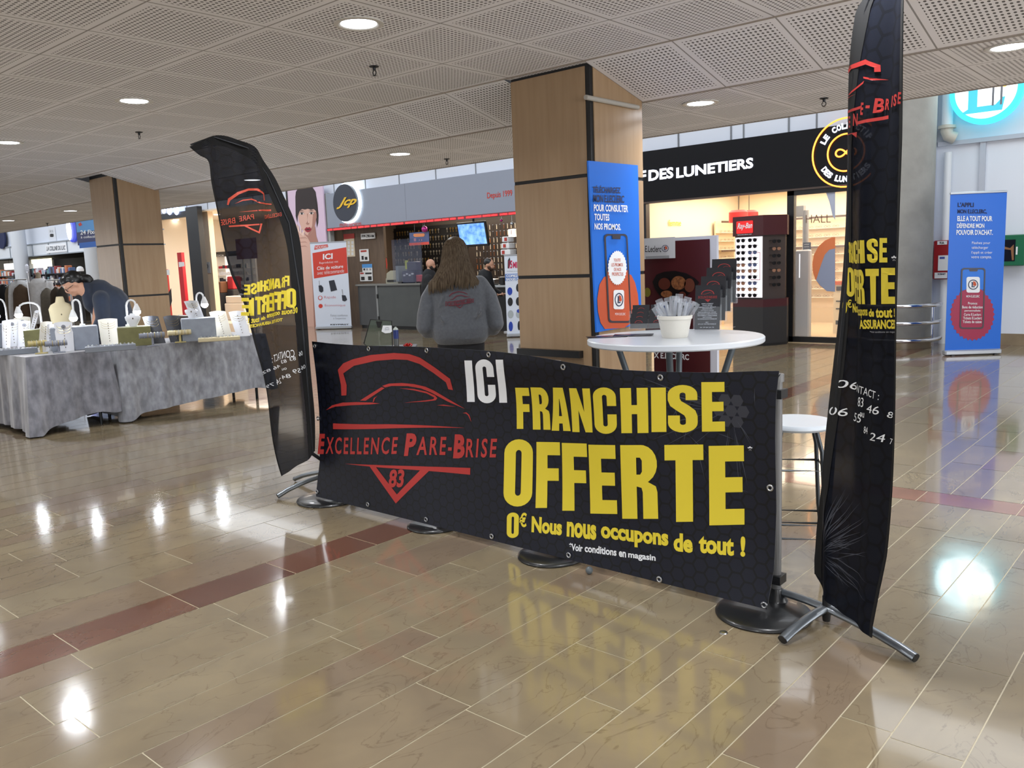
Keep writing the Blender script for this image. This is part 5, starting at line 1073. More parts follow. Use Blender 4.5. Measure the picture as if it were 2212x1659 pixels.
# right-hand wall of straps and small goods
sb = thing('strap_wall', 'lit wall of watch straps and small goods behind the dark-coated customer', 'display wall', (-13.2, 15.2, .85)); g = G(); g.bb((-1.35, 0, 0), (1.9, .06, 1.55)); obj('board', g, M_('strap_board', (60, 48, 40), .6), sb)
g = G(); g.bb((.0, -.03, 1.18), (.35, 0, 1.36)); obj('light_panel', g, M_('warm_light_panel', (255, 236, 214), .5, emit=5), sb)
SM = [flat('strap_brown', (120, 70, 40)), flat('strap_cream', (222, 206, 180)), flat('strap_dark', (34, 28, 28)), flat('strap_orange', (188, 104, 44))]; s0_ = []
for m, l in zip(SM, ('brown', 'cream', 'dark', 'orange')):
    t = thing('watch_strap', l + ' watch strap hanging on the lit goods wall', 'watch strap', (0, 0, -5), 0, 'straps on the goods wall'); g = G(); g.bev((0, 0, -.06), (.022, .01, .11), .004); obj('band', g, m, t); g = G(); g.box((0, -.004, -.005), (.026, .012, .014)); obj('buckle', g, STEEL, t); s0_.append([t, 0])
for r_ in range(9):
    for c in range(24):
        k = R.choice((0, 1, 1, 2, 3)); p = (-14.25 + .115 * c + R.uniform(-.01, .01), 15.17, .95 + 1.40 - .155 * r_)
        if s0_[k][1]: dup(s0_[k][0], p)
        else: s0_[k][0].location = p; s0_[k][1] = 1
# screen, posters and small signs
a, b = PY(990, 484, 13.6), PY(1050, 528, 13.6)
t = thing('monitor', 'tilted wall screen showing a blue picture above the key shop counter', 'monitor', ((a.x + b.x) / 2, 13.6, (a.z + b.z) / 2), 0); w, h = b.x - a.x, a.z - b.z
g = G(); g.bev((0, .03, 0), (w + .06, .05, h + .06), .01, rx=.18); obj('case', g, BPLAS, t); g = G(); g.box((0, .004, 0), (w - .02, .004, h - .03), rx=.18); obj('screen', g, M_('screen_blue', (74, 128, 226), .3, emit=1.6, noise=.6, nscale=9, c2=(140, 190, 250)), t); g = G(); g.tube([(0, .06, h / 2), (0, .1, 3.0 - t.location.z)], .025, 8); obj('bracket', g, BPLAS, t)
m = MATS['screen_blue']; n = m.node_tree; n.links.new(n.nodes['Color Ramp'].outputs[0], n.nodes['Principled BSDF'].inputs['Emission Color'])
def sheet(name, lab, cat, x0, y0, x1, y1, Y, mat, ops=(), th=.012):
    a, b = PY(x0, y0, Y), PY(x1, y1, Y); t = thing(name, lab, cat, ((a.x + b.x) / 2, Y, b.z)); g = G(); g.bb((a.x - t.location.x, 0, 0), (b.x - t.location.x, th, a.z - b.z)); obj('panel', g, mat, t, smooth=False)
    P = Panel((0, Y, 0), (1, 0, 0), (0, -1, 0), step=.003)
    for o in ops:
        if o[0] == 't': P.im(text2d(o[1], o[6] if len(o) > 6 else .0), (o[2], o[3]), (o[4], o[5]), o[7] if len(o) > 7 else BLACK, 2, 'lettering', o[8] if len(o) > 8 else 0)
        elif o[0] == 'r': P.rect((o[1], o[2]), (o[3], o[4]), o[5], 1)
        elif o[0] == 'p': P.pg(o[1], o[2], 1.5)
    P.flush(t); return t
CRM = flat('paper_cream', (222, 206, 176)); PW = flat('paper_white', (232, 232, 230)); SKYB = flat('paper_blue', (80, 150, 214)); PR = flat('poster_red', (178, 58, 48)); DKP = flat('poster_dark', (40, 36, 36))
sheet('price_poster', 'cream poster with a red heading on the brown key shop wall', 'poster', 742, 506, 767, 554, 13.34, CRM, [('r', 742, 506, 766, 515, PR)] + [('r', 751 + 8 * c, 521 + 8 * r_, 756 + 8 * c, 527 + 8 * r_, PW) for r_ in range(4) for c in range(2)])
sheet('number_plate', 'white car registration plate fixed above the counter', 'number plate', 779, 505, 809, 515, 13.3, PW, [('t', 'AW-298-HM', 781, 507, 808, 513, .02)], .03)
sheet('scissors_notice', 'white notice with red heading and two black pictures beside the keys', 'notice', 776, 539, 797, 564, 13.33, PW, [('r', 779, 541, 792, 544, PR), ('r', 781, 553, 786, 561, DKP), ('r', 788, 555, 794, 561, DKP)])
sheet('badge_notice', 'small notice with a blue heading above the counter end', 'notice', 782, 571, 804, 587, 13.33, PW, [('r', 782, 571, 804, 578, SKYB), ('r', 785, 580, 789, 584, DKP), ('r', 791, 580, 795, 584, GREYP), ('r', 798, 580, 802, 584, GREYP)])
sheet('black_letter_notice', 'white notice with red and black print just above the counter', 'notice', 777, 588, 805, 607, 13.33, PW, [('t', 'INFO', 778, 589, 786, 592, 0, PR) if 0 else ('r', 778, 589, 786, 592, PR), ('r', 789, 589, 803, 592, DKP), ('r', 780, 598, 788, 605, DKP), ('r', 795, 597, 803, 605, DKP)])
SN = M_('acrylic_sign', (84, 100, 150), .3, alpha=.75)
t = sheet('hanging_sign', 'blue and orange acrylic sign hanging left of the screen', 'sign', 884, 503, 927, 528, 13.2, SN, [('r', 884, 525, 927, 528, flat('sign_red', (226, 84, 70))), ('p', [(894, 505), (916, 504), (918, 507), (916, 511), (896, 512), (893, 509)], flat('sign_orange', (236, 148, 96))), ('r', 894, 515, 899, 521, flat('sign_pink', (190, 140, 160))), ('r', 905, 517, 907, 520, MATS['sign_pink']), ('r', 910, 517, 912, 520, MATS['sign_pink'])])
g = G(); w_ = .14
for x in (-w_, w_): g.tube([(x, .006, .3), (x, .006, .62)], .002, 4)
obj('cord', g, STEEL, t)
for px, py, r_, m, lab in ((917, 495, .07, M_('bauble_pink', (190, 60, 140), .2, .5), 'shiny pink bauble hanging above the blue sign'), (1083, 476, .03, MATS['bauble_pink'], 'tiny pink bauble hanging right of the screen'), (1106, 483, .035, M_('bauble_silver', (190, 195, 200), .2, .8), 'tiny silver bauble hanging next to the middle column')):
    p = PY(px, py, 13.15); t = thing('bauble', lab, 'bauble', tuple(p)); g = G(); g.ell((0, 0, 0), r_, r_, r_, 16, 12); obj('ball', g, m, t); g = G(); g.tube([(0, 0, r_), (0, 0, 2.96 - p.z)], .003, 4); g.lathe([(r_ * .2, r_ * .95), (r_ * .2, r_ * 1.2), (.0001, r_ * 1.2)], n=8); obj('thread', g, STEEL, t)
# printer-like machine, plexiglass, blue display and till on the counter
p = PY(852, 608, 13.2); t = thing('key_machine', 'beige rounded machine standing on the key shop counter', 'machine', (p.x, 13.25, 1.06)); g = G(); g.loft([[V((x, y, z)) for x, y in ((-.22, -.12), (.2, -.12), (.2, .18), (-.22, .18))] for z in (0, .12)], True); g.loft([[V((-.2, yy, .12)), V((.17, yy, .12)), V((.20, yy, .22)), V((.12, yy, .30)), V((-.04, yy, .30)), V((-.18, yy, .24))] for yy in (-.12, .17)]); obj('housing', g, M_('machine_beige', (160, 158, 140), .5), t); g = G(); g.bb((.17, -.14, .05), (.26, .18, .40)); obj('screen_side', g, M_('machine_side', (120, 130, 140), .4), t); g = G(); g.box((-.02, -.125, .06), (.3, .01, .05)); obj('slot', g, BLK, t)
t = thing('plexiglass_screen', 'clear protective screen standing on the counter between machine and display', 'screen', (-14.65, 13.1, 1.06)); g = G(); g.bb((-.35, 0, .02), (.65, .006, 1.0)); obj('pane', g, M_('blue_plexi', (50, 60, 92), .1, alpha=.16), t); g = G(); g.bb((-.1, -.02, 0), (-.05, .1, .03)); g.bb((.4, -.02, 0), (.45, .1, .03)); obj('foot', g, BPLAS, t)
p = PY(890, 606, 13.25); t = thing('counter_display', 'dark blue stepped display with small goods and a yellow card on the counter', 'display', (p.x, 13.25, 1.06)); g = G(); g.bev((0, 0, .14), (.42, .25, .28), .02); g.bev((.05, .04, .38), (.34, .16, .22), .02); obj('stand', g, M_('display_navy', (30, 36, 72), .4), t); g = G(); g.box((-.12, -.03, .42), (.1, .01, .2)); obj('yellow_card', g, flat('card_yellow', (168, 176, 76)), t)
for k in range(4): g = G(); g.box((-.1 + .09 * k, -.13, .18 + .03 * (k % 2)), (.06, .02, .035)); obj('blister', g, flat('blister_white', (190, 196, 210)), t)
g = G(); g.bev((.26, 0, .1), (.1, .14, .16), .01); obj('red_box', g, flat('box_red', (170, 40, 60)), t)
t = thing('lanyard_stand', 'thin stand with a red and white ribbon in front of the keys', 'stand', (PY(835, 600, 13.4).x, 13.4, 1.06)); g = G(); g.tube([(0, 0, 0), (0, 0, .55), (.02, 0, .62), (.05, 0, .60)], .008, 6); obj('post', g, BPLAS, t); g = G(); g.tube([(.03, -.01, .6), (.05, -.01, .45), (.02, -.01, .3), (.04, -.01, .12)], .014, 6); obj('ribbon', g, RED, t)
# two men in dark jackets inside the shop
def man(lab, px, pyc, Y, turn, jacket, hair, beard=True, bend=0., mask=False):
    hp = PY(px, pyc, Y); t = thing('person', lab, 'person', (hp.x, hp.y, 0), turn); z = hp.z
    g, hm = headg((0, .03 + bend, z), 1.05, 0, -.1 - bend); limb(g, [(0, .02 + bend * .7, z - .08), (0, 0, z - .2)], [.06, .07]); g.ell((0, 0, z - .45), .17, .1, .25); limb(g, [(.1, 0, .85), (.1, 0, .1)], [.07, .05]); limb(g, [(-.1, 0, .85), (-.1, 0, .1)], [.07, .05])
    for sx in (-1, 1):
        limb(g, [(sx * .2, 0, z - .27), (sx * .27, .05, z - .5), (sx * .15, .30, z - (.42 if beard == 2 else .6))], [.05, .045, .03]); hand(g, (sx * .14, .32, z - (.42 if beard == 2 else .6)), (-sx * .3, .8, .1), sx, 1, .9)
    soft('body', g, SKIN, t, .014, 3, .5)
    g = G(); limb(g, [(0, 0, z - .22), (0, -.005, z - .45), (0, 0, z - .75)], [.15, .185, .175], 16); g.ell((0, 0, z - .3), .225, .12, .12); g.loft([ringpts((0, 0, zz), rx, ry, 24) for zz, rx, ry in ((z - .9, .18, .13), (z - .7, .2, .15), (z - .4, .21, .14))]); g.ell((0, -.07, z - .2), .11, .08, .07)
    for sx in (-1, 1): limb(g, [(sx * .19, 0, z - .28), (sx * .27, .04, z - .5), (sx * .17, .26, z - (.44 if beard == 2 else .6))], [.085, .075, .055])
    soft('jacket', g, jacket, t, .016, 4, .5)
    g = G(); limb(g, [(.1, 0, .88), (.1, 0, .1)], [.1, .06]); limb(g, [(-.1, 0, .88), (-.1, 0, .1)], [.1, .06]); soft('trousers', g, MATS['black_trousers'], t, .02, 3)
    for sx in (-.1, .1): g = G(); g.ell((sx, .05, .045), .05, .13, .045); obj('shoe', g, BPLAS, t)
    g = G(); r3 = hm.to_3x3()
    if beard: g.ell(hm @ V((0, .055, -.075)), .052, .048, .045, rot=r3); g.ell(hm @ V((.05, .03, -.05)), .02, .04, .04, rot=r3); g.ell(hm @ V((-.05, .03, -.05)), .02, .04, .04, rot=r3); soft('beard', g, hair, t, .012, 3)
    return t, hm
BJ = M_('black_jacket', (22, 24, 28), .8, noise=.2, nscale=10)
man('bald bearded person in a black jacket standing at the key shop counter', 926, 572, 12.5, -.9, BJ, M_('beard_dark', (34, 28, 26), .8), 2)
t, hm = man('person with short dark hair and a beard in a black jacket behind the grey shirt', 1047, 572, 12.55, -1.2, BJ, M_('beard_brown', (62, 42, 32), .8), 1, .06)
g = G(); g.ell(hm @ V((0, -.015, .04)), .082, .095, .085, rot=hm.to_3x3()); soft('hair', g, DH, t, .012, 3)
g = G(); g.box((-.12, -.165, 1.3), (.05, .004, .02)); obj('jacket_badge', g, flat('badge_white', (190, 190, 190)), t)
p = PY(1075, 640, 13.4); t = thing('work_bench', 'narrow work bench with small machines at the right end of the key shop', 'bench', (-11.95, 13.35, 0)); g = G(); g.bb((-.5, -.0, 0), (.45, .5, .93)); obj('cabinet', g, BLK, t); g = G(); g.bb((-.53, -.03, .93), (.48, .53, .97)); obj('bench_top', g, M_('bench_top', (170, 176, 180), .3), t)
for k in range(3): g = G(); g.bev((-.3 + .28 * k, .2, 1.04 + .02 * k), (.14, .2, .14 + .04 * k), .02); obj('small_machine', g, (STEEL, BPLAS, flat('machine_red', (150, 30, 40)))[k], t)
# ------------------------------------------------------------ roll-up banners
def rollup(lab, tl, tr, br, bl, mat, Y=None, base=True, tops=True, label_g=None):
    P0, P1 = PZ(*bl), PZ(*br); d = P1 - P0; d.z = 0; w = d.length; d.normalize(); n = V((d.y, -d.x, 0)); n = n if n.dot(EYE - P0) > 0 else -n
    t = thing('roll_up_banner', lab, 'roll-up banner', (P0.x, P0.y, 0), math.atan2(d.y, d.x)); top = PV(tl[0], tl[1], P0); s = 1 if Matrix.Rotation(t.rotation_euler.z, 3, 'Z') @ V((0, -1, 0)) @ n > 0 else -1
    g = G(); g.bb((0, -.0, .07), (w, .004, top)); obj('sheet', g, mat, t, smooth=False)
    g = G(); g.bev((w / 2, .02, .04), (w + .02, .11, .07), .015); obj('cassette', g, M_('roll_alu', (176, 180, 186), .35, .6), t); g = G(); g.bev((w / 2, .005, top), (w + .01, .025, .03), .006); obj('top_rail', g, MATS['roll_alu'], t)
    g = G(); g.tube([(w / 2, .03, .06), (w / 2, .02, top)], .008, 8); obj('mast', g, MATS['roll_alu'], t)
    for x in (.08, w - .08): g = G(); g.bb((x - .02, -.06, 0), (x + .02, .12, .014)); obj('foot', g, BPLAS, t)
    return t, Panel(P0, d, n, step=.0025), w, top
t, P, w, top = rollup('white and red roll-up banner advertising car keys left of the counter', (672, 525), (748, 522), (760, 710), (683, 712), M_('roll_white', (214, 222, 236), .45))
KR = flat('key_red', (206, 66, 52), .5); KT = flat('key_red_text', (206, 110, 118), .5); KD = flat('key_dark', (40, 44, 56), .4)
def z11(x, y): return (640 + x / 7.373, 480 + y / 7.373)
P.pg([z11(*p) for p in ((258, 492), (797, 398), (822, 808), (283, 898))], KR, 1); P.pg([z11(*p) for p in ((295, 372), (500, 352), (510, 390), (498, 402), (286, 440))], KR, 1)
for s_, x0, y0, x1, y1, m, b_ in (('NOUVEAU', 305, 362, 495, 425, WHITE, .0), ('ICI', 425, 492, 580, 598, WHITE, .03), ('Reproduisez vos', 370, 606, 665, 678, WHITE, -.01), ('Clés de voiture', 332, 672, 748, 765, WHITE, .01), ('avec télécommande', 336, 742, 762, 838, WHITE, -.01), ('Rapide', 445, 1172, 632, 1225, KT, -.01), ('Economique', 455, 1302, 782, 1352, KT, -.01), ('Faites confiance', 548, 1462, 818, 1502, GREYP, -.01), ("à l'expertise", 590, 1512, 790, 1556, GREYP, -.01), ('KEYFIRST', 545, 1618, 838, 1640, BLACK, .03)):
    P.im(text2d(s_, b_), z11(x0, y0), z11(x1, y1), m, 2, 'lettering', -.09 if y0 < 900 else -.01)
for pl in ([(355, 1010), (400, 1002), (430, 1040), (432, 1100), (400, 1122), (365, 1100)], [(518, 935), (605, 918), (652, 1078), (552, 1106)], [(725, 1160), (785, 1165), (812, 1235), (775, 1262), (735, 1250)]): P.pg([z11(*p) for p in pl], KD, 2)
P.pg([z11(*p) for p in ((360, 930), (370, 930), (376, 1005), (366, 1005))], GREYP, 1); P.pg([z11(*p) for p in ((722, 1068), (736, 1070), (748, 1160), (738, 1162))], GREYP, 1)
P.pg([[z11(*p) for p in circ(382, 1205, 36, 16)], [z11(*p) for p in circ(382, 1203, 26, 16)]], KR, 1.5); P.pg([z11(*p) for p in circ(388, 1335, 34, 16)], KR, 1.5)
P.flush(t)
t, P, w, top = rollup('white roll-up banner with key fob pictures cut off by the middle column', (1087, 552), (1146, 549), (1152, 727), (1096, 729), MATS['roll_white'])
def z12(x, y): return (860 + x / 5.925, 500 + y / 5.925)
FB, FK, FG = flat('fob_blue', (34, 66, 170), .4), flat('fob_black', (26, 27, 32), .4), flat('fob_grey', (170, 178, 182), .4)
P.pg([z12(*p) for p in ((1368, 545), (1700, 535), (1700, 625), (1370, 633))], flat('band_blue', (98, 132, 196)), 1); P.pg([z12(*p) for p in ((1404, 370), (1428, 330), (1440, 400), (1425, 470), (1402, 474))], FK, 1)
for s_, x0, y0, x1, y1, m, b_ in (('15', 1416, 372, 1462, 474, flat('magenta_text', (196, 36, 84)), .03), ('MINUTES', 1470, 388, 1690, 468, MATS['magenta_text'], .04), ('COPIEZ ICI VOS', 1384, 552, 1690, 584, WHITE, .03), ("BADGES D'IMMEUBLE", 1384, 594, 1700, 628, WHITE, .03), ('RAPIDE ECONOMIQUE', 1394, 503, 1640, 517, GREYP, .0)): P.im(text2d(s_, b_), z12(x0, y0), z12(x1, y1), m, 2, 'lettering')
for cx, cy, rx, ry, m in ((1430, 765, 32, 50, FB), (1536, 720, 26, 52, FK), (1435, 900, 33, 55, FK), (1540, 895, 33, 55, FK), (1440, 1060, 38, 52, FG), (1546, 1060, 38, 50, FG), (1546, 1018, 28, 24, FB), (1442, 1215, 27, 62, FB), (1548, 1205, 18, 60, FK)): P.pg([z12(*p) for p in circ(cx, cy, rx, 20, ry)], m, 1.5 if m is not FB else 2)
P.flush(t)
t = thing('leaflet_rack', 'white accessory spinner above the fob banner beside the middle column', 'rack', (PY(1098, 540, 13.2).x, 13.2, 0)); zb = PY(1098, 550, 13.2).z
g = G(); g.tube([(0, 0, 0), (0, 0, zb + .35)], .02, 8); g.lathe([(.0001, 0), (.16, 0), (.16, .02), (.0001, .03)], n=16); obj('stand', g, WPLAS, t)
for k in range(3): g = G(); g.bev((0, 0, zb + .05 + .13 * k), (.26 - .05 * k, .2, .11), .01); obj('tier', g, WPLAS, t); g = G(); g.box((-.05 + .04 * k, -.105, zb + .05 + .13 * k), (.07, .006, .07)); obj('card', g, PR, t)
# pavement-side portrait poster
a, b = PY(626, 404, 13.0), PY(700, 404, 13.0)
x0, x1 = PY(640, 600, 13.02).x - .05, PY(703, 600, 13.02).x + .25
x0, x1 = -18.85, -17.35
t = thing('portrait_poster', 'tall beauty poster of a dark-haired face on pink left of the key shop', 'poster', (-18.1, YF - .02, .1)); g = G(); g.bb((x0 + 18.1, 0, 0), (x1 + 18.1, .04, 3.4)); obj('panel', g, M_('poster_pink', (214, 190, 212), .4), t, smooth=False)
g = G(); g.bb((x0 + 18.04, -.01, 0), (x0 + 18.11, .04, 3.4)); obj('edge', g, BLK, t)
P = fpanel(YF - .022, .003)
def z13(x, y): return (340 + x / 5.53, 380 + y / 5.53)
FS, FS2, FH_, FL_ = flat('portrait_skin', (214, 172, 156)), flat('portrait_shade', (170, 122, 108)), flat('portrait_hair', (38, 26, 26)), flat('portrait_lips', (150, 30, 50))
EW = flat('portrait_white', (226, 216, 212)); FS3 = flat('portrait_light', (232, 200, 186))
P.pg([z13(*p) for p in ((1648, 250), (1655, 190), (1680, 150), (1760, 120), (1850, 130), (1890, 190), (1912, 330), (1925, 470), (1922, 560), (1905, 620), (1898, 540), (1895, 420), (1680, 420), (1672, 560), (1652, 480))], FH_, .5)
P.pg([z13(*p) for p in ((1760, 690), (1885, 600), (1900, 720), (1935, 830), (1980, 900), (1980, 1900), (1700, 1900), (1690, 900), (1760, 860), (1775, 780))], FS2, .6)
P.pg([z13(*p) for p in ((1674, 400), (1700, 320), (1885, 320), (1904, 400), (1902, 500), (1880, 600), (1850, 672), (1812, 712), (1775, 700), (1725, 630), (1690, 540))], FS, 1)
P.pg([z13(*p) for p in ((1860, 440), (1904, 420), (1900, 510), (1878, 600), (1848, 672), (1812, 712), (1800, 700), (1850, 600))], FS2, 1.2)
P.pg([z13(*p) for p in ((1664, 500), (1672, 360), (1700, 270), (1790, 240), (1880, 270), (1908, 350), (1912, 500), (1896, 420), (1870, 396), (1830, 404), (1800, 392), (1765, 402), (1730, 396), (1700, 420), (1684, 470))], FH_, 1.6)
for e, yy in ((1728, 452), (1842, 448)):
    P.pg([z13(*p) for p in ((e - 30, yy + 2), (e - 14, yy - 13), (e + 10, yy - 14), (e + 30, yy), (e + 8, yy + 10), (e - 12, yy + 10))], EW, 2); P.pg([z13(*p) for p in circ(e, yy - 1, 13, 14, 12)], FH_, 2.3)
    P.pg([z13(*p) for p in ((e - 34, yy + 2), (e - 15, yy - 18), (e + 12, yy - 19), (e + 34, yy - 2), (e + 10, yy - 13), (e - 14, yy - 12))], FH_, 2.5); P.pg([z13(*p) for p in ((e - 36, yy - 26), (e, yy - 42), (e + 36, yy - 28), (e, yy - 34))], FH_, 2.5)
P.pg([z13(*p) for p in ((1788, 450), (1794, 540), (1776, 572), (1790, 584), (1812, 582), (1818, 566), (1802, 545), (1798, 450))], FS2, 1.5); P.pg([z13(*p) for p in ((1798, 460), (1806, 540), (1812, 560), (1802, 562), (1797, 520))], FS3, 1.7)
P.pg([z13(*p) for p in ((1758, 638), (1782, 612), (1802, 618), (1822, 610), (1844, 636), (1828, 662), (1800, 676), (1776, 664))], FL_, 2); P.pg([z13(*p) for p in ((1768, 640), (1800, 632), (1836, 638), (1800, 648))], flat('portrait_mouth', (70, 14, 24)), 2.3)
for q in (((1652, 640), (1660, 575), (1672, 580), (1678, 660)), ((1676, 660), (1680, 590), (1692, 600), (1700, 680)), ((1700, 680), (1712, 612), (1726, 622), (1722, 700)), ((1722, 700), (1748, 648), (1762, 664), (1748, 720))): P.pg([z13(*p) for p in q], FS3, 2.4)
P.pg([z13(*p) for p in ((1650, 640), (1752, 690), (1800, 740), (1832, 800), (1845, 900), (1850, 1200), (1872, 1659), (1880, 1900), (1770, 1900), (1740, 1400), (1715, 1100), (1690, 900), (1665, 780))], FS, 2.2)
for y_ in (740, 790, 840): P.pg([z13(*p) for p in ((1690, y_), (1770, y_ - 6), (1800, y_ + 14), (1770, y_ + 2), (1694, y_ + 7))], FS2, 2.6)
P.flush(t)
# ------------------------------------------------------------ optician shop
FASB = M_('fascia_black', (9, 10, 15), .3, spec=.25); LETW = M_('lit_white', (236, 240, 255), .4, emit=2.2); NEON = M_('neon_orange', (255, 150, 60), .4, emit=3.0); FRB = M_('frame_black', (16, 17, 20), .4)
t = thing('shop_fascia', 'black optician fascia with glowing white lettering right of the middle column', 'fascia', (-6.1, YF, 2.4))
g = G(); g.bb((-2.15, 0, 0), (1.85, .16, .87)); obj('fascia_board', g, FASB, t, smooth=False); g = G(); g.bb((-2.15, -.02, -.03), (1.85, .1, .0)); obj('lower_trim', g, M_('trim_bronze', (84, 72, 66), .4, .5), t)
P = fpanel(YF - .02, .004)
def z14(x, y): return (1340 + x / 4.254, 240 + y / 4.254)
for s_, x0, y0, x1, y1 in (('F', 180, 543, 238, 653), ('DES', 260, 512, 488, 645), ('LUNETIERS', 515, 425, 1222, 618)): P.im(text2d(s_, .035), z14(x0, y0), z14(x1, y1), LETW, 1, 'lettering', -.135)
P.flush(t)
lc = V((-4.62, YF, 2.86))
t = thing('round_sign', 'round neon sign with an infinity loop partly behind the tall black flag', 'sign', tuple(lc)); 
for r_ in (.50, .27): g = G(); g.tube([(r_ * math.cos(2 * PI * k / 48), -.03, r_ * math.sin(2 * PI * k / 48)) for k in range(48)], .013, 6, closed=True); obj('neon_ring', g, NEON, t)
g = G(); g.tube([(.15 * math.cos(q) / (1 + math.sin(q) ** 2), -.03, .15 * math.sin(q) * math.cos(q) / (1 + math.sin(q) ** 2)) for q in [2 * PI * k / 40 for k in range(40)]], .014, 6, closed=True); obj('loop', g, NEON, t)
P = fpanel(YF - .03, .003)
for txt, a0, a1, flip in (('LE COLLECTIF', 150, 30, 1), ('DES LUNETIERS', 215, 325, -1)):
    n_ = len(txt)
    for i, ch in enumerate(txt):
        if ch == ' ': continue
        q = math.radians(a0 + (a1 - a0) * i / (n_ - 1)); vs, fs = fit(text2d(ch, .05), -.033 if ch != 'I' else -.01, -.045, .033 if ch != 'I' else .01, .045); al = q - PI / 2 if flip > 0 else q + PI / 2
        c, s_ = math.cos(al), math.sin(al); cx, cz = lc.x + .385 * math.cos(q), lc.z + .385 * math.sin(q); P.put('lettering', ([(cx + x * c - y * s_, cz + x * s_ + y * c) for x, y in vs], fs), LETW, 1)
P.flush(t)
OW = M_('optic_wall', (246, 236, 216), .5); g = G(); g.bb((-8.25, 17.0, 0), (-4.4, 17.1, 2.7)); struct('wall_optician_back', g, OW, smooth=False)
g = G(); g.bb((-8.25, YF + .18, 2.66), (-4.4, 17.1, 2.72)); struct('ceiling_optician', g, OW, smooth=False)
g = G(); g.bb((-8.25, YF - .1, 0), (-4.4, 17.1, .004)); struct('floor_optician', g, M_('optic_floor', (206, 184, 152), .15), smooth=False)
g = G(); g.bb((-8.3, YF, 0), (-8.11, YF + .12, 2.4)); struct('trim_3', g, FRB, smooth=False)
# glazed front: frame and pane
t = thing('shop_window', 'black-framed glass front of the optician with a round picture sticker behind the tall flag', 'window', (-5.5, YF, 0))
fx = [(-5.53, -5.42), (-4.42, -4.34)]
for a, b in fx: g = G(); g.bb((a + 5.5, 0, 0), (b + 5.5, .1, 2.4)); obj('frame_post', g, FRB, t)
g = G(); g.bb((-.03, 0, 2.30), (1.14, .1, 2.4)); obj('frame_head', g, FRB, t); g = G(); g.bb((-.03, 0, 0), (1.14, .1, .09)); obj('frame_sill', g, FRB, t); g = G(); g.bb((.08, .04, .09), (1.1, .048, 2.3)); obj('pane', g, M_('clear_glass', (235, 240, 240), .03, spec=.8, alpha=.10), t)
P = fpanel(YF + .03, .003)
sc = [z14(*p) for p in ((1975, 1160), (1945, 1160), (1880, 1190), (1820, 1245), (1780, 1320), (1765, 1400), (1770, 1480), (1790, 1540), (1830, 1600), (1900, 1655), (1975, 1660))]
P.pg(sc, flat('sticker_orange', (228, 128, 78)), 1, name='sticker'); P.pg([z14(*p) for p in ((1975, 1262), (1920, 1275), (1880, 1320), (1850, 1400), (1800, 1555), (1840, 1605), (1900, 1655), (1975, 1660))], flat('sticker_grey', (150, 158, 182)), 2, name='sticker_figure')
P.pg([z14(*p) for p in ((1870, 695), (1975, 690), (1975, 1000), (1950, 960), (1920, 830))], flat('sticker_pale', (176, 182, 200)), 1, name='sticker_upper')
P.im(text2d('HALL', -.01), z14(1705, 950), z14(1935, 1028), flat('hall_brown', (110, 84, 66)), 1.5, 'lettering', -.02); P.flush(t)
# sunglasses tower
BURG = M_('burgundy', (68, 24, 30), .35); TWR = [(-6.14, 12.42), (-5.60, 12.34), (-5.38, 12.72), (-5.52, 13.15), (-6.2, 13.15)]
t = thing('sunglasses_tower', 'burgundy and black sunglasses tower with a red script logo in front of the optician', 'display tower', (-5.8, 12.75, 0))
def prism(poly, z0, z1): return [V((x + 5.8, y - 12.75, z0)) for x, y in poly], V((0, 0, z1 - z0))
for nm, z0, z1, m in (('plinth', .04, .60, M_('tower_dark', (40, 40, 42), .4)), ('lower_band', .60, .72, BURG), ('header', 1.70, 2.0, BURG), ('base_foot', 0, .04, BLK)): g = G(); p, v = prism(TWR, z0, z1); g.ext(p, v); obj(nm, g, m, t, smooth=False)
g = G(); p, v = prism([(-6.12, 12.46), (-5.62, 12.38), (-5.42, 12.74), (-5.55, 13.1), (-6.17, 13.1)], .72, 1.70); g.ext(p, v); obj('core', g, M_('tower_core', (60, 50, 48), .5), t, smooth=False)
A, B = V((-6.14, 12.42, 0)), V((-5.60, 12.34, 0)); d = (B - A).normalized(); nF = V((d.y, -d.x, 0)); PT = Panel(A + nF * .003, d, nF, step=.003); W_ = (B - A).length
g = G(); o5 = V((5.8, -12.75, 0)); q = [A + o5 + nF * -.012 + d * .05 + V((0, 0, .75)), A + o5 + nF * -.012 + d * (W_ - .02) + V((0, 0, .75)), A + o5 + nF * -.012 + d * (W_ - .02) + V((0, 0, 1.68)), A + o5 + nF * -.012 + d * .05 + V((0, 0, 1.68))]; g.ext(q, -nF * -.014); obj('lit_panel', g, M_('lit_panel', (246, 240, 246), .4, emit=1.1), t, smooth=False)
PT.put('logo_plate', poly2d([rrect(.07, 1.74, .37, 1.93, .015)]), M_('tower_red', (214, 34, 34), .4, emit=.7), 1); PT.put('lettering', fit(text2d('Ray-Ban', .02, .35), .09, 1.79, .36, 1.90), WHITE, 2); PT.put('lettering', fit(text2d('GENUINE SINCE 1937', .0), .09, 1.715, .35, 1.728), WHITE, 2)
PT.put('red_frame', ([(.34, 1.02), (.51, 1.02), (.51, 1.44), (.34, 1.44), (.348, 1.028), (.502, 1.028), (.502, 1.432), (.348, 1.432)], [(0, 1, 5, 4), (1, 2, 6, 5), (2, 3, 7, 6), (3, 0, 4, 7)]), flat('frame_red', (150, 30, 40)), 6); PT.flush(t)
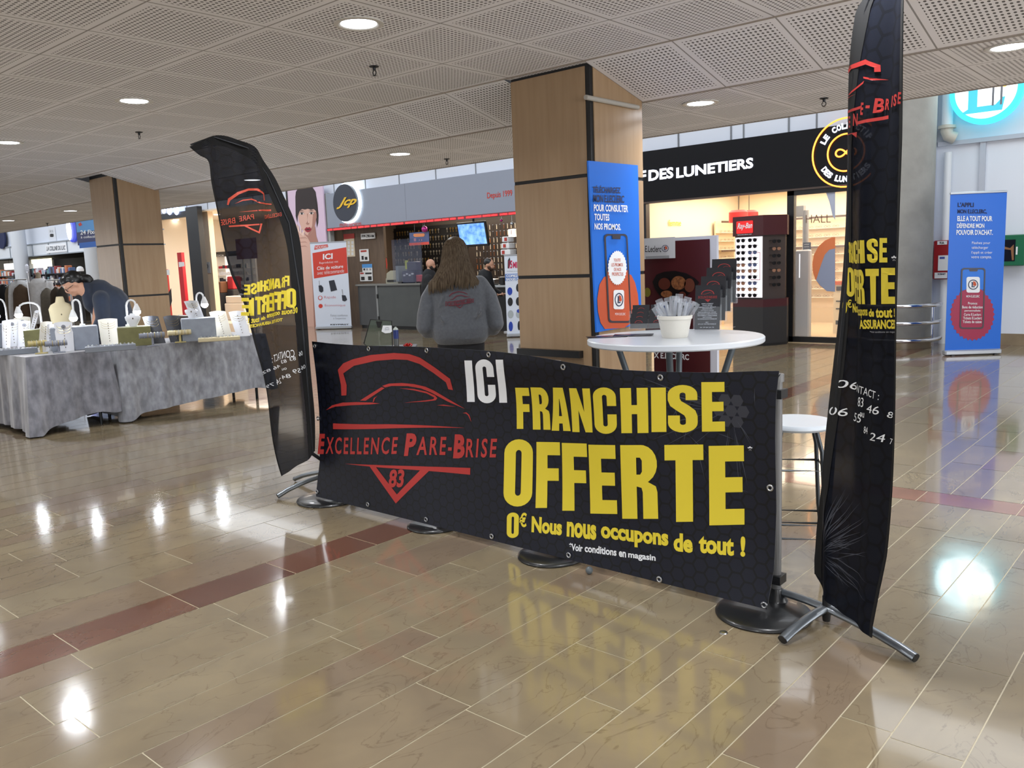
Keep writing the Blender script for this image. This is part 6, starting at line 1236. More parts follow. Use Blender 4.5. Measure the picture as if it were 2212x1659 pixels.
def glasses0(lab, m, grp):
    t = thing('sunglasses', lab, 'sunglasses', (0, 0, -5), 0, grp)
    for sx in (-1, 1): g = G(); g.lathe([(.0001, -.002), (.026, -.002), (.026, .002), (.0001, .002)], (sx * .034, 0, 0), 12, sy=.82, rot=rotX); obj('lens', g, m, t)
    g = G(); g.tube([(-.062, 0, .012), (-.034, -.003, .020), (0, -.004, .012), (.034, -.003, .020), (.062, 0, .012)], .0035, 5); g.tube([(-.062, 0, .012), (-.06, .09, .008)], .003, 4); g.tube([(.062, 0, .012), (.06, .09, .008)], .003, 4); obj('frame', g, BPLAS, t); return [t, 0]
GC = [glasses0('black sunglasses on the lit burgundy tower', flat('lens_black', (18, 18, 22), .15), 'sunglasses on the burgundy tower'), glasses0('blue-grey sunglasses on the lit burgundy tower', flat('lens_blue', (86, 96, 130), .15), 'sunglasses on the burgundy tower'), glasses0('brown sunglasses on the lit burgundy tower', flat('lens_brown', (150, 110, 88), .15), 'sunglasses on the burgundy tower')]
rzF = math.atan2(d.y, d.x)
for r_ in range(10):
    for c in range(2):
        k = (0 if r_ in (0, 1, 9) else R.choice((0, 1, 2))); p = A + d * (.165 + .21 * c) + nF * .03 + V((0, 0, 1.63 - .094 * r_))
        if GC[k][1]: dup(GC[k][0], tuple(p), rzF, None, None, (1.3, 1, 1.35))
        else: GC[k][0].location = p; GC[k][0].rotation_euler.z = rzF; GC[k][0].scale = (1.3, 1, 1.35); GC[k][1] = 1
A2 = V((-5.60, 12.34, 0)); B2 = V((-5.38, 12.72, 0)); d2 = (B2 - A2).normalized(); n2 = V((d2.y, -d2.x, 0))
for r_ in range(7): p = A2 + d2 * .22 + n2 * .03 + V((0, 0, 1.60 - .11 * r_)); dup(GC[(0, 2, 0)[r_ % 3]][0], tuple(p), math.atan2(d2.y, d2.x), (('black', 'brown', 'black')[r_ % 3]) + ' sunglasses on the narrow right side of the tower', 'sunglasses on the narrow side of the tower')
# shelves with spectacles on the back wall and right wall
SHG = M_('glass_shelf', (220, 214, 200), .2); 
e0 = thing('spectacles', 'thin-rimmed spectacles on the bright optician shelves', 'spectacles', (0, 0, -5), 0, 'spectacles on the optician shelves'); g = G()
for sx in (-1, 1): g.tube([(sx * .034 + .026 * math.cos(q), 0, .02 * math.sin(q)) for q in [2 * PI * k / 10 for k in range(10)]], .003, 4, closed=True)
g.tube([(-.01, 0, .005), (.01, 0, .005)], .003, 4); obj('frame', g, flat('spec_brown', (120, 96, 84)), e0); first = True
ya, yb = PX(1543, 550, -8.2).y, PX(1583, 550, -8.2).y
for lab, p0, L_u, rzS in (('pale shelf unit with rows of spectacles left of the burgundy tower', (-8.2, ya), min(yb, 16.9) - ya, PI / 2), ('pale shelf unit with rows of spectacles behind the glass front', (-7.25, 16.9), 1.35, 0)):
    t = thing('shelf_unit', lab, 'shelf unit', (p0[0], p0[1], 0), rzS); w = L_u; c_, s_c = math.cos(rzS), math.sin(rzS); g = G(); g.bb((0, -.03, .3), (w, 0, 2.1)); obj('back_panel', g, M_('shelf_back', (226, 206, 178), .5), t)
    g = G(); g.bb((0, -.1, 0), (w, 0, .3)); obj('drawer_base', g, flat('shelf_base', (190, 170, 142)), t)
    for k in range(9):
        z = .5 + .17 * k; g = G(); g.bb((0, -.16, z), (w, -.03, z + .012)); obj('shelf', g, SHG, t)
        for c in range(int(w / .17)):
            lx = .1 + .17 * c; p = (p0[0] + c_ * lx + s_c * .10, p0[1] + s_c * lx - c_ * .10, z + .035)
            if first: e0.location = p; e0.rotation_euler.z = rzS; first = False
            else: dup(e0, p, rzS)
    for z in (2.06, 1.48): g = G(); g.bb((0, -.175, z), (w, -.16, z + .04)); obj('brand_strip', g, flat('strip_brown', (84, 64, 54)), t)
P = Panel((-8.24, 0, 0), (0, 1, 0), (1, 0, 0), step=.003); t = thing('wall_word', 'yellow word on the cream optician wall above the chocolate poster', 'lettering', (-8.2, 15, 1.8)); P.im(text2d('femme', .01), (1444, 475), (1471, 488), flat('word_yellow', (196, 176, 30)), 1); P.flush(t)
for i, (px, y0) in enumerate(((1595, 463), (1618, 463))):
    p = PY(px, 466, 14.6 + .6 * i); t = thing('pendant_lamp', ('red ribbed pendant lamp behind the top of the burgundy tower', 'second pendant lamp cord right of the red shade')[i], 'lamp', (p.x, p.y, p.z)); g = G(); g.tube([(0, 0, .1), (0, 0, 2.64 - p.z)], .006, 6); g.lathe([(.0001, 2.64 - p.z), (.06, 2.64 - p.z), (.06, 2.66 - p.z), (.0001, 2.66 - p.z)], n=14); obj('cord', g, BLK, t)
    if i == 0 or 1: g = G(); g.lathe([(.17, -.12), (.17, .06), (.13, .10), (.0001, .10)], n=28) ; obj('shade', g, M_('shade_red', (190, 40, 44), .5, alpha=.97), t)
for k, (px, py) in enumerate(((1462, 446), (1494, 447), (1524, 449), (1638, 447))):
    p = PY(px, py, 14.2 + .3 * k); t = thing('spot_light', 'small ceiling spot inside the optician shop', 'spotlight', (p.x, p.y, 2.66), 0, 'spots in the optician ceiling'); g = G(); g.lathe([(.0001, 0), (.05, 0), (.055, -.09), (.045, -.09), (.0001, -.07)], n=16); obj('body', g, WPLAS, t)
p = PY(1412, 510, 16.2); t = thing('mannequin_figure', 'black sculpted figure at the left of the optician shop', 'figure', (p.x, 16.2, 0)); g = G(); g.bb((-.12, -.1, 0), (.12, .1, 1.3)); obj('pedestal', g, WPLAS, t); g = G(); g.loft([ringpts((cx, 0, z), rx, .08, 14) for z, rx, cx in ((1.3, .1, 0), (1.45, .06, .02), (1.62, .10, .03), (1.8, .11, 0), (1.95, .07, -.03))]); obj('figure', g, BPLAS, t)
t = thing('barrier_post_tall', 'tall grey security post behind the optician glass', 'post', (PY(1734, 735, 13.5).x, 13.5, 0)); t.name = 'security_post'; g = G(); g.bev((0, 0, .73), (.24, .12, 1.45), .02); obj('housing', g, M_('post_grey', (172, 174, 180), .4), t); g = G(); g.box((-.04, -.062, 1.2), (.012, .004, .38)); obj('light_slot', g, M_('slot_white', (250, 250, 255), .4, emit=2), t)
t = thing('display_case', 'low display case with orange top and black drawers behind the grey post', 'display case', (-4.85, 14.6, 0)); g = G(); g.bb((-.5, 0, 0), (.35, .4, .84)); obj('body', g, flat('case_cream', (226, 214, 190)), t); g = G(); g.bb((-.52, -.02, .84), (.37, .42, .90)); obj('orange_top', g, flat('case_orange', (206, 96, 44)), t)
for z in (.74, .55, .42, .16): g = G(); g.bb((-.45, -.015, z), (.3, 0, z + (.07 if z > .7 or z < .2 else .02))); obj('drawer_gap', g, DKP, t)
t = thing('desk_screen', 'black desk screen and pale telephone between tower and glass front', 'screen', (PY(1690, 590, 13.9).x, 13.9, 0)); g = G(); g.bb((-.16, 0, 0), (.16, .3, 1.0)); obj('desk', g, flat('desk_cream', (224, 204, 160)), t); g = G(); g.bb((-.16, .0, 1.12), (.18, .03, 1.42)); g.tube([(0, .05, 1.0), (0, .02, 1.15)], .015, 6); obj('screen', g, BPLAS, t); g = G(); g.bev((-.02, -.05, 1.12), (.05, .03, .22), .01, ry=-.25); obj('telephone', g, flat('phone_grey', (176, 168, 150)), t)
sheet('small_screen_sign', 'small dark sign on the grey pole behind the optician glass', 'sign', 1735, 524, 1751, 547, 13.9, flat('sign_navy', (34, 32, 64)), [('r', 1737, 527, 1748, 529, GREYP), ('r', 1737, 532, 1748, 534, GREYP), ('r', 1737, 538, 1748, 540, GREYP)])
t = thing('support_pole', 'slim grey pole behind the optician glass', 'pole', (PY(1739, 520, 13.95).x, 13.97, 0)); g = G(); g.tube([(0, 0, 0), (0, 0, 2.1)], .05, 10); g.bb((-.14, -.05, 2.0), (-.02, .05, 2.18)); obj('pole', g, M_('pole_grey2', (150, 150, 152), .4), t)
t = sheet('blue_leaflet', 'small blue picture leaflet standing low beside the glass front frame', 'leaflet', 1680, 680, 1691, 709, 13.2, flat('leaf_blue', (24, 72, 160)), [('r', 1682, 688, 1690, 700, flat('leaf_orange', (200, 90, 60)))])
t = thing('leaflet_shelf', 'white low stand carrying the small blue leaflet', 'stand', (PY(1686, 720, 13.25).x, 13.28, 0)); g = G(); g.bb((-.09, -.05, 0), (.09, .1, PY(1686, 709, 13.2).z)); obj('stand', g, WPLAS, t)
# ------------------------------------------------------------ chocolate poster on its stand and the blue poster of the column
t = thing('poster_stand', 'dark red chocolate poster board standing behind the round white table', 'poster stand', (-3.1, 5.4, 0)); Yc = 5.4
x1 = PY(1548, 508, Yc).x; x0 = PY(1372, 515, Yc).x; zt = PY(1548, 508, Yc).z
xl = PY(1413, 800, Yc).x; g = G(); g.bb((x0 + 3.1, 0, .80), (x1 + 3.1, .03, zt)); g.bb((xl + 3.1, 0, .03), (x1 + 3.1, .03, .80)); obj('board', g, M_('board_white', (196, 200, 212), .5), t, smooth=False)
for x in (xl + .06, x1 - .08): g = G(); g.bb((x + 3.1 - .03, -.15, 0), (x + 3.1 + .03, .2, .03)); obj('foot', g, DARKM, t)
P = Panel((0, Yc - .002, 0), (1, 0, 0), (0, -1, 0), step=.003)
def z15(x, y): return (1240 + x / 4.809, 480 + y / 4.809)
MAR = flat('maroon', (72, 22, 28), .4); MAR2 = flat('maroon_dark', (16, 8, 10), .4); 
P.rect(z15(640, 215), z15(1418, 1240), MAR, 1); P.rect(z15(832, 1240), z15(1418, 1659), MAR, 1); P.rect(z15(540, 180), z15(1057, 372), flat('flag_white', (206, 208, 214)), 2)
P.im(text2d('E.Leclerc', .01), z15(745, 245), z15(912, 310), BLACK, 3); 
def leclerc(P, c, r_, zz, lay=3, ring=None):
    ring = ring or NAVY; P.pg([[zz(*p) for p in circ(c[0], c[1], r_, 30)], [zz(*p) for p in circ(c[0], c[1], r_ * .84, 30)]], ring, lay, name='logo'); q = r_
    P.pg([zz(*p) for p in ((c[0] - .45 * q, c[1] - .5 * q), (c[0] - .05 * q, c[1] - .5 * q), (c[0] - .12 * q, c[1] + .35 * q), (c[0] + .3 * q, c[1] + .3 * q), (c[0] + .3 * q, c[1] + .5 * q), (c[0] - .45 * q, c[1] + .5 * q), (c[0] - .3 * q, c[1] + .38 * q), (c[0] - .3 * q, c[1] - .38 * q))], ring, lay + .5, name='logo'); P.pg([zz(*p) for p in ((c[0], c[1] - .7 * q), (c[0] + .45 * q, c[1] - .55 * q), (c[0] + .65 * q, c[1]), (c[0] + .5 * q, c[1] + .25 * q), (c[0], c[1] + .2 * q))], ORANGE, lay + .3, name='logo')
leclerc(P, (953, 272), 36, z15); P.rect(z15(750, 355), z15(995, 374), GREYP, 3)
P.pg([z15(*p) for p in ((820, 620), (860, 545), (940, 515), (1050, 505), (1170, 530), (1260, 580), (1305, 625), (1290, 650), (1250, 700), (1150, 790), (1000, 800), (900, 770), (850, 700))], MAR2, 2)
for cx, cy, rx, ry, m in ((945, 640, 62, 62, flat('choc_a', (88, 42, 32), .35)), (1092, 630, 76, 72, M_('choc_b', (150, 96, 56), .5, noise=.6, nscale=60, c2=(90, 48, 28))), (1205, 655, 55, 72, flat('choc_c', (104, 58, 44), .35)), (968, 745, 60, 36, MATS['choc_b']), (1130, 760, 40, 40, MATS['choc_a']), (768, 728, 34, 48, flat('choc_leaf', (120, 112, 30), .5))): P.pg([z15(*p) for p in circ(cx, cy, rx, 24, ry)], m, 3, name='sweets')
P.im(text2d('X E.LECLERC', .03), z15(834, 1350), z15(1198, 1432), WHITE, 2, 'lettering', .06); P.im(text2d('NTS', .05), z15(1010, 1225), z15(1190, 1332), YEL, 2, 'lettering', .04); P.flush(t)
# blue poster
XP = -3.082; t = thing('blue_poster', 'blue phone-app poster hung on the side of the middle column', 'poster', (XP, 4.65, .9))
a = [PX(*p, XP) for p in ((1271, 347), (1378, 357), (1386, 700), (1289, 718))]
g = G(); g.ext([p - V((XP, 4.65, .9)) for p in a], (-.012, 0, 0)); obj('sheet', g, flat('poster_blue', (18, 108, 216), .4), t, smooth=False)
P = Panel((XP + .001, 4.65, 0), (0, 1, 0), (1, 0, 0), step=.0025)
def z16(x, y): return (1260 + x / 4.366, 340 + y / 4.366)
for s_, x0, y0, x1, y1, m in (('TÉLÉCHARGEZ', 86, 262, 346, 342, NAVY), ('MON E.LECLERC', 90, 352, 380, 432, NAVY), ('POUR CONSULTER', 94, 442, 416, 518, WHITE), ('TOUTES', 98, 530, 240, 598, WHITE), ('NOS PROMOS.', 100, 620, 348, 688, WHITE)): P.im(text2d(s_, .03), z16(x0, y0), z16(x1, y1), m, 2, 'lettering', .03)
def gear(P, c, rx, ry, n_, zz, m, lay): P.pg([zz(c[0] + x * rx, c[1] + y * ry) for x, y in circ(0, 0, 1, teeth=n_, depth=.07)], m, lay, name='seal')
P.pg([z16(*p) for p in ((150, 1200), (190, 1130), (240, 1110), (400, 1090), (450, 1110), (485, 1180), (512, 1290), (520, 1390), (500, 1480), (470, 1520), (440, 1570), (380, 1608), (200, 1618), (160, 1560), (135, 1450), (130, 1330))], ORANGE, 1, name='seal')
def phone(P, zz, x0, y0, x1, y1, r_, band, mlow, msk=0):
    P.pg([[zz(*p) for p in rrect(x0, y0, x1, y1, r_)], [zz(*p) for p in rrect(x0 + band, y0 + band, x1 - band, y1 - band, r_ * .8)]], flat('phone_dark', (56, 52, 60), .3), 2.5, name='phone_outline')
for k in (0,): 
    P.pg([[z16(x + (y - 720) * .05, y) for x, y in rrect(188, 722, 408, 1560, 34)], [z16(x + (y - 720) * .05, y) for x, y in rrect(203, 740, 396, 1542, 28)]], flat('phone_dark', (56, 52, 60), .3), 2.5, name='phone_outline'); P.pg([z16(x + (y - 720) * .05, y) for x, y in ((203, 1080), (396, 1062), (396, 1542), (203, 1542))], ORANGE, 2, name='phone_screen'); P.pg([z16(*p) for p in ((262, 735), (345, 738), (340, 772), (268, 770))], MATS['phone_dark'], 3, name='phone_outline')
gear(P, (312, 1042), 90, 165, 30, z16, WHITE, 3)
for s_, x0, y0, x1, y1 in (('TOUTES', 275, 955, 340, 982), ('LES PROMOS', 254, 998, 362, 1028), ('DE NOS', 280, 1042, 345, 1072), ('PROSPECTUS', 260, 1085, 366, 1116)): P.im(text2d(s_, .01), z16(x0, y0), z16(x1, y1), ORANGE, 4)
P.pg([z16(*p) for p in rrect(276, 1250, 376, 1432, 18)], WHITE, 3, name='app_icon')
def z16s(x, y): return z16(326 + (x - 326) * .62, 1342 + (y - 1342) * 1.0)
leclerc(P, (326, 1342), 64, z16s, 4); P.im(text2d('MON E.LECLERC', .0), z16(288, 1466), z16(386, 1488), WHITE, 4); P.flush(t)
# ------------------------------------------------------------ right-hand roll-up, wall boxes, concrete column
t, P, w, top = rollup('tall blue roll-up banner with a raspberry seal in front of the white wall', (2057, 418), (2157, 419), (2160, 765), (2041, 769), flat('roll_blue', (20, 104, 210), .4))
def z17(x, y): return (1900 + x / 4.046, 380 + y / 4.046)
RASP = flat('raspberry', (160, 34, 72), .4)
for s_, x0, y0, x1, y1, m, b_ in (("L'APPLI", 682, 232, 822, 272, NAVY, .03), ('MON E.LECLERC,', 680, 292, 936, 334, NAVY, .03), ('ELLE A TOUT POUR', 678, 350, 984, 396, WHITE, .03), ('DÉFENDRE MON', 674, 406, 914, 456, WHITE, .03), ("POUVOIR D'ACHAT.", 670, 470, 988, 516, WHITE, .03), ('Flashez pour', 806, 574, 966, 602, WHITE, .0), ('télécharger', 803, 615, 948, 644, WHITE, .0), ("l'appli et créer", 802, 657, 984, 686, WHITE, .0), ('votre compte.', 799, 700, 978, 728, WHITE, .0)): P.im(text2d(s_, b_), z17(x0, y0), z17(x1, y1), m, 2, 'lettering')
gear(P, (810, 1210), 196, 232, 32, z17, RASP, 1)
P.pg([z17(*p) for p in ((722, 818), (912, 818), (912, 990), (716, 1000))], flat('roll_blue2', (28, 116, 218), .4), 1.5, name='phone_screen'); P.pg([z17(*p) for p in ((714, 1010), (735, 1000), (770, 985), (850, 982), (885, 992), (912, 1010), (908, 1322), (706, 1328))], RASP, 2, name='phone_screen')
P.pg([[z17(x - (y - 800) * .03, y) for x, y in rrect(712, 804, 924, 1336, 26)], [z17(x - (y - 800) * .03, y) for x, y in rrect(724, 816, 912, 1324, 20)]], MATS['phone_dark'], 3, name='phone_outline'); P.pg([z17(*p) for p in ((780, 818), (858, 818), (850, 834), (788, 834))], MATS['phone_dark'], 3, name='phone_outline')
P.pg([z17(*p) for p in rrect(757, 882, 874, 1020, 18)], WHITE, 3, name='app_icon'); leclerc(P, (815, 950), 44, z17, 4)
for s_, x0, y0, x1, y1 in (('MON E.LECLERC', 755, 1042, 870, 1062), ('Promos', 770, 1102, 850, 1124), ('Bons de réduction', 720, 1134, 898, 1158), ('personnalisés', 740, 1168, 878, 1190), ('Carte E.Leclerc', 734, 1200, 884, 1222), ('Tickets E.Leclerc', 727, 1230, 890, 1254), ('Tickets de caisse', 724, 1262, 888, 1286)): P.im(text2d(s_, .01), z17(x0, y0), z17(x1, y1), WHITE, 4)
P.flush(t)
CONC = M_('raw_concrete', (158, 156, 150), .85, noise=.22, nscale=3, bump=.1, bscale=30)
t = thing('concrete_column', 'round bare concrete column beside the tall black flag', 'column', (-3.80, 12.98, 0)); g = G(); g.lathe([(.0001, 0), (.42, 0), (.42, 5.1), (.0001, 5.1)], n=48); obj('shaft', g, CONC, t); g = G(); g.lathe([(.44, 0), (.44, .14), (.42, .15)], n=48); obj('stone_foot', g, MATS['stone_skirting'], t)
t = thing('guard_rail', 'curved triple chrome guard rail around the foot of the concrete column', 'rail', (-3.80, 12.98, 0))
for py in (662, 700, 738):
    z = PV(1990, py, (-3.7, 12.4)); g = G(); g.tube([(.54 * math.cos(q), .54 * math.sin(q), z) for q in [PI + .1 + (PI + .3) * k / 24 for k in range(25)]], .030, 10); obj('rail', g, CHROME, t)
for q in (PI + .5, 1.5 * PI, 2 * PI - .35): g = G(); g.tube([(.54 * math.cos(q), .54 * math.sin(q), .02), (.54 * math.cos(q), .54 * math.sin(q), PV(1990, 662, (-3.7, 12.4)))], .014, 8); obj('upright', g, CHROME, t)
t = thing('drain_pipe', 'white vertical pipe with a white elbow at the edge of the right wall', 'pipe', (PY(2045, 300, 13.5).x, 13.5, 0)); ze = PY(2043, 275, 13.5).z; g = G(); g.tube([(0, 0, ze), (0, 0, 5.1)], .075, 16); obj('upper_pipe', g, WPLAS, t); g = G(); g.tube([(0, 0, ze + .02), (0, -.01, ze - .05), (.02, .0, ze - .12), (.1, .04, ze - .16)], .085, 14); g.lathe([(.075, ze - .02), (.12, ze - .02), (.12, ze + .02), (.075, ze + .02)], n=18); obj('elbow', g, M_('pipe_cream', (206, 200, 186), .4), t); g = G(); g.tube([(.02, .03, 0), (.02, .03, ze - .35)], .05, 12); obj('lower_pipe', g, WPLAS, t)
def wallbox(name, lab, cat, x0, y0, x1, y1, m, Y=13.6, dep=.2):
    a, b = PY(x0, y0, Y - dep), PY(x1, y1, Y - dep); t = thing(name, lab, cat, ((a.x + b.x) / 2, Y - dep / 2, b.z)); g = G(); g.bev((0, 0, (a.z - b.z) / 2), (b.x - a.x, dep, a.z - b.z), .012); obj('cabinet', g, m, t); return t
t = wallbox('fire_cabinet', 'red fire hose cabinet with two white notices left of the blue roll-up', 'cabinet', 2017, 520, 2062, 603, M_('fire_red', (150, 24, 30), .35)); P = Panel((0, 13.398, 0), (1, 0, 0), (0, -1, 0), step=.003)
P.rect((2025, 521), (2046, 528), PW, 1, name='notice'); P.rect((2027, 552), (2062, 584), PW, 1, name='notice'); P.rect((2019, 589), (2046, 601), PW, 1, name='notice'); P.im(text2d('RIA', .02), (2030, 522), (2040, 527), BLACK, 2); P.rect((2030, 555), (2041, 559), flat('mark_blue', (60, 80, 160)), 2); P.im(text2d('ROBINET', .02), (2026, 590), (2043, 594), NAVY, 2); P.flush(t)
g = G(); g.ell((-.28, -.11, .55), .014, .014, .014, 10, 8); obj('lock', g, STEEL, t)
t = wallbox('defibrillator_cabinet', 'green wall cabinet with a dark window right of the blue roll-up', 'cabinet', 2146, 509, 2212, 574, M_('cab_green', (26, 104, 68), .4)); P = Panel((0, 13.398, 0), (1, 0, 0), (0, -1, 0), step=.003)
P.rect((2150, 519), (2192, 564), flat('cab_window', (24, 22, 22), .15), 1, name='window'); P.rect((2153, 527), (2166, 546), PW, 2, name='card'); P.pg([(2168, 532), (2182, 536), (2190, 528), (2190, 562), (2186, 562), (2184, 540), (2168, 538)], flat('strap_tan', (140, 96, 60)), 2, name='strap'); P.rect((2195, 533), (2198, 550), PW, 2, name='handle'); P.flush(t)
t = sheet('green_sign', 'green and white safety sign half hidden behind the blue roll-up', 'sign', 2130, 463, 2163, 510, 13.58, flat('sign_green', (24, 96, 60)), [('r', 2157, 466, 2162, 470, WHITE)])
# big round sign on the right wall
c = PY(2134, 196, 13.45); r_ = .38
t = thing('round_logo_sign', 'large round glowing sign with cyan rim and letter L at the ceiling edge', 'sign', (c.x, 13.45, c.z)); g = G(); g.lathe([(.0001, 0), (r_ + .07, 0), (r_ + .07, .12), (.0001, .12)], n=56, rot=rotX); obj('rim', g, M_('cyan_rim', (60, 214, 236), .4, emit=1.5), t); g = G(); g.lathe([(.0001, .12), (r_, .12), (r_, .135), (.0001, .135)], n=56, rot=rotX); obj('face', g, M_('sign_face', (244, 250, 255), .4, emit=1.7), t)
P = Panel((c.x, 13.315, c.z), (1, 0, 0), (0, -1, 0), step=.004); CY = M_('cyan_letter', (70, 190, 214), .4, emit=.9)
P.put('letter', poly2d([[(x * 1.05, y * .9 - .0) for x, y in [(-.26, .34), (-.04, .34), (-.06, .30), (-.09, .27), (-.09, -.24), (.12, -.24), (.2, -.14), (.23, -.14), (.2, -.33), (-.26, -.33), (-.26, -.30), (-.2, -.26), (-.2, .28), (-.26, .31)]]]), CY, 1)
P.put('yellow_mark', poly2d([[(.02, .42), (.2, .42), (.33, .28), (.36, .08), (.24, .0), (.06, .02), (.0, .1)]]), M_('mark_yellow', (255, 196, 20), .4, emit=1.2), 1); P.flush(t)
area('round_sign_glow', (c.x, 13.2, c.z), (.8,), 8, (.75, .95, 1), (PI / 2, 0, PI), 'DISK')
# ------------------------------------------------------------ perfume shop between the far column and the portrait poster
CRP = M_('perfume_wall', (232, 212, 186), .6); DKB = M_('dark_beam', (30, 32, 38), .45)
g = G(); g.bb((-27.0, 16.6, 0), (-19.0, 16.7, 3.4)); struct('wall_perfume_back', g, CRP, smooth=False)
g = G(); g.bb((-27.0, YF + .1, 3.28), (-19.0, 16.7, 3.32)); struct('ceiling_perfume', g, M_('perfume_ceiling', (236, 224, 208), .6), smooth=False)
g = G(); g.bb((-27.0, YF, 0), (-19.0, 16.7, .004)); struct('floor_perfume', g, M_('perfume_floor', (214, 202, 184), .2), smooth=False)
def pil(name, lab, cat, x0p, x1p, yp, Y, m, z1=3.42, d=.16):
    a, b = PY(x0p, yp, Y), PY(x1p, yp, Y); t = thing(name, lab, cat, ((a.x + b.x) / 2, Y, 0)); w = (b.x - a.x) / 2; g = G(); g.bb((-w, 0, 0), (w, d, z1)); obj('shaft', g, m, t, smooth=False); return t
pil('pillar', 'black square pillar at the entrance of the perfume shop', 'pillar', 410, 435, 560, 12.9, M_('pillar_black', (34, 36, 40), .4))
pil('pillar', 'cream square pillar with a discount sign in the perfume shop', 'pillar', 438, 457, 560, 13.3, M_('pillar_cream', (222, 200, 174), .5), 3.28)
sheet('discount_sign', 'pale grey sign reading minus thirty on the cream pillar', 'sign', 434, 567, 455, 590, 13.28, flat('sign_grey', (176, 182, 192)), [('t', '-30', 436, 571, 450, 580, .0, DKP)])
sheet('red_display_board', 'tall red display panel left of the black pillar', 'panel', 382, 546, 404, 682, 13.6, flat('panel_red', (196, 26, 46), .4), [('p', [(386, 566), (398, 566), (399, 575), (387, 577)], WHITE), ('r', 385, 680, 404, 683, WHITE)], .1)
t = thing('low_plinth', 'cream counter plinth below the tall red panel', 'plinth', (PY(395, 690, 13.65).x, 13.66, 0)); g = G(); g.bb((-.45, 0, 0), (.35, .3, PY(395, 683, 13.6).z)); obj('plinth', g, DKB, t)
sheet('red_black_board', 'narrow red and black panel beside the far wooden column', 'panel', 354, 582, 369, 700, 12.8, flat('panel_red2', (186, 40, 40), .4), [('r', 354, 582, 368, 594, WHITE) if 0 else ('r', 355, 583, 367, 594, WHITE), ('p', [(360, 640), (370, 622), (372, 650), (366, 672), (360, 660)], DKP)], .08)
t = thing('low_stand', 'dark foot of the narrow red and black panel', 'stand', (PY(362, 700, 12.8).x, 12.84, 0)); g = G(); g.bb((-.2, -.1, 0), (.2, .1, PY(362, 700, 12.8).z)); obj('foot', g, DKB, t)
t = thing('sign_beam', 'dark sign beam with glowing round lamps over the perfume shop entrance', 'sign', (PY(385, 460, YF).x, YF, 0)); a, b = PY(357, 465, YF), PY(402, 455, YF); zb, zt = PY(385, 470, YF).z, 3.35
g = G(); g.bb((-1.6, 0, zb), (1.1, .15, zt)); obj('beam', g, DKB, t)
for px, r_ in ((356, .12), (368, .16), (383, .16)): p = PY(px, 454, YF); g = G(); g.ell((p.x - t.location.x, -.03, p.z), r_, .03, r_ * .9, 16, 10); obj('round_lamp', g, M_('round_lamp', (200, 214, 255), .4, emit=5), t)
for px, py in ((380, 472), (446, 462), (450, 506), (472, 504)): p = PY(px, py, 14.2); t = thing('spot_light', 'small round spot in the perfume shop ceiling', 'spotlight', (p.x, 14.2, 3.28), 0, 'spots in the perfume shop ceiling'); g = G(); g.lathe([(.0001, 0), (.09, 0), (.09, -.02), (.0001, -.02)], n=18); obj('lens', g, M_('spot_lens', (255, 246, 232), .4, emit=9), t)
t = thing('wall_word', 'dark word on the cream wall of the perfume shop', 'lettering', (-22.5, 16.58, 1)); P = Panel((0, 16.585, 0), (1, 0, 0), (0, -1, 0), step=.003); P.im(text2d('Le', .0), (467, 517), (482, 526), flat('word_grey', (96, 88, 84)), 1); P.flush(t)
a, b = PY(450, 546, 15.6), PY(484, 546, 15.6); t = thing('perfume_shelf', 'dark-topped lit shelf unit of perfume boxes behind the see-through flag', 'shelf unit', ((a.x + b.x) / 2 + .4, 15.6, 0)); w = 1.5; zt = a.z
g = G(); g.bb((-w, .3, 0), (w, .36, zt)); obj('back_panel', g, M_('lit_shelf_back', (255, 250, 244), .5, emit=.9), t); g = G(); g.bb((-w, -.02, zt - .16), (w, .36, zt)); obj('header', g, DKB, t)
P = Panel((0, 15.575, 0), (1, 0, 0), (0, -1, 0), step=.003); P.im(text2d('DIOR', .0), (469, 550), (484, 554), WHITE, 1); P.flush(t)
for k in range(6): g = G(); g.bb((-w, -.02, .5 + .22 * k), (w, .3, .52 + .22 * k)); obj('shelf', g, M_('shelf_white', (240, 238, 236), .4), t)
BXS = [('red perfume box on the lit shelf behind the flag', flat('box_red2', (176, 26, 44))), ('dark perfume box on the lit shelf behind the flag', flat('box_dark', (40, 40, 52))), ('white perfume box on the lit shelf behind the flag', flat('box_white', (226, 226, 230))), ('teal perfume box on the lit shelf behind the flag', flat('box_teal', (80, 150, 160)))]; b0 = []
for l, m in BXS: q = thing('perfume_box', l, 'box', (0, 0, -5), 0, 'perfume boxes on the lit shelf'); g = G(); g.bev((0, 0, .055), (.07, .05, .11), .004); obj('carton', g, m, q); b0.append([q, 0])
for r_ in range(6):
    for c in range(20):
        k = (0 if r_ == 5 and c < 9 else R.choice((0, 1, 1, 2, 2, 3))) if r_ != 4 else 2
        p = (t.location.x - w + .1 + .145 * c, 15.66, .52 + .22 * r_)
        if b0[k][1]: dup(b0[k][0], p, 0, None, None, (1, 1, R.uniform(.7, 1.3)))
        else: b0[k][0].location = p; b0[k][1] = 1
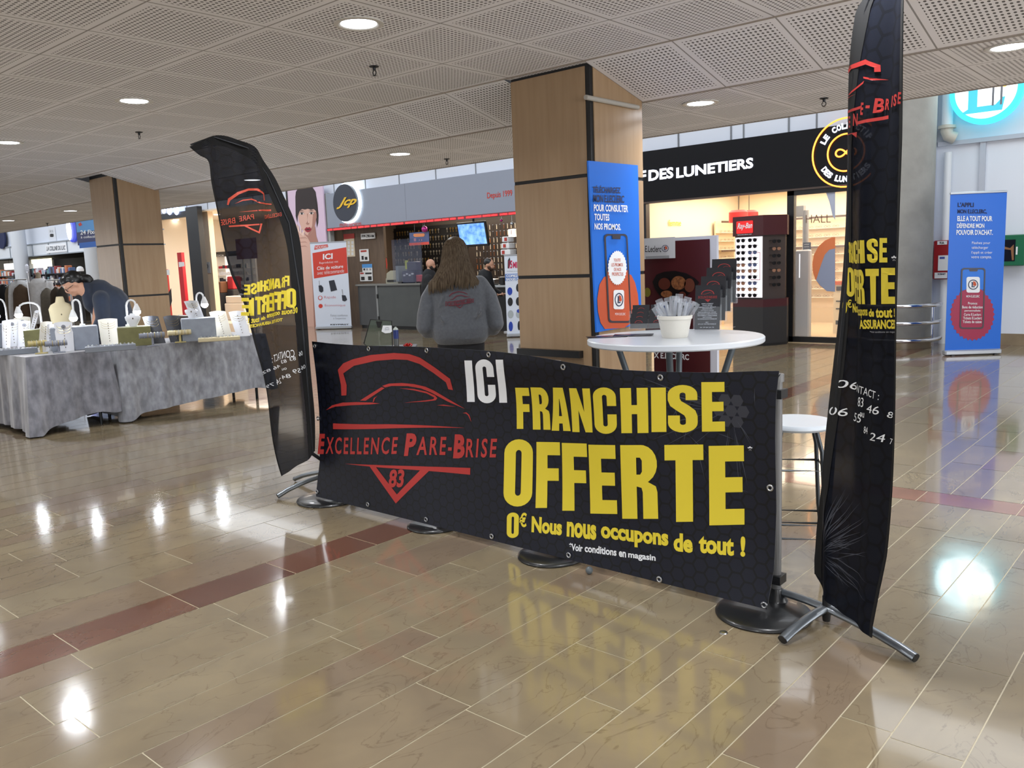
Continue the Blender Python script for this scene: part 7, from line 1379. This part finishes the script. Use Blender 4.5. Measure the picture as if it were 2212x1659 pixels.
for lab, px, py, Y, w_, h_, c in (('red and black gift display standing right of the shelf unit', 491, 655, 14.2, .35, 1.35, (160, 24, 34)), ('small display with brown paper decorations in the perfume shop', 466, 655, 14.0, .3, 1.2, (110, 70, 44)), ('pale counter of the perfume shop behind the jewellery boards', 500, 690, 13.9, 1.1, .75, (214, 202, 186))):
    p = PY(px, py, Y); q = thing('shop_display', lab, 'display', (p.x, Y + .3, 0)); g = G(); g.bev((0, 0, h_ * .35), (w_, .35, h_ * .7), .02); obj('cabinet', g, flat('cab%d' % c[0], (30, 30, 34)) if c[0] != 214 else flat('cab_pale', c), q)
    g = G(); g.bev((0, 0, h_ * .85), (w_ * .9, .3, h_ * .3), .02); obj('display_top', g, flat('top%d' % c[0], c), q)
# burgundy sign seen through the flag
sheet('burgundy_sign', 'burgundy board seen through the leaning see-through flag', 'sign', 508, 517, 556, 558, 13.4, flat('sign_burg', (120, 22, 44), .5))
t = thing('sign_post', 'grey twin-post stand under the burgundy board', 'stand', (PY(532, 560, 13.42).x, 13.44, 0)); g = G(); z = PY(532, 558, 13.4).z
for x in (-.2, .2): g.tube([(x, 0, 0), (x, 0, z + .02)], .03, 8)
obj('posts', g, M_('post_white', (210, 214, 214), .4), t)
# ------------------------------------------------------------ far hall on the left
WP = M_('white_round_column', (206, 210, 216), .5)
for lab, x0, x1, py in (('white round column at the left edge behind the clothes rail', 28, 57, 540), ('white round column half hidden by the wooden far column', 188, 216, 590)):
    a, b = PY(x0, py, 12.6), PY(x1, py, 12.6); t = thing('round_column', lab, 'column', ((a.x + b.x) / 2, 12.6, 0)); g = G(); r_ = wpx(x1 - x0, a) / 2; g.lathe([(.0001, 0), (r_, 0), (r_, 5.1), (.0001, 5.1)], n=36); obj('shaft', g, WP, t)
za = PY(120, 546, YF).z; zb = PY(120, 516, YF).z
g = G(); g.bb((-46, YF - .02, 2.42), (-26.9, YF + .1, 2.9)); struct('wall_left_fascia', g, M_('left_fascia', (226, 231, 238), .4), smooth=False)
g = G(); g.bb((-46, YF - .05, 2.86), (-25.5, YF - .02, 2.90)); g.bb((-46, YF - .05, 2.40), (-25.5, YF - .02, 2.44))
for x in (-38.6, -36.9, -36.2, -34.6, -32.9): g.bb((x, YF - .045, 2.44), (x + .05, YF - .02, 2.86))
struct('trim_4', g, M_('left_trim', (150, 158, 166), .5), smooth=False)
g = G(); g.bb((-46, YF + .05, 2.9), (-26.9, YF + .1, 5.1)); struct('wall_left_upper', g, WALLW, smooth=False)
t = thing('shop_sign', 'white sign board with dark lettering on the far left white fascia', 'sign', (PY(120, 535, YF).x, YF - .04, 2.5))
P = Panel((0, YF - .05, 0), (1, 0, 0), (0, -1, 0), step=.004); P.rect((98, 530), (145, 543), flat('board_lightgrey', (238, 240, 244)), 0, name='board'); P.im(text2d('LA COLLINE DU LUC', .02), (101, 530), (141, 542), flat('sign_slate', (60, 68, 78)), 1, 'lettering', -.06); P.flush(t)
t = thing('shop_sign', 'small pictogram panel above the far left sign board', 'sign', (PY(112, 505, YF).x, YF + .02, 3.0)); P = Panel((0, YF + .04, 0), (1, 0, 0), (0, -1, 0), step=.004); P.rect((103, 492), (122, 520), flat('panel_grey', (212, 216, 224)), 0, name='board'); P.pg(rrect(108, 505, 116, 512, 2), DKP, 1); P.im(text2d('as', .0), (107, 497), (115, 502), GREYP, 1); P.flush(t)
for lab, px, py, r_, m1 in (('blue and white glowing round sign left of the hanging blue banner', 161, 498, .42, 0), ('dark blue half-moon sign at the far left edge', 7, 514, .45, 1)):
    p = PY(px, py, YF); t = thing('round_shop_sign', lab, 'sign', (p.x, YF, p.z)); g = G(); g.lathe([(.0001, .04), (r_, .04), (r_, .1), (.0001, .1)], n=36, rot=rotX); obj('disc', g, M_('blue_sign_disc', (30, 50, 170), .4, emit=.8) if not m1 else NAVY, t)
    if not m1: g = G(); g.ell((-.16, -.13, .02), .20, .03, .36, 16, 10); obj('white_mark', g, M_('mark_glow', (245, 248, 255), .4, emit=4), t)
# dark shop interior with lit panels and shelves
g = G(); g.bb((-46, 17.5, 0), (-31.2, 17.6, 2.9)); struct('wall_left_shop_back', g, M_('left_shop_dark', (48, 46, 50), .7), smooth=False)
g = G(); g.bb((-46, YF + .1, 2.5), (-31.2, 17.6, 2.56)); struct('ceiling_left_shop', g, MATS['left_shop_dark'], smooth=False)
LP = M_('lit_panel_white', (250, 248, 240), .4, emit=2.2); LPW = M_('lit_panel_yellow', (255, 244, 190), .4, emit=2.5)
for lab, x0, y0, x1, y1, Y, m in (('long yellowish light fitting in the far left shop', 67, 561, 110, 567, 15.5, LPW), ('broad white lit panel in the far left shop', 62, 569, 112, 586, 16.5, LP), ('white lit panel left of the white column', 8, 570, 30, 582, 13.9, LP)):
    a, b = PY(x0, y0, Y), PY(x1, y1, Y); t = thing('light_panel', lab, 'light panel', ((a.x + b.x) / 2, Y, b.z)); g = G(); g.bb((a.x - t.location.x, 0, 0), (b.x - t.location.x, .05, a.z - b.z)); obj('panel', g, m, t, smooth=False)
    g = G(); g.tube([(0, .03, a.z - b.z), (0, .03, 2.5 - b.z)], .01, 5); obj('hanger', g, DARKM, t)
for j, (lab, px, Y, w) in enumerate((('crowded goods shelf left of the bending person', 92, 12.7, .9), ('crowded goods shelf behind the head of the bending person', 125, 12.2, 1.1), ('goods shelf at the far left edge', 12, 12.6, .9), ('goods shelf behind the white cardigan', 68, 12.9, .7))):
    p = PY(px, 600, Y); t = thing('goods_shelf', lab, 'shelf', (p.x, Y, 0)); g = G()
    for x in (-w, w): g.bb((x - .02, 0, 0), (x + .02, .3, 1.75))
    obj('uprights', g, M_('shelf_frame', (60, 60, 66), .5), t)
    cols = [flat('goods_%d' % k, c) for k, c in enumerate(((206, 204, 214), (150, 60, 60), (196, 120, 80), (90, 110, 150), (220, 210, 200), (70, 60, 66), (110, 150, 160)))]
    for k in range(5):
        z = .35 + .33 * k; g = G(); g.bb((-w, 0, z), (w, .3, z + .02)); obj('shelf', g, MATS['shelf_frame'], t)
        x = -w + .05
        while x < w - .15: l = R.uniform(.08, .2); hgt = R.uniform(.12, .28); q = thing('packed_goods', 'small packed article on the crowded shelves at the far left', 'goods', (p.x + x + l / 2, Y + .14, z + .02), 0, 'goods on the far left shelves'); g = G(); g.bev((0, 0, hgt / 2), (l * .9, .2, hgt), .01); obj('package', g, R.choice(cols), q, smooth=False); x += l
p = PY(59, 580, 11.5); t = thing('round_placard', 'small round white placard on a stem left of the cardigan', 'placard', (p.x, 11.5, 0)); g = G(); g.lathe([(.0001, 0), (.16, 0), (.16, .02), (.0001, .02)], (0, 0, p.z), 24, rot=rotX); obj('disc', g, flat('placard_white', (214, 216, 228)), t); g = G(); g.tube([(0, .01, 0), (0, .01, p.z - .1)], .012, 6); obj('stem', g, STEEL, t)
P = Panel((0, 11.475, 0), (1, 0, 0), (0, -1, 0), step=.003)
for yy in (576, 580, 584): P.rect((54, yy), (64, yy + 1.2), GREYP, 1)
P.flush(t)
p = PY(173, 582, 11.8); t = thing('white_cap', 'white baseball cap on a rack above the bending person', 'cap', (p.x, 11.8, p.z)); g = G(); g.lathe([(.11, -.06), (.115, 0), (.09, .07), (.04, .1), (.0001, .105)], n=20); g.ell((.02, -.12, -.055), .09, .09, .012); obj('crown', g, flat('cap_white', (232, 234, 238)), t)
t = thing('cap_stand', 'dark thin stand carrying the white baseball cap', 'stand', (p.x, 11.8, 0)); g = G(); g.tube([(0, 0, 0), (0, 0, p.z - .04)], .015, 6); g.lathe([(.0001, 0), (.16, 0), (.16, .02), (.0001, .02)], n=16); obj('post', g, DARKM, t)
# hanging promotion banner
Yh = 10.6; a, b = PY(163, 484, Yh), PY(240, 530, Yh); t = thing('hanging_banner', 'blue hanging advertisement banner partly hidden by the wooden far column', 'banner', ((a.x + b.x) / 2, Yh, 3.4)); tl, bl_ = PY(162, 483, Yh), PY(171, 530, Yh)
g = G(); w = (b.x - a.x) / 2; g.bb((-w, 0, bl_.z - 3.4), (w, .015, .05)); obj('sheet', g, flat('hang_blue', (22, 36, 96), .35), t, smooth=False)
P = Panel((0, Yh - .003, 0), (1, 0, 0), (0, -1, 0), step=.003); P.rect((164, 480), (240, 493), flat('hang_sky', (90, 150, 206)), 1); P.rect((171, 525), (240, 530), flat('hang_mid', (50, 100, 180)), 1); P.im(text2d('24 Fixe+', .02), (174, 495), (216, 507), WHITE, 2, 'lettering', -.06); P.im(text2d('à collectionner', .01), (175, 507), (226, 515), WHITE, 2, 'lettering', -.06); P.pg([(169, 484), (175, 480), (178, 486), (172, 489)], RED, 2); P.flush(t)
g = G()
for x in (-w * .8, w * .8): g.tube([(x, 0, .04), (x, 0, 1.74)], .005, 4)
obj('cord', g, STEEL, t)
bpy.context.view_layer.update()
